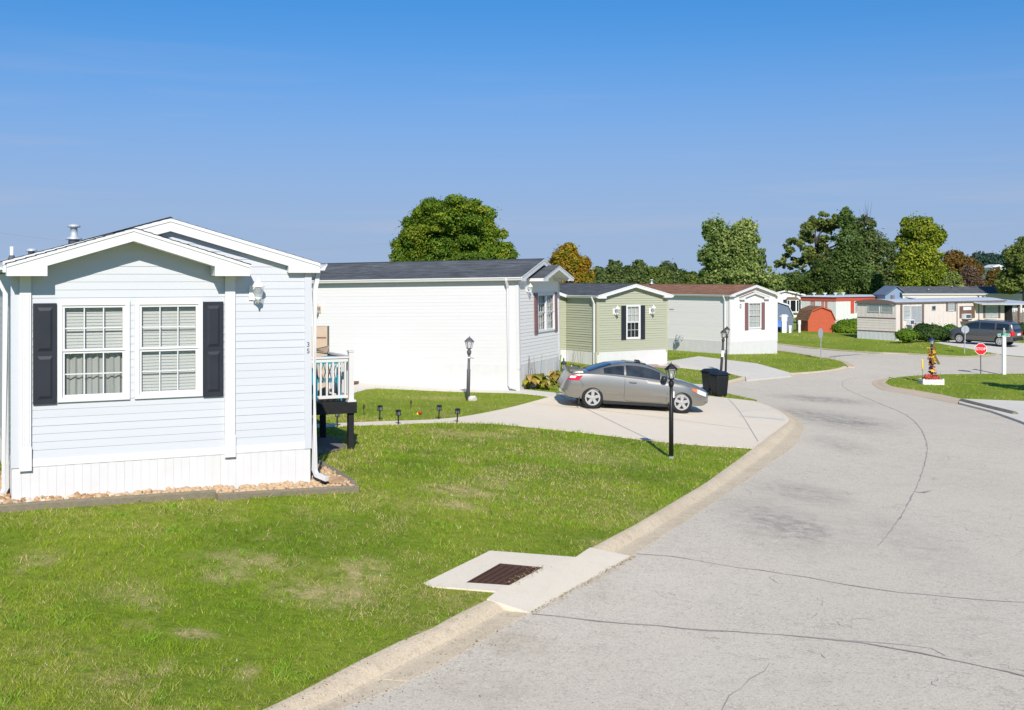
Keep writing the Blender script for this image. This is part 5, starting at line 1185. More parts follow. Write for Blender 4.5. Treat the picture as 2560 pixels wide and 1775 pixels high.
for (a, b) in (((0.06, -0.10, 1.42), (0.26, -0.14, 0.98)), ((-0.04, -0.10, 1.42), (-0.02, -0.13, 1.02))):
    MB().hexa([(a[0] - .03, a[1], a[2]), (a[0] + .05, a[1], a[2] + .03), (b[0] + .10, b[1], b[2] - .02), (b[0] - .03, b[1], b[2] - .05)], [(a[0] - .03, a[1] + .012, a[2]), (a[0] + .05, a[1] + .012, a[2] + .03), (b[0] + .10, b[1] + .012, b[2] - .02), (b[0] - .03, b[1] + .012, b[2] - .05)]).build('ribbon', 'silk_olive', gar)
pl = thing('planter_box', 'low white wooden planter box on the grass island', 'planter', (pc.x, pc.y, pc.z))
for z0, z1 in ((-0.03, 0.085), (0.10, 0.235)):
    for y in (-0.30, 0.30): MB().box(-0.47, 0.47, y - 0.02, y + 0.02, z0, z1).build('board', 'white_paint', pl)
    for x in (-0.49, 0.49): MB().box(x - 0.02, x + 0.02, -0.32, 0.32, z0, z1).build('board', 'white_paint', pl)
for x in (-0.46, 0.46): MB().box(x - 0.03, x + 0.03, -0.345, -0.321, -0.03, 0.28).build('corner_stake', 'white_paint', pl)
MB().box(-0.46, 0.46, -0.28, 0.28, -0.05, 0.19).build('soil', 'bark_dark', pl)

# solar path lights beside the footpath to the deck
def path_light(label, px, py, first=None):
    p = g(px, py)
    if first: return dup(first, p, (R(random.uniform(-3, 3)), R(random.uniform(-4, 4)), random.uniform(0, 3)), label)
    t = thing('path_light', label, 'garden light', p, (0, 0, 0), 'solar lights along the footpath')
    MB().lathe([(0.004, -0.08), (0.017, 0.0), (0.017, 0.24)], 8).build('stake', 'black_plastic', t)
    MB().box(-0.045, 0.045, -0.045, 0.045, 0.24, 0.255).build('frame', 'black_plastic', t); MB().box(-0.04, 0.04, -0.04, 0.04, 0.34, 0.352).build('top_frame', 'black_plastic', t)
    MB().box(-0.034, 0.034, -0.034, 0.034, 0.256, 0.339).build('lens', 'lens_grey', t)
    for sx in (-1, 1):
        for sy in (-1, 1): MB().box(sx * 0.04 - .006, sx * 0.04 + .006, sy * 0.04 - .006, sy * 0.04 + .006, 0.2555, 0.3395).build('bar', 'black_plastic', t)
    MB().add([(-.062, -.062, .353), (.062, -.062, .353), (.062, .062, .353), (-.062, .062, .353), (-.03, -.03, .385), (.03, -.03, .385), (.03, .03, .385), (-.03, .03, .385)], [(3, 2, 1, 0), (0, 1, 5, 4), (1, 2, 6, 5), (2, 3, 7, 6), (3, 0, 4, 7), (4, 5, 6, 7)]).build('cap', 'black_plastic', t)
    return t
M['lens_grey'] = mat('lens_grey', (0.13, 0.15, 0.16), 0.2)
pl0 = path_light('solar path light on the lawn edge, closest to the dark deck post on its left', 843, 1067)
path_light('pale grey solar path light seen under the deck, leftmost of the row', 807, 1060, pl0)
path_light('solar path light beyond the footpath, first one right of the deck', 949, 1051, pl0)
path_light('solar path light on the near side of the footpath, middle of the row', 996, 1063, pl0)
path_light('solar path light beyond the footpath near where it meets the driveway', 1097, 1049, pl0)
path_light('solar path light at the footpath end, rightmost of the row', 1143, 1058, pl0)
def stake(label, px, py, h):
    p = g(px, py); t = thing('garden_stake', label, 'garden stake', p, (0, R(2), 0), 'rusty stakes in the lawn')
    MB().tube([(0, 0, -0.05), (0, 0, h * 0.6)], 0.012, 6).build('rod', 'rust', t); MB().lathe([(0.01, h * 0.55), (0.028, h * 0.7), (0.02, h * 0.92), (0.004, h)], 8).build('tip', 'rust', t, True)
stake('rusty garden stake standing in the lawn near the deck', 909, 1037, 0.29); stake('rusty torch-shaped stake in the lawn left of the bright ornament', 1027, 1023, 0.26)
p = g(1046, 1036); orn = thing('lawn_ornament', 'small red and yellow fish-shaped ornament lying in the lawn', 'ornament', p, (0, 0, R(-40)))
M['orn_yellow'] = mat('orn_yellow', (0.85, 0.55, 0.03), 0.5); M['orn_red'] = mat('orn_red', (0.40, 0.02, 0.02), 0.5)
MB(Matrix.Rotation(R(55), 4, 'Y')).lathe([(0.02, -0.13), (0.05, -0.06), (0.06, 0.0), (0.05, 0.05)], 10).build('body', 'orn_yellow', orn, True); MB(Matrix.Rotation(R(55), 4, 'Y')).lathe([(0.052, 0.05), (0.045, 0.10), (0.015, 0.14)], 10).build('head', 'orn_red', orn, True)
MB(Matrix.Rotation(R(55), 4, 'Y')).add([(0, 0, -.11), (.05, .01, -.2), (0, -.01, -.18), (-.05, .01, -.2)], [(0, 1, 2), (0, 2, 3)]).build('tail', 'orn_yellow', orn)

# ------------------------------------------------------------------ deck beside the nearest house, in that house's frame
def h1p(x, y, z): return H1.matrix_basis @ Vector((x, y, z))
bpy.context.view_layer.update()
deck = thing('deck', 'raised black wooden deck with white railing on the blue house', 'deck', h1p(4.30, 4.45, 0.0), (0, 0, R(26)))
DW, DL, DZ = 2.16, 4.0, 0.70
k = 0; x = 0.0
while k < 14:
    MB().box(0.0, DW, k * (DL / 14) + 0.004, (k + 1) * (DL / 14) - 0.004, DZ - 0.035, DZ).build('deck_board', 'black_wood', deck); k += 1
MB().box(0.0, DW + 0.04, -0.045, -0.005, DZ - 0.22, DZ - 0.002).build('rim_beam', 'black_wood', deck); MB().box(DW + 0.001, DW + 0.041, 0.0, DL, DZ - 0.22, DZ - 0.002).build('rim_beam', 'black_wood', deck)
for (px_, py_) in ((DW - 0.06, 0.06), (DW - 0.06, 1.95), (DW - 0.06, DL - 0.1), (0.12, 0.06)): MB().box(px_ - 0.055, px_ + 0.055, py_ - 0.055, py_ + 0.055, -0.6, DZ - 0.037).build('post', 'black_wood', deck)
def rail(p, q, name='railing'):
    p = Vector(p); q = Vector(q); d = q - p; L_ = d.length; a = math.atan2(d.y, d.x); mt = Matrix.Translation((p.x, p.y, 0)) @ Matrix.Rotation(a, 4, 'Z')
    r_ = MB(mt).box(0, L_, -0.045, 0.045, DZ + 0.87, DZ + 0.905).box(0.01, L_ - 0.01, -0.025, 0.025, DZ + 0.80, DZ + 0.869).box(0.01, L_ - 0.01, -0.02, 0.02, DZ + 0.08, DZ + 0.14).build(name, 'white_vinyl', deck)
    n = int(L_ / 0.125)
    for i in range(n): c = (i + 0.5) * L_ / n; MB(mt).box(c - 0.018, c + 0.018, -0.017, 0.017, DZ + 0.141, DZ + 0.799).build('baluster', 'white_vinyl', r_)
rail((0.05, 0.06), (DW - 0.11, 0.06)); rail((DW - 0.055, 0.12), (DW - 0.055, DL - 0.15))
for (x, y) in ((DW - 0.055, 0.06), (DW - 0.055, DL - 0.09), (DW - 0.055, 1.98)):
    nw = MB().box(x - 0.05, x + 0.05, y - 0.05, y + 0.05, DZ, DZ + 0.99).build('newel', 'white_vinyl', deck); MB().box(x - 0.062, x + 0.062, y - 0.062, y + 0.062, DZ + 0.991, DZ + 1.02).build('newel_cap', 'white_vinyl', nw)
    MB().box(x - 0.085, x + 0.085, y - 0.085, y + 0.085, DZ + 0.001, DZ + 0.04).build('newel_skirt', 'white_vinyl', nw)
# teal plastic chair on the deck
pch = h1p(6.10, 5.15, DZ); ch = thing('plastic_chair', 'teal plastic garden chair behind the white deck railing', 'chair', pch, (0, 0, R(26 + 168)))
sh = MB(); N = 8
sh.hexa([(-.23, -.24, .41), (.23, -.24, .41), (.23, .20, .38), (-.23, .20, .38)], [(-.23, -.24, .385), (.23, -.24, .385), (.23, .20, .355), (-.23, .20, .355)]); sh.build('seat', 'teal', ch)
def arc(zt_, half, n=10): return [(half * math.sin(R(-90 + 180 * i / n)), zt_ + half * 0.35 * math.cos(R(-90 + 180 * i / n))) for i in range(n + 1)]
bk = [(x, 0.22 + (z - 0.4) * 0.28, z) for x, z in arc(0.80, 0.235)]
fr = MB().tube([(-0.2, 0.22, 0.40)] + bk + [(0.2, 0.22, 0.40)], 0.022, 6); fr.build('back_frame', 'teal', ch)
top_ = MB().add([(x, y - 0.005, z) for x, y, z in bk] + [(x * 0.95, 0.22 + (0.70 - 0.4) * 0.28, 0.74) for x, y, z in bk], [(i, i + 1, i + 12, i + 11) for i in range(10)]); top_.build('back_crest', 'teal', ch)
for i in range(5):
    for s in (-1, 1): MB().tube([(-0.17 + i * 0.085, 0.225, 0.41), (-0.17 + i * 0.085 + s * 0.085, 0.315, 0.75)], 0.008, 4).build('lattice', 'teal', ch)
for s in (-1, 1):
    MB().hexa([(s * .23, -.24, .63), (s * .29, -.24, .63), (s * .27, .25, .66), (s * .22, .25, .66)], [(s * .23, -.24, .60), (s * .29, -.24, .60), (s * .27, .25, .63), (s * .22, .25, .63)]).build('armrest', 'teal', ch)
    MB().hexa([(s * .22, -.26, 0), (s * .29, -.26, 0), (s * .29, -.20, 0), (s * .22, -.20, 0)], [(s * .23, -.24, .61), (s * .29, -.24, .61), (s * .29, -.12, .61), (s * .23, -.12, .61)]).build('leg', 'teal', ch)
    MB().hexa([(s * .21, .27, 0), (s * .28, .27, 0), (s * .28, .33, 0), (s * .21, .33, 0)], [(s * .19, .17, .42), (s * .25, .17, .42), (s * .25, .27, .42), (s * .19, .27, .42)]).build('leg', 'teal', ch)
# tall tan box behind the railing
pb_ = h1p(6.12, 6.0, DZ); bx = thing('cardboard_box', 'tall tan box with a dark slot standing behind the deck railing', 'box', pb_, (0, 0, R(2)))
MB().box(-0.16, 0.02, -0.16, 0.16, 0.0, 1.44).build('side_carton', 'card', bx); MB().box(0.0205, 0.27, -0.18, 0.16, 0.0, 1.45).build('carton', 'card', bx)
MB().tube([(0.05, -0.185, 1.22), (0.25, -0.185, 1.22)], 0.014, 6).build('slot_strip', 'card_dark', bx)
MB().hexa([(0.03, -0.20, 0.92), (0.27, -0.22, 0.90), (0.33, -0.30, 1.06), (0.05, -0.28, 1.0)], [(0.03, -0.19, 0.92), (0.27, -0.21, 0.90), (0.33, -0.29, 1.06), (0.05, -0.27, 1.0)]).build('flap', 'card', bx)
p = g(884, 962); ws = thing('wooden_step', 'small brown wooden step at the white wall behind the deck', 'step', p, R(-20))
MB().box(-0.35, 0.10, -0.2, 0.2, 0.06, 0.11).build('tread', 'wood_brown', ws)
for x in (-0.32, 0.04): MB().box(x, x + 0.05, -0.18, 0.18, -0.02, 0.059).build('riser', 'wood_brown', ws)

# ------------------------------------------------------------------ gravel bed and landscape timbers round the nearest house
def timber(label, a, b, h=0.10, w=0.10):
    p, q = Vector(a), Vector(b); d = q - p; t = MB(Matrix.Translation(p) @ d.to_track_quat('X', 'Z').to_matrix().to_4x4())
    bv = 0.018; P = [(-w / 2 + bv, -0.06), (w / 2 - bv, -0.06), (w / 2, -0.06 + bv), (w / 2, h - bv), (w / 2 - bv, h), (-w / 2 + bv, h), (-w / 2, h - bv), (-w / 2, -0.06 + bv)]
    n = len(P); t.add([(0, y, z) for y, z in P] + [(d.length, y, z) for y, z in P], [(i, (i + 1) % n, (i + 1) % n + n, i + n) for i in range(n)] + [tuple(range(n - 1, -1, -1)), tuple(range(n, 2 * n))])
    o = t.build('landscape_timber', 'timber'); tag(o, label, 'timber', 'weathered timbers edging the gravel bed'); return o
c0, c1, c2, c3 = g(-40, 1282), g(538, 1242), g(541, 1251), g(893, 1229)
c4 = g(798, 1165)
def up(v, d=0.0): return (v.x, v.y, tz(v.x, v.y) + d)
timber('weathered landscape timber along the gravel, left half below the window', up(c0), up(c1))
timber('weathered landscape timber along the gravel, right half up to the bed corner', up(c2), up(c3))
timber('weathered landscape timber running back from the bed corner beside the downspout', up(g(884, 1216)), up(c4))
gb = thing('gravel_bed', 'strip of tan river stones along the foot of the pale blue house', 'gravel bed')
bed = [v.xy for v in (c0, c1, c3, c4)] + [(h1p(4.30, 0.6, 0)).xy, h1p(4.28, -0.0, 0).xy, h1p(0, 0, 0).xy, h1p(-0.02, 2.0, 0).xy, h1p(-0.75, 2.0, 0).xy, g(-60, 1275).xy]
res = [(v[0], v[1], tz(v[0], v[1]) + 0.012) for v in bed]
MB().add(res, [tuple(range(len(res)))]).build('soil', mat('bed_soil', (0.22, 0.15, 0.09), 0.95, var=0.5, scale=30), gb)
sc_ = [(0.42, 0.26, 0.13), (0.52, 0.36, 0.21), (0.60, 0.46, 0.30), (0.34, 0.20, 0.10), (0.62, 0.54, 0.42), (0.48, 0.30, 0.17)]
smats = [mat('river_stone_%s' % 'abcdef'[i], c, 0.75, var=0.35, scale=25) for i, c in enumerate(sc_)]
protos = []
for i in range(12):
    rn = random.Random(100 + i); bm = bmesh.new(); bmesh.ops.create_icosphere(bm, subdivisions=1, radius=1.0)
    for v in bm.verts: v.co = v.co * (1 + rn.uniform(-0.22, 0.22))
    me = bpy.data.meshes.new('stone'); bm.to_mesh(me); bm.free(); me.materials.append(smats[i % 6]); me.shade_smooth() if i % 2 else None; protos.append(me)
xs, ys = [b[0] for b in bed], [b[1] for b in bed]; cnt = 0; rn = random.Random(9); pts = []
while len(pts) < 1500:
    x, y = rn.uniform(min(xs), max(xs)), rn.uniform(min(ys), max(ys))
    if inpoly(np.array([x]), np.array([y]), bed)[0]: pts.append((x, y))
pts.sort(key=lambda q: q[1])
vis = [q for q in pts if -0.445 < q[0] / q[1] < 0.45][:300]; visset = set(vis); stuff = MB()
for x, y in pts:
    s = rn.uniform(0.028, 0.062); loc = Vector((x, y, tz(x, y) + 0.012 + s * rn.uniform(0.1, 0.7))); rot = (rn.uniform(0, 6), rn.uniform(0, 6), rn.uniform(0, 6)); scl = (s * rn.uniform(.9, 1.6), s, s * rn.uniform(.55, .8)); me = protos[rn.randrange(12)]
    if (x, y) in visset:
        o = bpy.data.objects.new('stone', me); COL.objects.link(o); o.parent = gb; o.location = loc; o.rotation_euler = (rot[0] * .15, rot[1] * .15, rot[2]); o.scale = scl
    else:
        from mathutils import Euler
        mt = Matrix.LocRotScale(loc, Euler((rot[0] * .15, rot[1] * .15, rot[2])), Vector(scl)); MBm = MB(mt); MBm.add([v.co for v in me.vertices], [tuple(p_.vertices) for p_ in me.polygons]); k = len(stuff.v); stuff.v += MBm.v; stuff.f += [tuple(i + k for i in f) for f in MBm.f]
stuff.build('gravel', smats[1], gb, True, 'stuff')
for k, (px, py) in enumerate(((828, 1208), (845, 1213), (858, 1208), (820, 1215), (850, 1219))):     # flat slabs at the bed corner
    v = g(px, py); o = rock('slab_stone', '', '', (v.x, v.y, v.z + 0.07), (0.13, 0.09, 0.02), smats[0] if k % 2 else smats[5], 30 + k, gb, False); o.rotation_euler = (R(8), R(-6), k)
gbd = [g(*q) for q in ((784, 1100), (800, 1090), (850, 1100), (868, 1122), (830, 1131), (784, 1138))]
u = MB().add([(v.x, v.y, v.z + 0.015) for v in gbd], [tuple(range(len(gbd)))]).build('gravel_patch', mat('grey_gravel', (0.24, 0.20, 0.17), 0.95, var=0.9, scale=40, col2=(0.08, 0.065, 0.055), bump=1.0, bscale=45)); u['kind'] = 'structure'
pg = [g(*q) for q in ((1600, 907), (1668, 908), (1690, 912), (1702, 919), (1660, 922), (1600, 915))]
u = MB().add([(v.x, v.y, v.z + 0.02) for v in pg], [tuple(range(len(pg)))]).build('gravel_patch', mat('pink_gravel', (0.46, 0.33, 0.27), 0.95, var=0.7, scale=25, col2=(0.26, 0.18, 0.14), bump=0.8, bscale=30)); u['kind'] = 'structure'

# ------------------------------------------------------------------ far homes and sheds
def at(px, py, D): return Vector(ray(px, py, D))
class Far:
    """wall frame helper for far buildings: origin on the ground, wall along direction a"""
    def __init__(s, px, D, a, base): s.o = Vector(((px - CX) / FPX * D, D)); s.a = R(a); s.u = Vector((math.cos(s.a), math.sin(s.a))); s.n = Vector((-s.u.y, s.u.x)); s.base = base
    def sx(s, px, back=0.0):
        r = (px - CX) / FPX; o = s.o + s.n * back; return (r * o.y - o.x) / (s.u.x - r * s.u.y)
    def z(s, px, py):
        t = s.sx(px); return EYE - (py - HY) / FPX * (s.o.y + s.u.y * t) - s.base
    def side(s, px):
        r = (px - CX) / FPX; return (r * s.o.y - s.o.x) / (s.n.x - r * s.n.y)
def ribbed(par, mtx, x0, x1, z0, z1, m, pitch=0.22, name='wall_panel'):
    j = MB(mtx); n = max(1, round((x1 - x0) / pitch)); d = (x1 - x0) / n
    for i in range(n): j.box(x0 + i * d + 0.006, x0 + (i + 1) * d - 0.006, -0.012 if i % 2 else -0.02, 0.0, z0, z1)
    j.box(x0, x1, 0.0005, 0.02, z0, z1); return j.build(name, m, par)
def simple_window(par, mtx, x0, x1, z0, z1, rows=1, cols=1, m='blind', fm='galv', y=-0.03):
    f = MB(mtx); t = 0.05
    for b in ((x0, x1, z0, z0 + t), (x0, x1, z1 - t, z1), (x0, x0 + t, z0 + t, z1 - t), (x1 - t, x1, z0 + t, z1 - t)): f.box(b[0], b[1], y - 0.03, y + 0.01, b[2], b[3])
    w = f.build('window', fm, par)
    for i in range(cols):
        for r_ in range(rows):
            a, b = x0 + t + (x1 - x0 - 2 * t) * i / cols, x0 + t + (x1 - x0 - 2 * t) * (i + 1) / cols; c, d = z0 + t + (z1 - z0 - 2 * t) * r_ / rows, z0 + t + (z1 - z0 - 2 * t) * (r_ + 1) / rows
            MB(mtx).box(a + .015, b - .015, y - 0.012, y - 0.008, c + .015, d - .015).build('pane', 'glass', w)
    MB(mtx).box(x0 + t, x1 - t, y - 0.002, y + 0.004, z0 + t, z1 - t).build('shade', m, w)
    if rows > 1:
        for r_ in range(1, rows): zc = z0 + t + (z1 - z0 - 2 * t) * r_ / rows; MB(mtx).box(x0 + t, x1 - t, y - 0.028, y - 0.013, zc - .018, zc + .018).build('rail', fm, w)
    for i in range(1, cols): xc = x0 + t + (x1 - x0 - 2 * t) * i / cols; MB(mtx).box(xc - .03, xc + .03, y - 0.0285, y - 0.0125, z0 + t, z1 - t).build('mullion', fm, w)
    return w
# beige trailer
f = Far(2240, 90.0, 34.5, 0.1); LT = 14.4; WT = 3.7
tr = thing('mobile_home', 'long beige metal trailer with brown trim beside the minivan', 'trailer', (f.o.x, f.o.y, f.base), (0, 0, f.a))
mF = Matrix.Identity(4); mLt = wall_m('left', LT, WT)
zt_ = f.z(2240, 757)
box('wall', 'interior', tr, 0.1, LT - 0.1, 0.1, WT - 0.1, 0, zt_ - 0.05)
ribbed(tr, mF, 0, LT, 0.75, zt_, 'trailer', 0.3); ribbed(tr, mLt, 0, WT, f.z(2200, 798), zt_, 'trailer', 0.2)
siding(tr, mLt, 0, WT, 0.80, f.z(2200, 798) - 0.01, 0.2, 'trailer', (), None, False)
ribbed(tr, mF, 0, LT, -0.3, 0.74, 'skirt', 0.3, 'skirting'); ribbed(tr, mLt, 0, WT, -0.3, 0.74, 'skirt', 0.2, 'skirting')
for mt, l in ((mF, LT), (mLt, WT)): MB(mt).box(-0.02, l + 0.02, -0.035, -0.021, 0.72, 0.80).build('trim', 'trailer_brown', tr)
MB(mLt).box(0, WT, -0.03, -0.021, f.z(2200, 799), f.z(2200, 797) + 0.02).build('trim', 'trailer_brown', tr)
# bowed metal roof with brown edge
rf = MB(); n = 10; P = [(-0.12 + (WT + 0.24) * i / n, zt_ + 0.02 + 0.24 * math.sin(math.pi * i / n) ** 0.8) for i in range(n + 1)]
rf.add([(-0.15, y, z) for y, z in P] + [(LT + 0.15, y, z) for y, z in P], [(i + n + 1, i + n + 2, i + 1, i) for i in range(n)]); rf.build('roof', 'metal_roof', tr, True)
en = MB().add([(-0.16, y, z) for y, z in P] + [(-0.16, y, zt_ - 0.10) for y, z in P], [(i, i + 1, i + n + 2, i + n + 1) for i in range(n)]).build('roof_edge', 'trailer_brown', tr)
MB().box(-0.15, LT + 0.15, -0.14, -0.10, zt_ - 0.06, zt_ + 0.04).build('roof_edge', 'trailer_brown', tr)
S = f.sx
for a, b in ((2250, 2255), (2304, 2309)): MB().box(S(a), S(b), -0.05, -0.021, f.z(a, 824), f.z(a, 761)).build('brown_strip', 'trailer_brown', tr)
simple_window(tr, mF, S(2258), S(2274.5), f.z(2266, 800), f.z(2266, 765), 3); simple_window(tr, mF, S(2277), S(2303), f.z(2290, 808), f.z(2290, 765), 1, 2, 'tin_white')
def ac(par, x, z, wd=0.55):
    o = box('air_conditioner', 'tin_white', par, x, x + wd, -0.42, -0.022, z, z + 0.42); MB().box(x + 0.06, x + wd - 0.06, -0.43, -0.421, z + 0.07, z + 0.35).build('grille', 'grey_metal', o)
ac(tr, S(2264), f.z(2266, 812)); simple_window(tr, mF, S(2328), S(2338.5), f.z(2333, 776), f.z(2333, 764), m='grey_metal')
simple_window(tr, mF, S(2369), S(2385), f.z(2377, 778), f.z(2377, 759), 3)
for a, b in ((2364.5, 2368.5), (2385.5, 2389)): MB().box(S(a), S(b), -0.05, -0.021, f.z(a, 778), f.z(a, 757)).build('shutter', 'trailer_brown', tr)
pnl = MB().box(S(2398), S(2436), -0.045, -0.021, f.z(2417, 795), f.z(2417, 765)).build('brown_panel', 'trailer_panel', tr); MB().box(S(2407), S(2427), -0.052, -0.0455, f.z(2417, 775), f.z(2417, 767)).build('strip_window', 'tin_white', pnl)
ac(tr, S(2403), f.z(2410, 797), 0.75); MB().box(S(2419), S(2427), -0.2, -0.046, f.z(2422, 796), f.z(2422, 784)).build('cooler_box', 'wood_brown', tr)
MB().box(S(2400), S(2424), -0.35, -0.03, f.z(2410, 806), f.z(2410, 803)).build('bracket', 'wood_brown', tr)
for a in (2391, 2445.5): MB().box(S(a), S(a + 1.8), -0.04, -0.021, 0.81, zt_ - 0.07).build('seam_trim', 'trailer_brown', tr)
simple_window(tr, mF, S(2462.5), S(2494), f.z(2478, 794), f.z(2478, 765), 3, 2)
for a, b in ((2457.5, 2462), (2495, 2499.5)): MB().box(S(a), S(b), -0.05, -0.021, f.z(a, 795), f.z(a, 763.5)).build('shutter', 'trailer_brown', tr)
sl_ = lambda px: WT - f.side(px)
for a, b in ((2170, 2199), (2203, 2233)): simple_window(tr, mLt, sl_(a), sl_(b), f.z(2240, 783) + 0.02, f.z(2240, 764), 1, 1, 'curtain')
o = MB(Matrix.Translation((S(2309), 1.2, zt_ + 0.26))).lathe([(0.02, 0.0), (0.36, 0.06), (0.50, 0.16)], 16); dsh = o.build('satellite_dish', 'tin_white', tr, True)
MB().tube([(S(2309), 1.2, zt_), (S(2309), 1.2, zt_ + 0.28)], 0.03, 6).build('dish_mast', 'grey_metal', dsh)
MB().lathe([(0.16, zt_), (0.16, zt_ + 0.55)], 10, (S(2274), 1.6, 0)).build('roof_stack', 'trailer_brown', tr)
for px_, h_ in ((2494, 0.35), (2513, 0.3)): MB().lathe([(0.06, zt_), (0.06, zt_ + h_), (0.14, zt_ + h_ + .02), (0.14, zt_ + h_ + .08)], 8, (min(S(px_), LT - 0.3), 1.8, 0)).build('roof_pipe', 'grey_metal', tr)
# porch roof, posts, steps and fence at its right end
pf_ = thing('porch', 'grey flat porch roof on posts at the right end of the beige trailer', 'porch', tr.location, (0, 0, f.a))
MB().hexa([(LT - 4.5, -0.9, zt_ - 0.18), (LT + 5, -0.9, zt_ - 0.30), (LT + 5, 3.0, zt_ - 0.02), (LT - 4.5, 0.0, zt_ - 0.02)], [(LT - 4.5, -0.9, zt_ - 0.28), (LT + 5, -0.9, zt_ - 0.42), (LT + 5, 3.0, zt_ - 0.14), (LT - 4.5, 0.0, zt_ - 0.1)]).build('roof', 'metal_roof', pf_)
for x in (LT + 0.9, LT + 4.6): MB().box(x, x + 0.14, -0.8, -0.66, -0.3, zt_ - 0.38).build('post', 'trailer_brown', pf_)
MB().box(LT + 0.15, LT + 0.22, -0.6, 3.0, 0.2, zt_ - 0.42).build('screen_wall', 'dark_room', pf_)  # near-black sheet stands in for the unlit doorway under the porch
for k in range(4): MB().box(LT + 0.3 + k * 0.28, LT + 0.58 + k * 0.28, -0.9, 0.3, -0.3, 0.75 - k * 0.19).build('step', 'wood_grey', pf_)
MB().tube([(LT + 0.3, -0.92, 1.45), (LT + 1.7, -0.92, 0.75)], 0.05, 6).build('handrail', 'wood_grey', pf_)
wf = thing('board_fence', 'grey weathered board fence behind the minivan', 'fence', (at(2524, 800, 98).x, 98, 0.1), R(12))
for k in range(22): MB().box(k * 0.3, k * 0.3 + 0.27, 0, 0.03, -0.3, 2.0 + 0.06 * (k % 3)).build('board', 'wood_grey', wf)
wr = thing('white_railing', 'white picket railing of a porch behind the board fence', 'railing', (at(2525, 789, 104).x, 104, EYE - (789 - 690) / FPX * 104), R(6))
for z in (0.05, 0.55): MB().box(0, 3.4, 0, 0.05, z, z + 0.06).build('rail', 'white_paint', wr)
for k in range(20): MB().box(k * 0.17, k * 0.17 + 0.1, -0.02, -0.001, 0.0, 0.68).build('picket', 'white_paint', wr)
MB().box(0, 3.4, -0.05, 0.3, -2.4, -0.02).build('deck_front', 'wood_grey', wr)
# red-banded trailer
f = Far(2090.5, 120, 37, 0.3); t = thing('mobile_home', 'cream trailer with a red band under its flat roof behind the red shed', 'trailer', (f.o.x, f.o.y, f.base), (0, 0, f.a)); L2, W2 = 9.0, 4.5; mLt = wall_m('left', L2, W2)
ze = f.z(2090.5, 743); zb_ = f.z(2090.5, 752.5)
ribbed(t, mF, 0, L2, -0.3, zb_, 'offwhite', 0.3); ribbed(t, mLt, 0, W2, -0.3, zb_, 'offwhite', 0.3)
for mt, l in ((mF, L2), (mLt, W2)): MB(mt).box(-0.05, l + 0.05, -0.08, -0.021, zb_, ze).build('red_band', 'red_trim', t)
MB().hexa([(-0.2, -0.2, ze + .001), (L2, -0.2, ze + .001), (L2, W2 + .2, ze + .001), (-0.2, W2 + .2, ze + .001)][::1], [(-0.0, 0.6, ze + 0.16), (L2, 0.6, ze + 0.16), (L2, W2 - .6, ze + 0.16), (0.2, W2 - .6, ze + 0.16)]).build('roof', 'metal_roof', t)
MB().box(f.sx(2126), f.sx(2134.5), -0.06, -0.021, f.z(2130, 783), zb_).build('red_shutter', 'red_trim', t); simple_window(t, mF, f.sx(2137), f.sx(2156), f.z(2140, 781), f.z(2140, 755), m='tin_white')
for a, b in ((2028, 2038), (2055, 2060), (2064, 2069)): simple_window(t, mLt, W2 - f.side(a), W2 - f.side(b), f.z(2090, 770), zb_ - 0.05, m='tin_white', fm='red_trim')
for k, (x, y) in enumerate(((1.0, 2.2), (2.5, 2.0), (4.2, 2.3), (0.2, 3.0))): MB().lathe([(0.10, ze + .1), (0.10, ze + 0.32), (0.22, ze + 0.33), (0.2, ze + 0.42)], 8, (x, y, 0)).build('roof_vent', 'tin_white', t)
# white house with bay window
def gable_far(name, label, px, D, a, base, w, L, ze, zr, wm, rm, cat='house'):
    f = Far(px, D, a, base); t = thing(name, label, cat, (f.o.x, f.o.y, base), (0, 0, f.a))
    P = [(0, -0.3), (w, -0.3), (w, ze), (w / 2, zr - 0.02), (0, ze)]; MB().prism(P, 0.0, L).build('wall', wm, t)
    s = (zr - ze) / (w / 2); shingles('roof', [((-.15, L, ze - .15 * s + .03), (-.15, -.25, ze - .15 * s + .03), (w / 2, -.25, zr + .03), (w / 2, L, zr + .03)), ((w + .15, -.25, ze - .15 * s + .03), (w + .15, L, ze - .15 * s + .03), (w / 2, L, zr + .03), (w / 2, -.25, zr + .03))], rm, t)
    for sg in (0, 1):
        q = [(-.15, ze - .15 * s - .16), (w / 2, zr - .16), (w / 2, zr + .02), (-.15, ze - .15 * s + .02)]; q = q if sg == 0 else [(w - x, z) for x, z in reversed(q)]
        MB().prism(q, -0.27, -0.251).build('barge_board', 'white_trim', t)
    return f, t
f, t = gable_far('manufactured_home', 'white gabled home with a bay window and dark shutters behind the slate shed', 1917, 138, 4, 0.3, 4.5, 14, f_z if False else 2.72, 3.22, 'white_siding', 'roof_dark')
bw = MB().prism([(2.35, 0.55), (3.75, 0.55), (3.75, 2.1), (2.35, 2.1)], -0.45, -0.001).build('bay_window', 'white_trim', t); MB().hexa([(2.25, -.5, 2.101), (3.85, -.5, 2.101), (3.85, 0, 2.101), (2.25, 0, 2.101)], [(2.5, -.2, 2.4), (3.6, -.2, 2.4), (3.6, 0, 2.4), (2.5, 0, 2.4)]).build('bay_roof', 'wood_brown', bw)
for a, b in ((2.4, 2.6), (2.75, 3.35), (3.5, 3.7)): MB().box(a, b, -0.462, -0.451, 0.7, 2.0).build('bay_pane', 'car_glass', bw)
for a, b in ((1.98, 2.3), (3.8, 4.12)): MB().box(a, b, -0.03, -0.001, 0.5, 2.1).build('shutter', 'black_shutter', t)
vent(t, 1.0, 3.0, 3.0, 'pipe'); vent(t, 3.6, 2.0, 2.95, 'pipe')
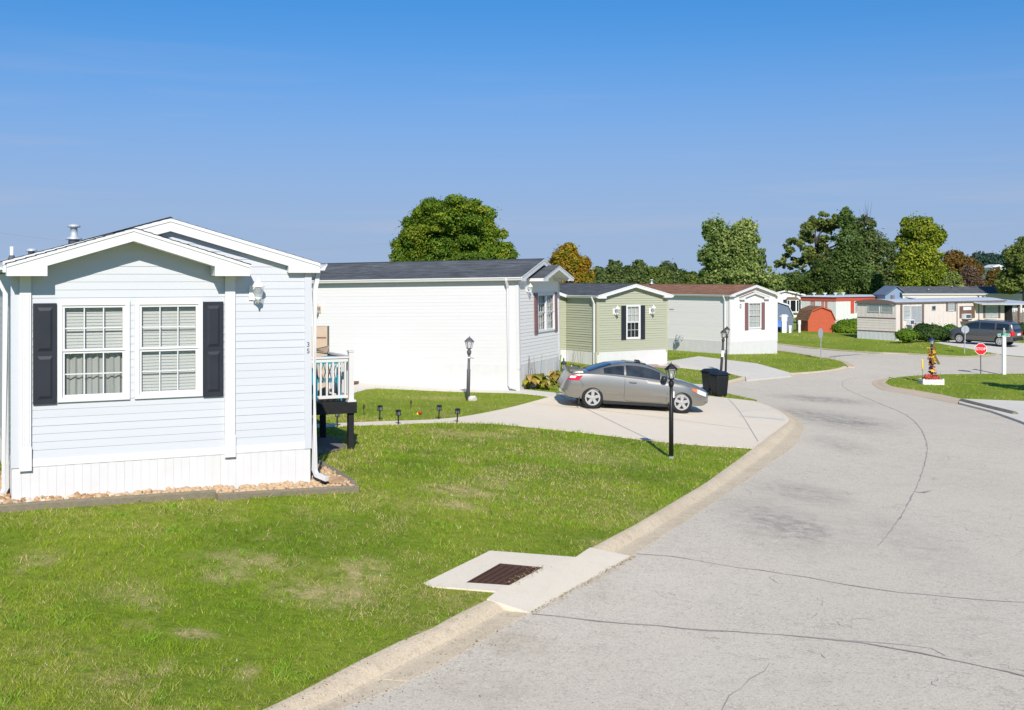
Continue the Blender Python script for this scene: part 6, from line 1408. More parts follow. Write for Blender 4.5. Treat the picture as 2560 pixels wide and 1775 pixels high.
# sheds
def gambrel(label, px, D, a, base, w, L, eave, kink, apex, kx, wm, rm, tm, cat='shed'):
    f = Far(px, D, a, base); t = thing('shed', label, cat, (f.o.x, f.o.y, base), (0, 0, f.a))
    P = [(0, -0.2), (w, -0.2), (w, eave), (w - kx, kink), (w / 2, apex), (kx, kink), (0, eave)]
    j = MB(); n = 9                                   # board cladding on the gable front
    j.prism(P, 0.0, L).build('wall', wm, t)
    r_ = [(-.08, eave - .1), (kx - .03, kink + .03), (w / 2, apex + .05), (w - kx + .03, kink + .03), (w + .08, eave - .1)]
    sl = [((r_[i][0], L + .1, r_[i][1]), (r_[i][0], -.12, r_[i][1]), (r_[i + 1][0], -.12, r_[i + 1][1]), (r_[i + 1][0], L + .1, r_[i + 1][1])) for i in (0, 1)]
    sl += [((r_[i + 1][0], -.12, r_[i + 1][1]), (r_[i + 1][0], L + .1, r_[i + 1][1]), (r_[i][0], L + .1, r_[i][1]), (r_[i][0], -.12, r_[i][1])) for i in (2, 3)]
    shingles('roof', sl, rm, t, 0.2, 0.015)
    for i in range(4):
        a_, b_ = r_[i], r_[i + 1]; MB().hexa([(a_[0], -.14, a_[1]), (b_[0], -.14, b_[1]), (b_[0], -.14, b_[1] - .11), (a_[0], -.14, a_[1] - .11)][::-1], [(a_[0], -.121, a_[1]), (b_[0], -.121, b_[1]), (b_[0], -.121, b_[1] - .11), (a_[0], -.121, a_[1] - .11)][::-1]).build('barge_board', tm, t)
    for k in range(1, int(w / 0.3)): 
        x = k * 0.3; MB().box(x - .006, x + .006, -.004, -.0005, 0.0, eave if x < kx or x > w - kx else kink - .05).build('batten', wm, t)
    return f, t
gambrel('red barn-shaped garden shed with tan shingles on the far lawn', 2020, 107, 10, tz(*at(2040, 831, 107).xy) - 0.05, 2.65, 2.6, 1.22, 2.08, 2.42, 0.42, 'red_barn', 'barn_roof', 'red_barn')
f, t = gambrel('slate blue barn-shaped shed with white edges half behind the white house', 1893, 100, 0, 0.52, 3.1, 3.5, 1.25, 2.2, 2.55, 0.45, 'slate_wall', 'roof_dark', 'white_trim')
# utility pedestals and small things between the sheds
def pedestal(label, px, py, D, w, h, head=False):
    p = at(px, py, D); z = tz(p.x, p.y); t = thing('utility_pedestal', label, 'utility box', (p.x, p.y, z), 0, 'white utility pedestals by the sheds')
    MB().box(-w / 2, w / 2, -0.12, 0.12, -0.2, h * 0.62).build('body', 'offwhite', t); MB().box(-w * 0.62, w * 0.62, -0.14, 0.14, h * 0.621, h).build('meter_head', 'tin_white', t)
    if head: MB().box(-w * 0.95, w * 0.95, -0.05, 0.05, h * 0.88, h * 0.93).build('crossarm', 'tin_white', t)
pedestal('tall white utility pedestal with a crossarm before the slate shed', 1960, 829, 97, 0.38, 1.5, True); pedestal('short white utility pedestal right of the tall one', 1974.5, 831, 97, 0.2, 0.6); pedestal('slim white utility post left of the red shed', 1998, 831, 98, 0.18, 1.0)
p = at(1949, 822, 99); tp = thing('covered_motorbike', 'bright blue cover over a small vehicle beside the slate shed', 'cover', (p.x, p.y, tz(p.x, p.y)), 0)
bm = MB(); bm.hexa([(-.5, -.3, .35), (.25, -.3, .35), (.25, .3, .35), (-.5, .3, .35)], [(-.4, -.15, .95), (.08, -.15, .8), (.08, .15, .8), (-.4, .15, .95)][::1]); bm.build('cover', 'blue_tarp', tp); MB().box(-.45, .2, -.25, .25, 0, .345).build('underside', 'navy', tp)
# long cream house with slate gable
f = Far(2257, 121, 2.0, 0.2); t = thing('manufactured_home', 'long cream home with dark roof and slate blue gable behind the beige trailer', 'house', (f.o.x, f.o.y, 0.2), (0, 0, f.a)); ze = f.z(2300, 735); zr = f.z(2300, 717) + 0.02; LL = 22
MB().box(0, LL, 0, 4.2, -0.3, ze).build('wall', 'cream_wall', t); MB().box(-.1, LL, -.12, -.001, ze - .1, ze + .06).build('gutter', 'white_trim', t)
shingles('roof', [((-.2, -.15, ze), (LL, -.15, ze), (LL, 2.1, zr), (-.2, 2.1, zr)), ((LL, 4.3, ze), (-.2, 4.3, ze), (-.2, 2.1, zr), (LL, 2.1, zr))], 'roof_dark', t)
MB().prism([(-1.75, -0.3), (0.55, -0.3), (0.55, ze), (-0.55, zr - .02), (-1.75, ze - .1)], 0.3, 3.8).build('gable_wall', 'slate_light', t)
MB().hexa([(-1.85, .1, ze - .15), (-.55, .1, zr + .0), (-.55, 3.9, zr + .0), (-1.85, 3.9, ze - .15)], [(-1.85, .1, ze - .08), (-.55, .1, zr + .07), (-.55, 3.9, zr + .07), (-1.85, 3.9, ze - .08)][::1]).build('gable_roof', 'slate_wall', t); MB().hexa([(-.55, .1, zr + .0), (.6, .1, ze - .1), (.6, 3.9, ze - .1), (-.55, 3.9, zr + .0)], [(-.55, .1, zr + .07), (.6, .1, ze - .03), (.6, 3.9, ze - .03), (-.55, 3.9, zr + .07)]).build('gable_roof', 'slate_wall', t)
vent(t, f.sx(2396), 1.6, zr - 0.1, 'cap'); vent(t, f.sx(2329), 0.8, ze + 0.35, 'cap'); vent(t, f.sx(2522), 1.0, ze + 0.5, 'flue')
simple_window(t, mF, f.sx(2515), f.sx(2534), 0.9, ze - 0.9, 2, 1, 'tin_white', 'white_trim'); simple_window(t, mF, f.sx(2540), f.sx(2550), 1.1, ze - 0.9, 1, 1, 'grey_metal', 'cream_wall')
f2, t2 = gable_far('house', 'small white-roofed house among the far trees on the rise', 2478, 300, 5, 4.6, 4.5, 6, 2.2, 3.0, 'offwhite', 'metal_roof') if False else (None, None)
hh = thing('house', 'distant white house glimpsed between the autumn trees', 'house', (at(2478, 0, 260).x, 260, 4.5)); MB().box(0, 3.2, 0, 5, -4.2, 2.6).build('wall', 'offwhite', hh); MB().prism([(-.3, 2.601), (3.5, 2.601), (1.6, 3.3)], -.3, 5.3).build('roof', 'tin_white', hh)
for x in (0.4, 2.0): MB().box(x, x + .8, -.03, -.001, 0.9, 1.9).build('window', 'dark_room', hh)
# gas meter on the white brown-roofed house
gm = at(1709, 875, 71); mt = thing('gas_meter', 'grey gas meter and pipes at the skirting of the brown-roofed house', 'gas meter', (0, 0, 0)); H4i = H4.matrix_basis
lp_ = H4i @ Vector((-0.25, 4.0, 0)); mt.location = (lp_.x, lp_.y, tz(lp_.x, lp_.y)); mt.rotation_euler = (0, 0, R(-53))
MB().tube([(-.25, 0, -0.1), (-.25, 0, 0.8), (-.12, 0, 1.0), (.0, 0, 1.0), (.02, 0, .8)], 0.022, 8).build('riser', 'sign_back', mt, True); MB().box(-.10, .14, -.10, .08, 0.55, 0.82).build('meter', 'sign_back', mt); MB().tube([(.1, 0, .8), (.12, 0, 0.95), (.26, 0, 0.92), (.26, 0.15, .8)], 0.022, 8).build('pipe', 'sign_back', mt, True); MB().lathe([(.09, -.15), (.09, -.121)], 12, (.02, 0, .76), 'y').build('dial', 'galv', mt)

# ------------------------------------------------------------------ foliage
def leaf_mesh(blobs, n, size, pal, seed, outward=0.5, aspect=1.7, shell=(0.72, 1.06), flat=0.0):
    """n small leaves spread through the shells of the blobs (cx, cy, cz, rx, ry, rz); pal = [(colour, weight)]"""
    rg = np.random.default_rng(seed); B = np.array(blobs, float)
    area = (B[:, 3] * B[:, 4] + B[:, 3] * B[:, 5] + B[:, 4] * B[:, 5]); bi = rg.choice(len(B), n, p=area / area.sum())
    d = rg.normal(size=(n, 3)); d /= np.linalg.norm(d, axis=1)[:, None]
    rad = rg.uniform(shell[0], shell[1], n)[:, None]; stray = rg.random(n) < 0.07; rad[stray] *= rg.uniform(1.1, 1.4, stray.sum())[:, None]
    c = B[bi, :3] + d * B[bi, 3:] * rad
    nr = d * outward + rg.normal(size=(n, 3)) * (1 - outward) * 0.8; nr[:, 2] += 0.25; nr /= np.linalg.norm(nr, axis=1)[:, None]
    t = np.cross(nr, rg.normal(size=(n, 3))); t /= np.linalg.norm(t, axis=1)[:, None] + 1e-9; b = np.cross(nr, t)
    s = size * rg.uniform(0.6, 1.35, n)[:, None]
    bend = nr * s * rg.uniform(-0.25, 0.25, n)[:, None]
    v = np.stack([c - t * s * 0.5 * aspect ** .5, c + b * s * 0.42 + bend, c + t * s * 0.5 * aspect ** .5, c - b * s * 0.42 + bend], 1)
    P = np.array([p for p, _ in pal]); W = np.array([w for _, w in pal], float); W /= W.sum()
    base = rg.choice(len(P), len(B), p=W); own = rg.choice(len(P), n, p=W); use = np.where(rg.random(n) < 0.62, base[bi], own)
    col = 1.5 * P[use] * rg.uniform(0.78, 1.22, n)[:, None] * (0.9 + 0.25 * rg.random(len(B)))[bi][:, None]
    return v.reshape(-1, 3), np.repeat(col, 4, axis=0)
def subblobs(lumps, k, rng_, frac=(0.28, 0.5), rough=0.85):
    out = []; k = int(k * 3.2); frac = (frac[0] * 0.5, frac[1] * 0.66); rough = min(1.0, rough * 1.15)
    for (cx, cy, cz, rx, ry, rz) in lumps:
        for _ in range(k):
            d = rng_.normal(size=3); d /= np.linalg.norm(d); f = rng_.uniform(0.3, 1) ** 0.4 * rough; s = rng_.uniform(*frac)
            out.append((cx + d[0] * rx * f, cy + d[1] * ry * f, cz + d[2] * rz * f, rx * s, ry * s, rz * s * 0.9))
    return out
def foliage_obj(name, blobs, n, size, pal, seed, par, **k):
    v, c = leaf_mesh(blobs, n, size, pal, seed, **k); me = fast_mesh(name, v, np.arange(len(v)), 4, c); return link(name, me, 'leaf', par)
def tree(label, D, lumps, n, size, pal, seed, trunk=None, bark='bark_dark', k=9, limbs=7, group=None, name='tree', base=None, frac=(0.28, 0.5), rough=0.85, cat='tree', r=None, dense=0.86, **kw):
    """lumps: crown masses as (column, row, half width, half height) in the photograph at distance D, turned into metres"""
    rg = np.random.default_rng(seed); s = D / FPX; L3 = []
    for (px, py, rx, ry) in lumps:
        p = at(px, py, D); L3.append((p.x, p.y + rg.uniform(-.3, .3) * rx * s, p.z, rx * s, rx * s * 0.9, ry * s))
    cx = np.mean([l[0] for l in L3]) if trunk is None else at(trunk, 0, D).x; zb = tz(cx, D) if base is None else base; o = Vector((cx, D, zb))
    t = thing(name, label, cat, o, 0, group)
    loc = [(a - o.x, b - o.y, c - o.z, d, e, f) for a, b, c, d, e, f in L3]
    sb_ = subblobs(loc, k, rg, frac, rough); sb_ += [(a, b, c, d * dense, e * dense, f * dense) for a, b, c, d, e, f in loc] if dense else []
    foliage_obj('crown', sb_, int(n * 2.6), size * 0.58, pal, seed, t, shell=(0.55, 1.12) if dense else (0.15, 1.25), **kw)
    if bark:
        H = max(l[2] + l[5] * 0.3 for l in loc); r0 = r or max(0.10, H * 0.028); mb = MB(); pts = [(0, 0, -0.3)] + [(rg.normal() * .02 * H, rg.normal() * .02 * H, H * q) for q in (0.2, 0.4, 0.65, 0.95)]
        mb.tube(pts, [r0 * 1.15, r0, r0 * .8, r0 * .5, r0 * .15], 8); tr_ = mb.build('trunk', bark, t, True)
        for i in range(min(limbs, 3 * len(loc))):
            l = loc[i % len(loc)]; a = Vector(pts[2]).lerp(Vector(pts[3]), rg.random()); e = Vector((l[0] + rg.normal() * l[3] * .35, l[1] + rg.normal() * l[4] * .35, l[2] + l[5] * rg.uniform(-.2, .6))); m_ = a.lerp(e, .5) + Vector((rg.normal() * .05 * H, rg.normal() * .05 * H, .04 * H))
            MB().tube([a, m_, e], [r0 * .45, r0 * .28, r0 * .07], 6).build('limb', bark, t, True)
    return t
G1 = [((0.095, 0.150, 0.012), 4), ((0.150, 0.185, 0.016), 3), ((0.055, 0.105, 0.010), 3), ((0.19, 0.20, 0.02), 1)]
G2 = [((0.13, 0.18, 0.045), 4), ((0.19, 0.23, 0.065), 3), ((0.08, 0.125, 0.03), 3), ((0.26, 0.28, 0.12), 1)]
GD = [((0.055, 0.085, 0.018), 4), ((0.080, 0.110, 0.020), 3), ((0.035, 0.058, 0.014), 3)]
GO = [((0.105, 0.135, 0.030), 4), ((0.14, 0.165, 0.038), 3), ((0.07, 0.095, 0.022), 3)]
GY = [((0.14, 0.18, 0.015), 4), ((0.19, 0.21, 0.02), 3), ((0.07, 0.11, 0.01), 3)]
OR = [((0.25, 0.145, 0.012), 4), ((0.21, 0.165, 0.014), 3), ((0.13, 0.13, 0.012), 3), ((0.28, 0.11, 0.018), 1)]
RU = [((0.15, 0.085, 0.02), 4), ((0.11, 0.08, 0.02), 3), ((0.07, 0.06, 0.02), 2)]
BR = [((0.11, 0.075, 0.05), 4), ((0.14, 0.09, 0.06), 3), ((0.07, 0.05, 0.035), 2)]
GM = [((0.085, 0.115, 0.034), 4), ((0.110, 0.140, 0.04), 3), ((0.055, 0.08, 0.028), 3)]
tree('large round green maple behind the long white home', 62, [(1127, 590, 130, 85), (1050, 600, 65, 70), (1205, 610, 65, 72), (1127, 545, 95, 55), (1005, 640, 34, 34), (1262, 640, 36, 40), (1130, 665, 140, 60), (1080, 540, 45, 40), (1180, 540, 45, 40)], 60000, 0.165, G1, 21, 1128, k=9, frac=(0.30, 0.44), rough=0.80, dense=0.74)
tree('rounded orange and gold tree between the white and green homes', 76, [(1425, 685, 50, 60), (1408, 645, 34, 30), (1450, 705, 38, 48), (1388, 690, 30, 50), (1425, 625, 20, 18)], 12000, 0.20, OR, 22, 1425, k=9)
tree('airy pale green cottonwood behind the brown-roofed home', 112, [(1825, 620, 58, 60), (1792, 588, 34, 48), (1858, 590, 38, 45), (1778, 640, 36, 32), (1850, 690, 70, 40), (1800, 690, 50, 36), (1928, 705, 38, 26), (1862, 640, 40, 40)], 16000, 0.34, G2, 23, 1835, k=8, aspect=2.2, frac=(0.22, 0.42), bark='bark')
tree('small separate branch tree right of the pale cottonwood', 116, [(1903, 640, 18, 24), (1885, 665, 20, 20), (1915, 675, 18, 16)], 1500, 0.3, G2, 24, 1895, k=6, dense=0, aspect=2.2)
tree('open-crowned olive oak, leftmost of the tall tree group', 150, [(2040, 585, 52, 42), (1995, 625, 44, 34), (1968, 655, 34, 24), (2062, 555, 40, 28), (2075, 630, 42, 44), (2030, 660, 46, 30)], 9500, 0.42, GO, 25, 2040, k=8, dense=0, frac=(0.22, 0.36), limbs=12, bark='bark')
tree('dark evergreen mass low in front of the oak', 140, [(1990, 715, 58, 40), (2055, 705, 50, 50), (1950, 720, 34, 30), (2030, 735, 60, 30)], 9000, 0.40, GD, 26, 2030, k=8)
tree('tallest dark green tree with a pointed top in the group', 146, [(2118, 548, 22, 32), (2120, 600, 36, 40), (2112, 660, 44, 50), (2150, 705, 54, 40), (2130, 640, 40, 40)], 9500, 0.42, [((0.065, 0.105, 0.024), 4), ((0.09, 0.135, 0.034), 3), ((0.042, 0.07, 0.018), 3)], 27, 2120, k=8)
tree('grey-green tree right of the tallest one with bare twigs on top', 152, [(2165, 565, 26, 26), (2185, 610, 40, 40), (2212, 645, 38, 45), (2200, 705, 52, 45), (2160, 660, 40, 40), (2232, 690, 34, 40)], 10000, 0.42, GM, 28, 2185, k=8, limbs=10, bark='bark')
tree('bright yellow-green tree at the right of the group', 136, [(2290, 572, 44, 34), (2332, 590, 34, 34), (2262, 605, 26, 26), (2298, 640, 52, 40), (2288, 700, 48, 42), (2342, 685, 26, 42), (2270, 660, 34, 40)], 11000, 0.40, GY, 29, 2295, k=8, frac=(0.24, 0.42))
tree('small lime green tree with pale tips in front of the brown one', 130, [(2380, 700, 24, 24), (2392, 722, 24, 18), (2362, 715, 22, 20)], 2600, 0.32, [((0.17, 0.20, 0.05), 3), ((0.12, 0.16, 0.03), 3), ((0.24, 0.24, 0.09), 1)], 30, 2382, k=6)
tree('rusty orange tree beyond the yellow-green one', 190, [(2385, 650, 28, 28), (2410, 668, 26, 26), (2370, 680, 24, 30), (2435, 680, 22, 26)], 4200, 0.5, RU, 31, 2390, k=7)
tree('brown half-bare rounded tree among the autumn trees', 165, [(2425, 695, 25, 32), (2440, 712, 26, 20)], 3200, 0.4, BR, 32, 2428, k=7)
tree('rust-coloured thin tree before the distant white house', 175, [(2485, 692, 22, 26), (2498, 705, 24, 22), (2460, 712, 26, 16)], 2600, 0.42, RU, 33, 2485, k=6, frac=(0.2, 0.36))
tree('big olive tree cut by the right edge of the view', 118, [(2560, 655, 44, 58), (2545, 690, 46, 36), (2585, 640, 50, 60), (2530, 712, 36, 20)], 10000, 0.36, GO, 34, 2562, k=8)
for i, (px, py, rx, ry) in enumerate(((2449, 652, 24, 24), (2486, 652, 26, 20), (2520, 645, 20, 22))):  # the blue of distance haze is mixed into these leaf colours
    tree(['distant blue-green tree, left of three on the far rise', 'distant blue-green tree, middle of three on the far rise', 'distant blue-green tree, right of three on the far rise'][i], 360, [(px, py, rx, ry), (px + 6, py + 18, rx, ry)], 2600, 0.9, [((0.03, 0.06, 0.045), 3), ((0.04, 0.07, 0.05), 3)], 40 + i, px, k=7, base=0.3, group='trees on the far rise')
ROWT = [(1503, 690, 30, 24, 185, GM, 'scrubby green tree of the far row, touching the orange tree'), (1536, 676, 22, 26, 172, GM, 'upright green tree of the far row, first tall one from the orange tree'), (1572, 686, 24, 24, 190, GD, 'dark low tree of the far row between two upright ones'), (1598, 674, 20, 26, 174, GM, 'upright green tree of the far row, second tall one from the orange tree'), (1640, 690, 30, 26, 168, [((0.075, 0.11, 0.025), 3), ((0.10, 0.13, 0.03), 2)], 'leafy mid-green tree of the far row left of the roof vent'), (1668, 676, 22, 26, 180, GM, 'green tree of the far row above the roof vent'), (1700, 692, 28, 22, 186, GD, 'dark rounded tree of the far row above the brown roof'), (1732, 700, 26, 20, 160, [((0.085, 0.115, 0.025), 3), ((0.11, 0.14, 0.03), 2)], 'small light green tree of the far row over the brown roof'), (1768, 696, 26, 22, 200, GD, 'dark distant tree left of the cottonwood')]
for i, (px, py, rx, ry, D, pal, lab) in enumerate(ROWT): tree(lab, D, [(px, py, rx, ry), (px - 8, py + 20, rx * 1.1, ry), (px + 10, py + 26, rx * 1.1, ry)], 3200, 0.5, pal, 60 + i, px, k=6, group='far row of trees behind the roofs', frac=(0.24, 0.44))
for i, (px, py, rx, ry, D, lab) in enumerate(((1935, 708, 34, 22, 200, 'dark far tree between the cottonwood and the oak'), (2330, 715, 34, 24, 180, 'dark far tree behind the yellow-green tree'), (2245, 720, 34, 22, 200, 'dark far tree low behind the slate gable'))): tree(lab, D, [(px, py, rx, ry), (px - 20, py + 14, rx, ry), (px + 20, py + 12, rx, ry)], 3600, 0.5, GD, 80 + i, px, k=6, group='dark trees filling the background')
# thin bare twigs above the maple and the group
def twigs(par, px, py, D, n, h, seed):
    rg = random.Random(seed); p = at(px, py, D); o = par.location; mb = MB()
    for _ in range(n):
        a = Vector((p.x - o.x + rg.uniform(-.4, .4), p.y - o.y, p.z - o.z)); b = a + Vector((rg.uniform(-.5, .5), rg.uniform(-.2, .2), rg.uniform(.5, 1) * h)); mb.tube([a, a.lerp(b, .5) + Vector((rg.uniform(-.1, .1), 0, 0)), b], [0.03, 0.02, 0.006], 5)
    mb.build('bare_twigs', 'bark', par)
bt = [o for o in COL.objects if o.get('label') == 'grey-green tree right of the tallest one with bare twigs on top'][0]; twigs(bt, 2165, 560, 151, 9, 3.2, 5)

# clipped shrubs
def shrub(label, D, lumps, n, size, pal, seed, group='clipped shrubs'):
    s = D / FPX; L3 = []
    for (px, py, rx, ry) in lumps: p = at(px, py, D); L3.append((p.x, p.y, p.z, rx * s, rx * s * 0.8, ry * s))
    cx = np.mean([l[0] for l in L3]); o = Vector((cx, D, tz(cx, D))); t = thing('shrub', label, 'shrub', o, 0, group); loc = [(a - o.x, b - o.y, c - o.z, d, e, f) for a, b, c, d, e, f in L3]
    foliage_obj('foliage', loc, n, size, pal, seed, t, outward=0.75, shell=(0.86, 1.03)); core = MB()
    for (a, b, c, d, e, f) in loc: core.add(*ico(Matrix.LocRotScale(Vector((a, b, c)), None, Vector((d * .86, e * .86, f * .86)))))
    core.build('inner_twigs', mat_dark_green(), t, True)  # solid dark green core behind the leaf shell
    for dx in (-.15, .12): MB().tube([(dx, 0, -.1), (dx * 1.5, 0, .35)], 0.04, 6).build('stem', 'bark_dark', t)
def ico(mt):
    bm = bmesh.new(); bmesh.ops.create_icosphere(bm, subdivisions=2, radius=1.0); v = [mt @ q.co for q in bm.verts]; bm.verts.index_update(); f = [tuple(q.index for q in p_.verts) for p_ in bm.faces]; bm.free(); return v, f
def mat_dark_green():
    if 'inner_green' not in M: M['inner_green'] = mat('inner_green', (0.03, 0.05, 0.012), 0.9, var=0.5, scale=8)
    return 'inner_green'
HB = [((0.075, 0.13, 0.010), 4), ((0.11, 0.165, 0.012), 3), ((0.045, 0.085, 0.008), 2)]; HD = [((0.025, 0.05, 0.012), 4), ((0.038, 0.07, 0.014), 3)]
shrub('rounded light green ball shrub at the corner of the beige trailer', 86, [(2267, 838, 27, 14), (2267, 836, 24, 14)], 4200, 0.13, HB, 1)
shrub('large dark clipped shrub left of the leaning sign', 87, [(2308, 828, 26, 20), (2335, 830, 26, 19), (2318, 836, 38, 15), (2360, 838, 22, 14)], 7000, 0.13, HD, 2)
shrub('brighter green clipped shrub between the dark shrub and the minivan', 91, [(2375, 826, 20, 15), (2392, 832, 18, 14), (2378, 838, 26, 11)], 4200, 0.13, [((0.06, 0.12, 0.018), 3), ((0.035, 0.075, 0.012), 3)], 3)
shrub('long front hedge of bright green beside the red shed', 101, [(2105, 820, 26, 13), (2130, 820, 24, 13), (2118, 824, 34, 12)], 5200, 0.14, HB, 4); shrub('rear hedge row behind the front one beside the red shed', 108, [(2115, 808, 22, 9), (2138, 806, 22, 9)], 3000, 0.14, HB, 5)
shrub('dark shrub at the right edge beyond the minivan', 92, [(2560, 822, 20, 14), (2580, 828, 24, 14)], 3000, 0.14, HD, 6)

# leafy hostas at the corner of the long white home and behind the car
def hosta(label, px, py, r, n, seed, h=0.45, pal=None):
    rg = np.random.default_rng(seed); p = g(px, py); t = thing('hosta_plant', label, 'plant', p, 0, 'yellowing hosta plants'); pal = pal or [(0.36, 0.27, 0.05), (0.28, 0.29, 0.03), (0.44, 0.31, 0.10), (0.18, 0.22, 0.025)]; r *= 1.3; h *= 1.15
    for i in range(n):
        a = rg.uniform(0, 6.28); l = r * rg.uniform(.55, 1.1); up_ = h * rg.uniform(.4, 1.0); w = l * rg.uniform(.22, .34); d = Vector((math.cos(a), math.sin(a), 0)); s_ = Vector((-d.y, d.x, 0)); P = []
        for u, ww, zz_ in ((0.0, .12, .0), (.3, .6, .75), (.6, 1.0, 1.0), (.85, .6, .8), (1.0, .05, .5)): c = d * l * u + Vector((0, 0, up_ * zz_)); P += [c - s_ * w * ww, c + Vector((0, 0, -.02)), c + s_ * w * ww]
        o = MB().add(P, [(k * 3 + j, k * 3 + j + 1, k * 3 + j + 4, k * 3 + j + 3) for k in range(4) for j in range(2)]); me = bpy.data.meshes.new('leaf'); me.from_pydata(o.v, [], o.f); c = np.array(pal[rg.integers(len(pal))]) * rg.uniform(.7, 1.25); ca = me.color_attributes.new('Col', 'FLOAT_COLOR', 'POINT'); ca.data.foreach_set('color', np.tile(np.r_[c, 1], len(o.v)).astype(np.float32)); link('leaf', me, 'leaf', t, True)
    if h > .4:
        for k in range(4): a = rg.uniform(-.3, .3); MB().tube([(a * .3, 0, 0), (a * .6, .05, .45), (a, .08, .85 + rg.uniform(0, .3))], 0.006, 4).build('flower_stalk', 'wood_grey', t)
hosta('yellowing hosta clump at the downspout corner of the white home', 1318, 972, 0.42, 34, 1); hosta('browning hosta clump, second from the white downspout', 1345, 972, 0.40, 34, 2); hosta('greenish hosta clump beside the car tail', 1388, 962, 0.44, 36, 3); hosta('low hosta between the second clump and the car', 1366, 974, 0.30, 22, 4, .3)
hosta('gold-leaved plant behind the car at the green home', 1452, 936, 0.5, 30, 5, .35, [(0.55, 0.48, 0.03), (0.45, 0.42, 0.03), (0.26, 0.28, 0.03)]); hosta('yellow-green weed clump beside the garden figures', 1425, 938, 0.4, 24, 6, .4, [(0.22, 0.2, 0.03), (0.12, 0.15, 0.02)])
# garden figures behind the car tail
p = g(1408, 951); z0 = 0.0
lh = thing('garden_lighthouse', 'slate grey miniature lighthouse lantern beside the white home', 'ornament', (p.x + .02, p.y, p.z)); MB().lathe([(.11, 0), (.09, .45), (.10, .47)], 10).build('tower', 'slate_wall', lh, True); MB().lathe([(.07, .471), (.07, .62)], 8).build('lantern', 'lamp_glass', lh); MB().lathe([(.12, .621), (.07, .70), (.02, .76), (.03, .80), (.01, .85)], 10).build('cap', 'slate_dark', lh, True)
for k in range(4): a = k * 1.57; MB().tube([(.08 * math.cos(a), .08 * math.sin(a), .47), (.08 * math.cos(a), .08 * math.sin(a), .625)], .01, 4).build('bar', 'slate_dark', lh)
gf = thing('garden_figure', 'green leaf-topped garden figure left of the miniature lighthouse', 'ornament', (p.x - .22, p.y + .05, p.z)); MB().lathe([(.06, 0), (.09, .35), (.05, .4)], 10).build('base', 'rust', gf, True); MB().hexa([(-.1, -.03, .35), (.1, -.03, .45), (.16, -.03, .95), (-.08, -.03, .98)], [(-.1, .03, .35), (.1, .03, .45), (.16, .03, .95), (-.08, .03, .98)]).build('leaf_top', mat('orn_green', (0.18, 0.33, 0.04), 0.6), gf)
gw = thing('garden_gnome', 'small white garden statue right of the miniature lighthouse', 'ornament', (p.x + .32, p.y + .1, p.z)); MB().lathe([(.09, 0), (.10, .2), (.06, .36), (.07, .42), (.06, .50), (.01, .56)], 10).build('body', 'white_paint', gw, True)
bp_ = g(1440, 930); te = timber('thin timber edging of the bed along the green home', up(g(1424, 925)), up(g(1478, 926)), 0.1, 0.08); te['group'] = 'timbers at the green home'
# tulip-like yellow stake on the island, tall grass tuft in the planter
p = g(2306, 950); st_ = thing('garden_stake', 'yellow spear-shaped garden stake beside the white planter', 'garden stake', (p.x, p.y, p.z)); MB().tube([(0, 0, -.1), (.02, 0, .55)], .012, 6).build('rod', 'grey_metal', st_); MB().lathe([(.01, .45), (.045, .6), (.04, .95), (.008, 1.05)], 8).build('spear', 'orn_yellow', st_, True)
mum = thing('chrysanthemum', 'low red and orange mound of flowers in the white planter', 'flowers', (pc.x, pc.y, pc.z + .18)); foliage_obj('blossoms', [(-.18, -.05, .10, .22, .2, .2), (.15, -.05, .08, .26, .2, .18), (0, 0, .12, .2, .2, .18)], 900, 0.07, [((0.42, 0.08, 0.05), 3), ((0.55, 0.14, 0.05), 2), ((0.30, 0.05, 0.06), 2)], 7, mum, outward=.7)
foliage_obj('greens', [(0, -.14, .03, .18, .12, .10)], 160, 0.07, [((.03, .06, .015), 1)], 8, mum)
gt = thing('grass_tuft', 'tuft of tall green grass at the right end of the planter', 'plant', (pc.x + .33, pc.y, pc.z + .15)); 
for k in range(12): a = random.uniform(-.3, .3); MB().add([(-.012 + a * .3, 0, 0), (.012 + a * .3, 0, 0), (a, random.uniform(-.1, .1), random.uniform(.3, .62))], [(0, 1, 2)]).build('blade', 'green_blade' if 'green_blade' in M else M.setdefault('green_blade', mat('green_blade', (.09, .17, .03), .6)), gt)
# overhead wire beyond the houses
w0, w1 = at(-300, 540, 60), at(1000, 606, 90); pts = [w0.lerp(w1, i / 24) - Vector((0, 0, 1.2 * math.sin(math.pi * i / 24))) for i in range(25)]
wi = MB().tube(pts, 0.010, 5).build('overhead_wire', mat('wire', (.55, .56, .58), .4, metal=.5)); tag(wi, 'thin pale overhead wire sagging behind the nearest roof and the maple', 'wire')

# tree standing just right of the view; its shade falls on the grass island
ts = thing('tree', 'leafy young tree outside the right edge shading the grass island', 'tree', (24.4, 50.0, tz(24.4, 50.0))); foliage_obj('crown', subblobs([(0, 0, 3.6, 1.25, 1.25, 1.3), (0.5, 0.3, 2.8, 1.0, 1.0, .8)], 8, np.random.default_rng(5)), 4500, 0.16, G1, 91, ts)
MB().tube([(0, 0, -.2), (.03, 0, 1.5), (0, .05, 3.6)], [.11, .09, .03], 8).build('trunk', 'bark', ts, True)
# far-off wood closing the view behind the homes, one mass
rg_ = np.random.default_rng(3); wb = []
for (xa, xb, D_) in ((-300, 8, 240), (125, 330, 260)):
    for x_ in np.arange(xa, xb, 5.0): h_ = rg_.uniform(4.5, 6.6); wb.append((x_ + rg_.normal(), D_ + rg_.uniform(-8, 8), h_ * 0.5, rg_.uniform(3.5, 5.0), 4.0, h_ * 0.52))
fw = foliage_obj('distant_wood', wb, 26000, 0.9, GM, 95, None); fw['kind'] = 'stuff'

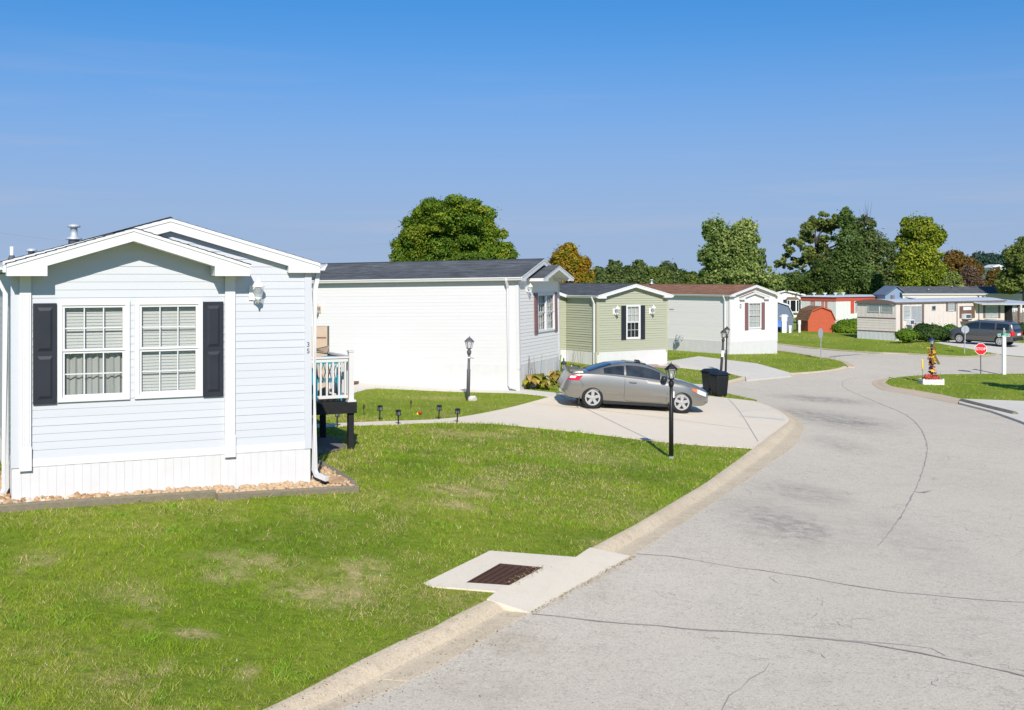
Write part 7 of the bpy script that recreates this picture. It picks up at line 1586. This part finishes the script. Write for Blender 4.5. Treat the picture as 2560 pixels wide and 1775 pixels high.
# ------------------------------------------------------------------ grass blades on the lawns
def grass(N, D0, D1, expo, seed, name):
    rg = np.random.default_rng(seed); u = rg.random(N); e = 2 - expo       # blade density falls as D**-expo
    D = (D0 ** e + u * (D1 ** e - D0 ** e)) ** (1 / e) if abs(e) > 1e-6 else D0 * (D1 / D0) ** u
    x = D * rg.uniform(-0.52, 0.52, N); y = D
    keep = region_of(x, y) == -1
    def foot(H, x0, x1, y0, y1):
        a = H.rotation_euler.z; dx = x - H.location.x; dy = y - H.location.y; lx = dx * math.cos(a) + dy * math.sin(a); ly = -dx * math.sin(a) + dy * math.cos(a); return (lx > x0) & (lx < x1) & (ly > y0) & (ly < y1)
    for H, d in ((H1, (-.02, 4.3, 0, 16)), (H2, (-.02, 4.3, 0, 19)), (H3, (-.02, 4.3, 0, 14)), (H4, (-.02, 4.3, 0, 18))): keep &= ~foot(H, *d)
    keep &= ~inpoly(x, y, bed) & ~inpoly(x, y, [v.xy for v in gbd]) & ~inpoly(x, y, [v.xy for v in pg])
    for (px, py, wx, wy, s_) in DRYSPOTS:       # the worn places carry fewer blades
        p = g(px, py); q = g(px + wx, py); r_ = g(px, py - wy); rr = ((x - p.x) / max(abs(q.x - p.x), .05)) ** 2 + ((y - p.y) / max(abs(r_.y - p.y), .05)) ** 2
        keep &= ~((rg.random(N) < 0.62 * s_ * np.clip(1.2 - rr, 0, 1) * (vnoise(x, y, .3, 17) > .38)))
    x, y, D = x[keep], y[keep], D[keep]; n = len(x); z = TZ(x, y) - 0.004
    n1 = vnoise(x, y, 1.7, 1); n2 = vnoise(x, y, 0.45, 2); n3 = vnoise(x, y, 4.5, 3); n4 = vnoise(x, y, 0.16, 4)
    dry = np.clip((0.45 * n1 + 0.35 * n2 + 0.3 * n3 - 0.52) * 3.2, 0, 1) * 0.65
    for (px, py, wx, wy, s) in DRYSPOTS:
        p = g(px, py); q = g(px + wx, py); r_ = g(px, py - wy); rr = ((x - p.x) / max(abs(q.x - p.x), .05)) ** 2 + ((y - p.y) / max(abs(r_.y - p.y), .05)) ** 2
        dry = np.maximum(dry, s * np.clip(1.25 - rr, 0, 1) * (0.35 + 0.9 * n2))
    dry = np.clip(dry, 0, 1)
    green = np.array([0.195, 0.315, 0.016]); yel = np.array([0.36, 0.42, 0.040]); tan = np.array([0.60, 0.47, 0.23]); deep = np.array([0.105, 0.19, 0.018])
    t = np.clip((0.55 * n1 + 0.45 * n4 + 0.25 * (rg.random(n) - .5) - 0.25) * 1.6, 0, 1)[:, None]
    c = green * (1 - t) + yel * t; dk = (np.clip((0.6 * vnoise(x, y, 0.9, 9) + 0.4 * vnoise(x, y, 2.6, 19) - 0.5) * 3.5, 0, 1) * 0.8)[:, None]; c = c * (1 - dk) + deep * dk
    isd = (rg.random(n) < dry * 0.9 + 0.04 + 0.12 * np.clip((vnoise(x, y, .35, 41) - .45) * 2.5, 0, 1))[:, None]; c = np.where(isd, tan * rg.uniform(.6, 1.2, n)[:, None], c * rg.uniform(.75, 1.25, n)[:, None])
    h = rg.uniform(.02, .062, n) * (0.45 + 1.25 * vnoise(x, y, .14, 31) ** 1.5) * (1 - 0.45 * dry) * (0.8 + 0.5 * n2) * (1 + np.clip((D - 12) / 60, 0, .8)); w = rg.uniform(.003, .0075, n) * (D / 11) ** 0.8
    weed = (vnoise(x, y, 0.28, 12) > 0.86) & (rg.random(n) < .5); h[weed] *= 1.25; w[weed] *= 2.2; c[weed] = np.array([0.19, 0.32, 0.03]) * rg.uniform(.8, 1.3, weed.sum())[:, None]
    fl = rg.random(n) < 0.00035; c[fl] = (0.75, 0.75, 0.70); w[fl] = 0.012; h[fl] = 0.035
    a = rg.uniform(0, 2 * np.pi, n); dx, dy = np.cos(a) * w / 2, np.sin(a) * w / 2; la = rg.uniform(0, 2 * np.pi, n); lean = h * rg.uniform(.25, 1.3, n)
    v = np.stack([np.c_[x - dx, y - dy, z], np.c_[x + dx, y + dy, z], np.c_[x + np.cos(la) * lean, y + np.sin(la) * lean, z + h]], 1).reshape(-1, 3)
    me = fast_mesh(name, v, np.arange(len(v)), 3, np.repeat(c, 3, axis=0)); o = link(name, me, 'grass'); o['kind'] = 'stuff'; return o
grass(520000, 8.0, 30.0, 1.75, 1, 'grass'); grass(170000, 28.0, 95.0, 2.2, 2, 'grass')
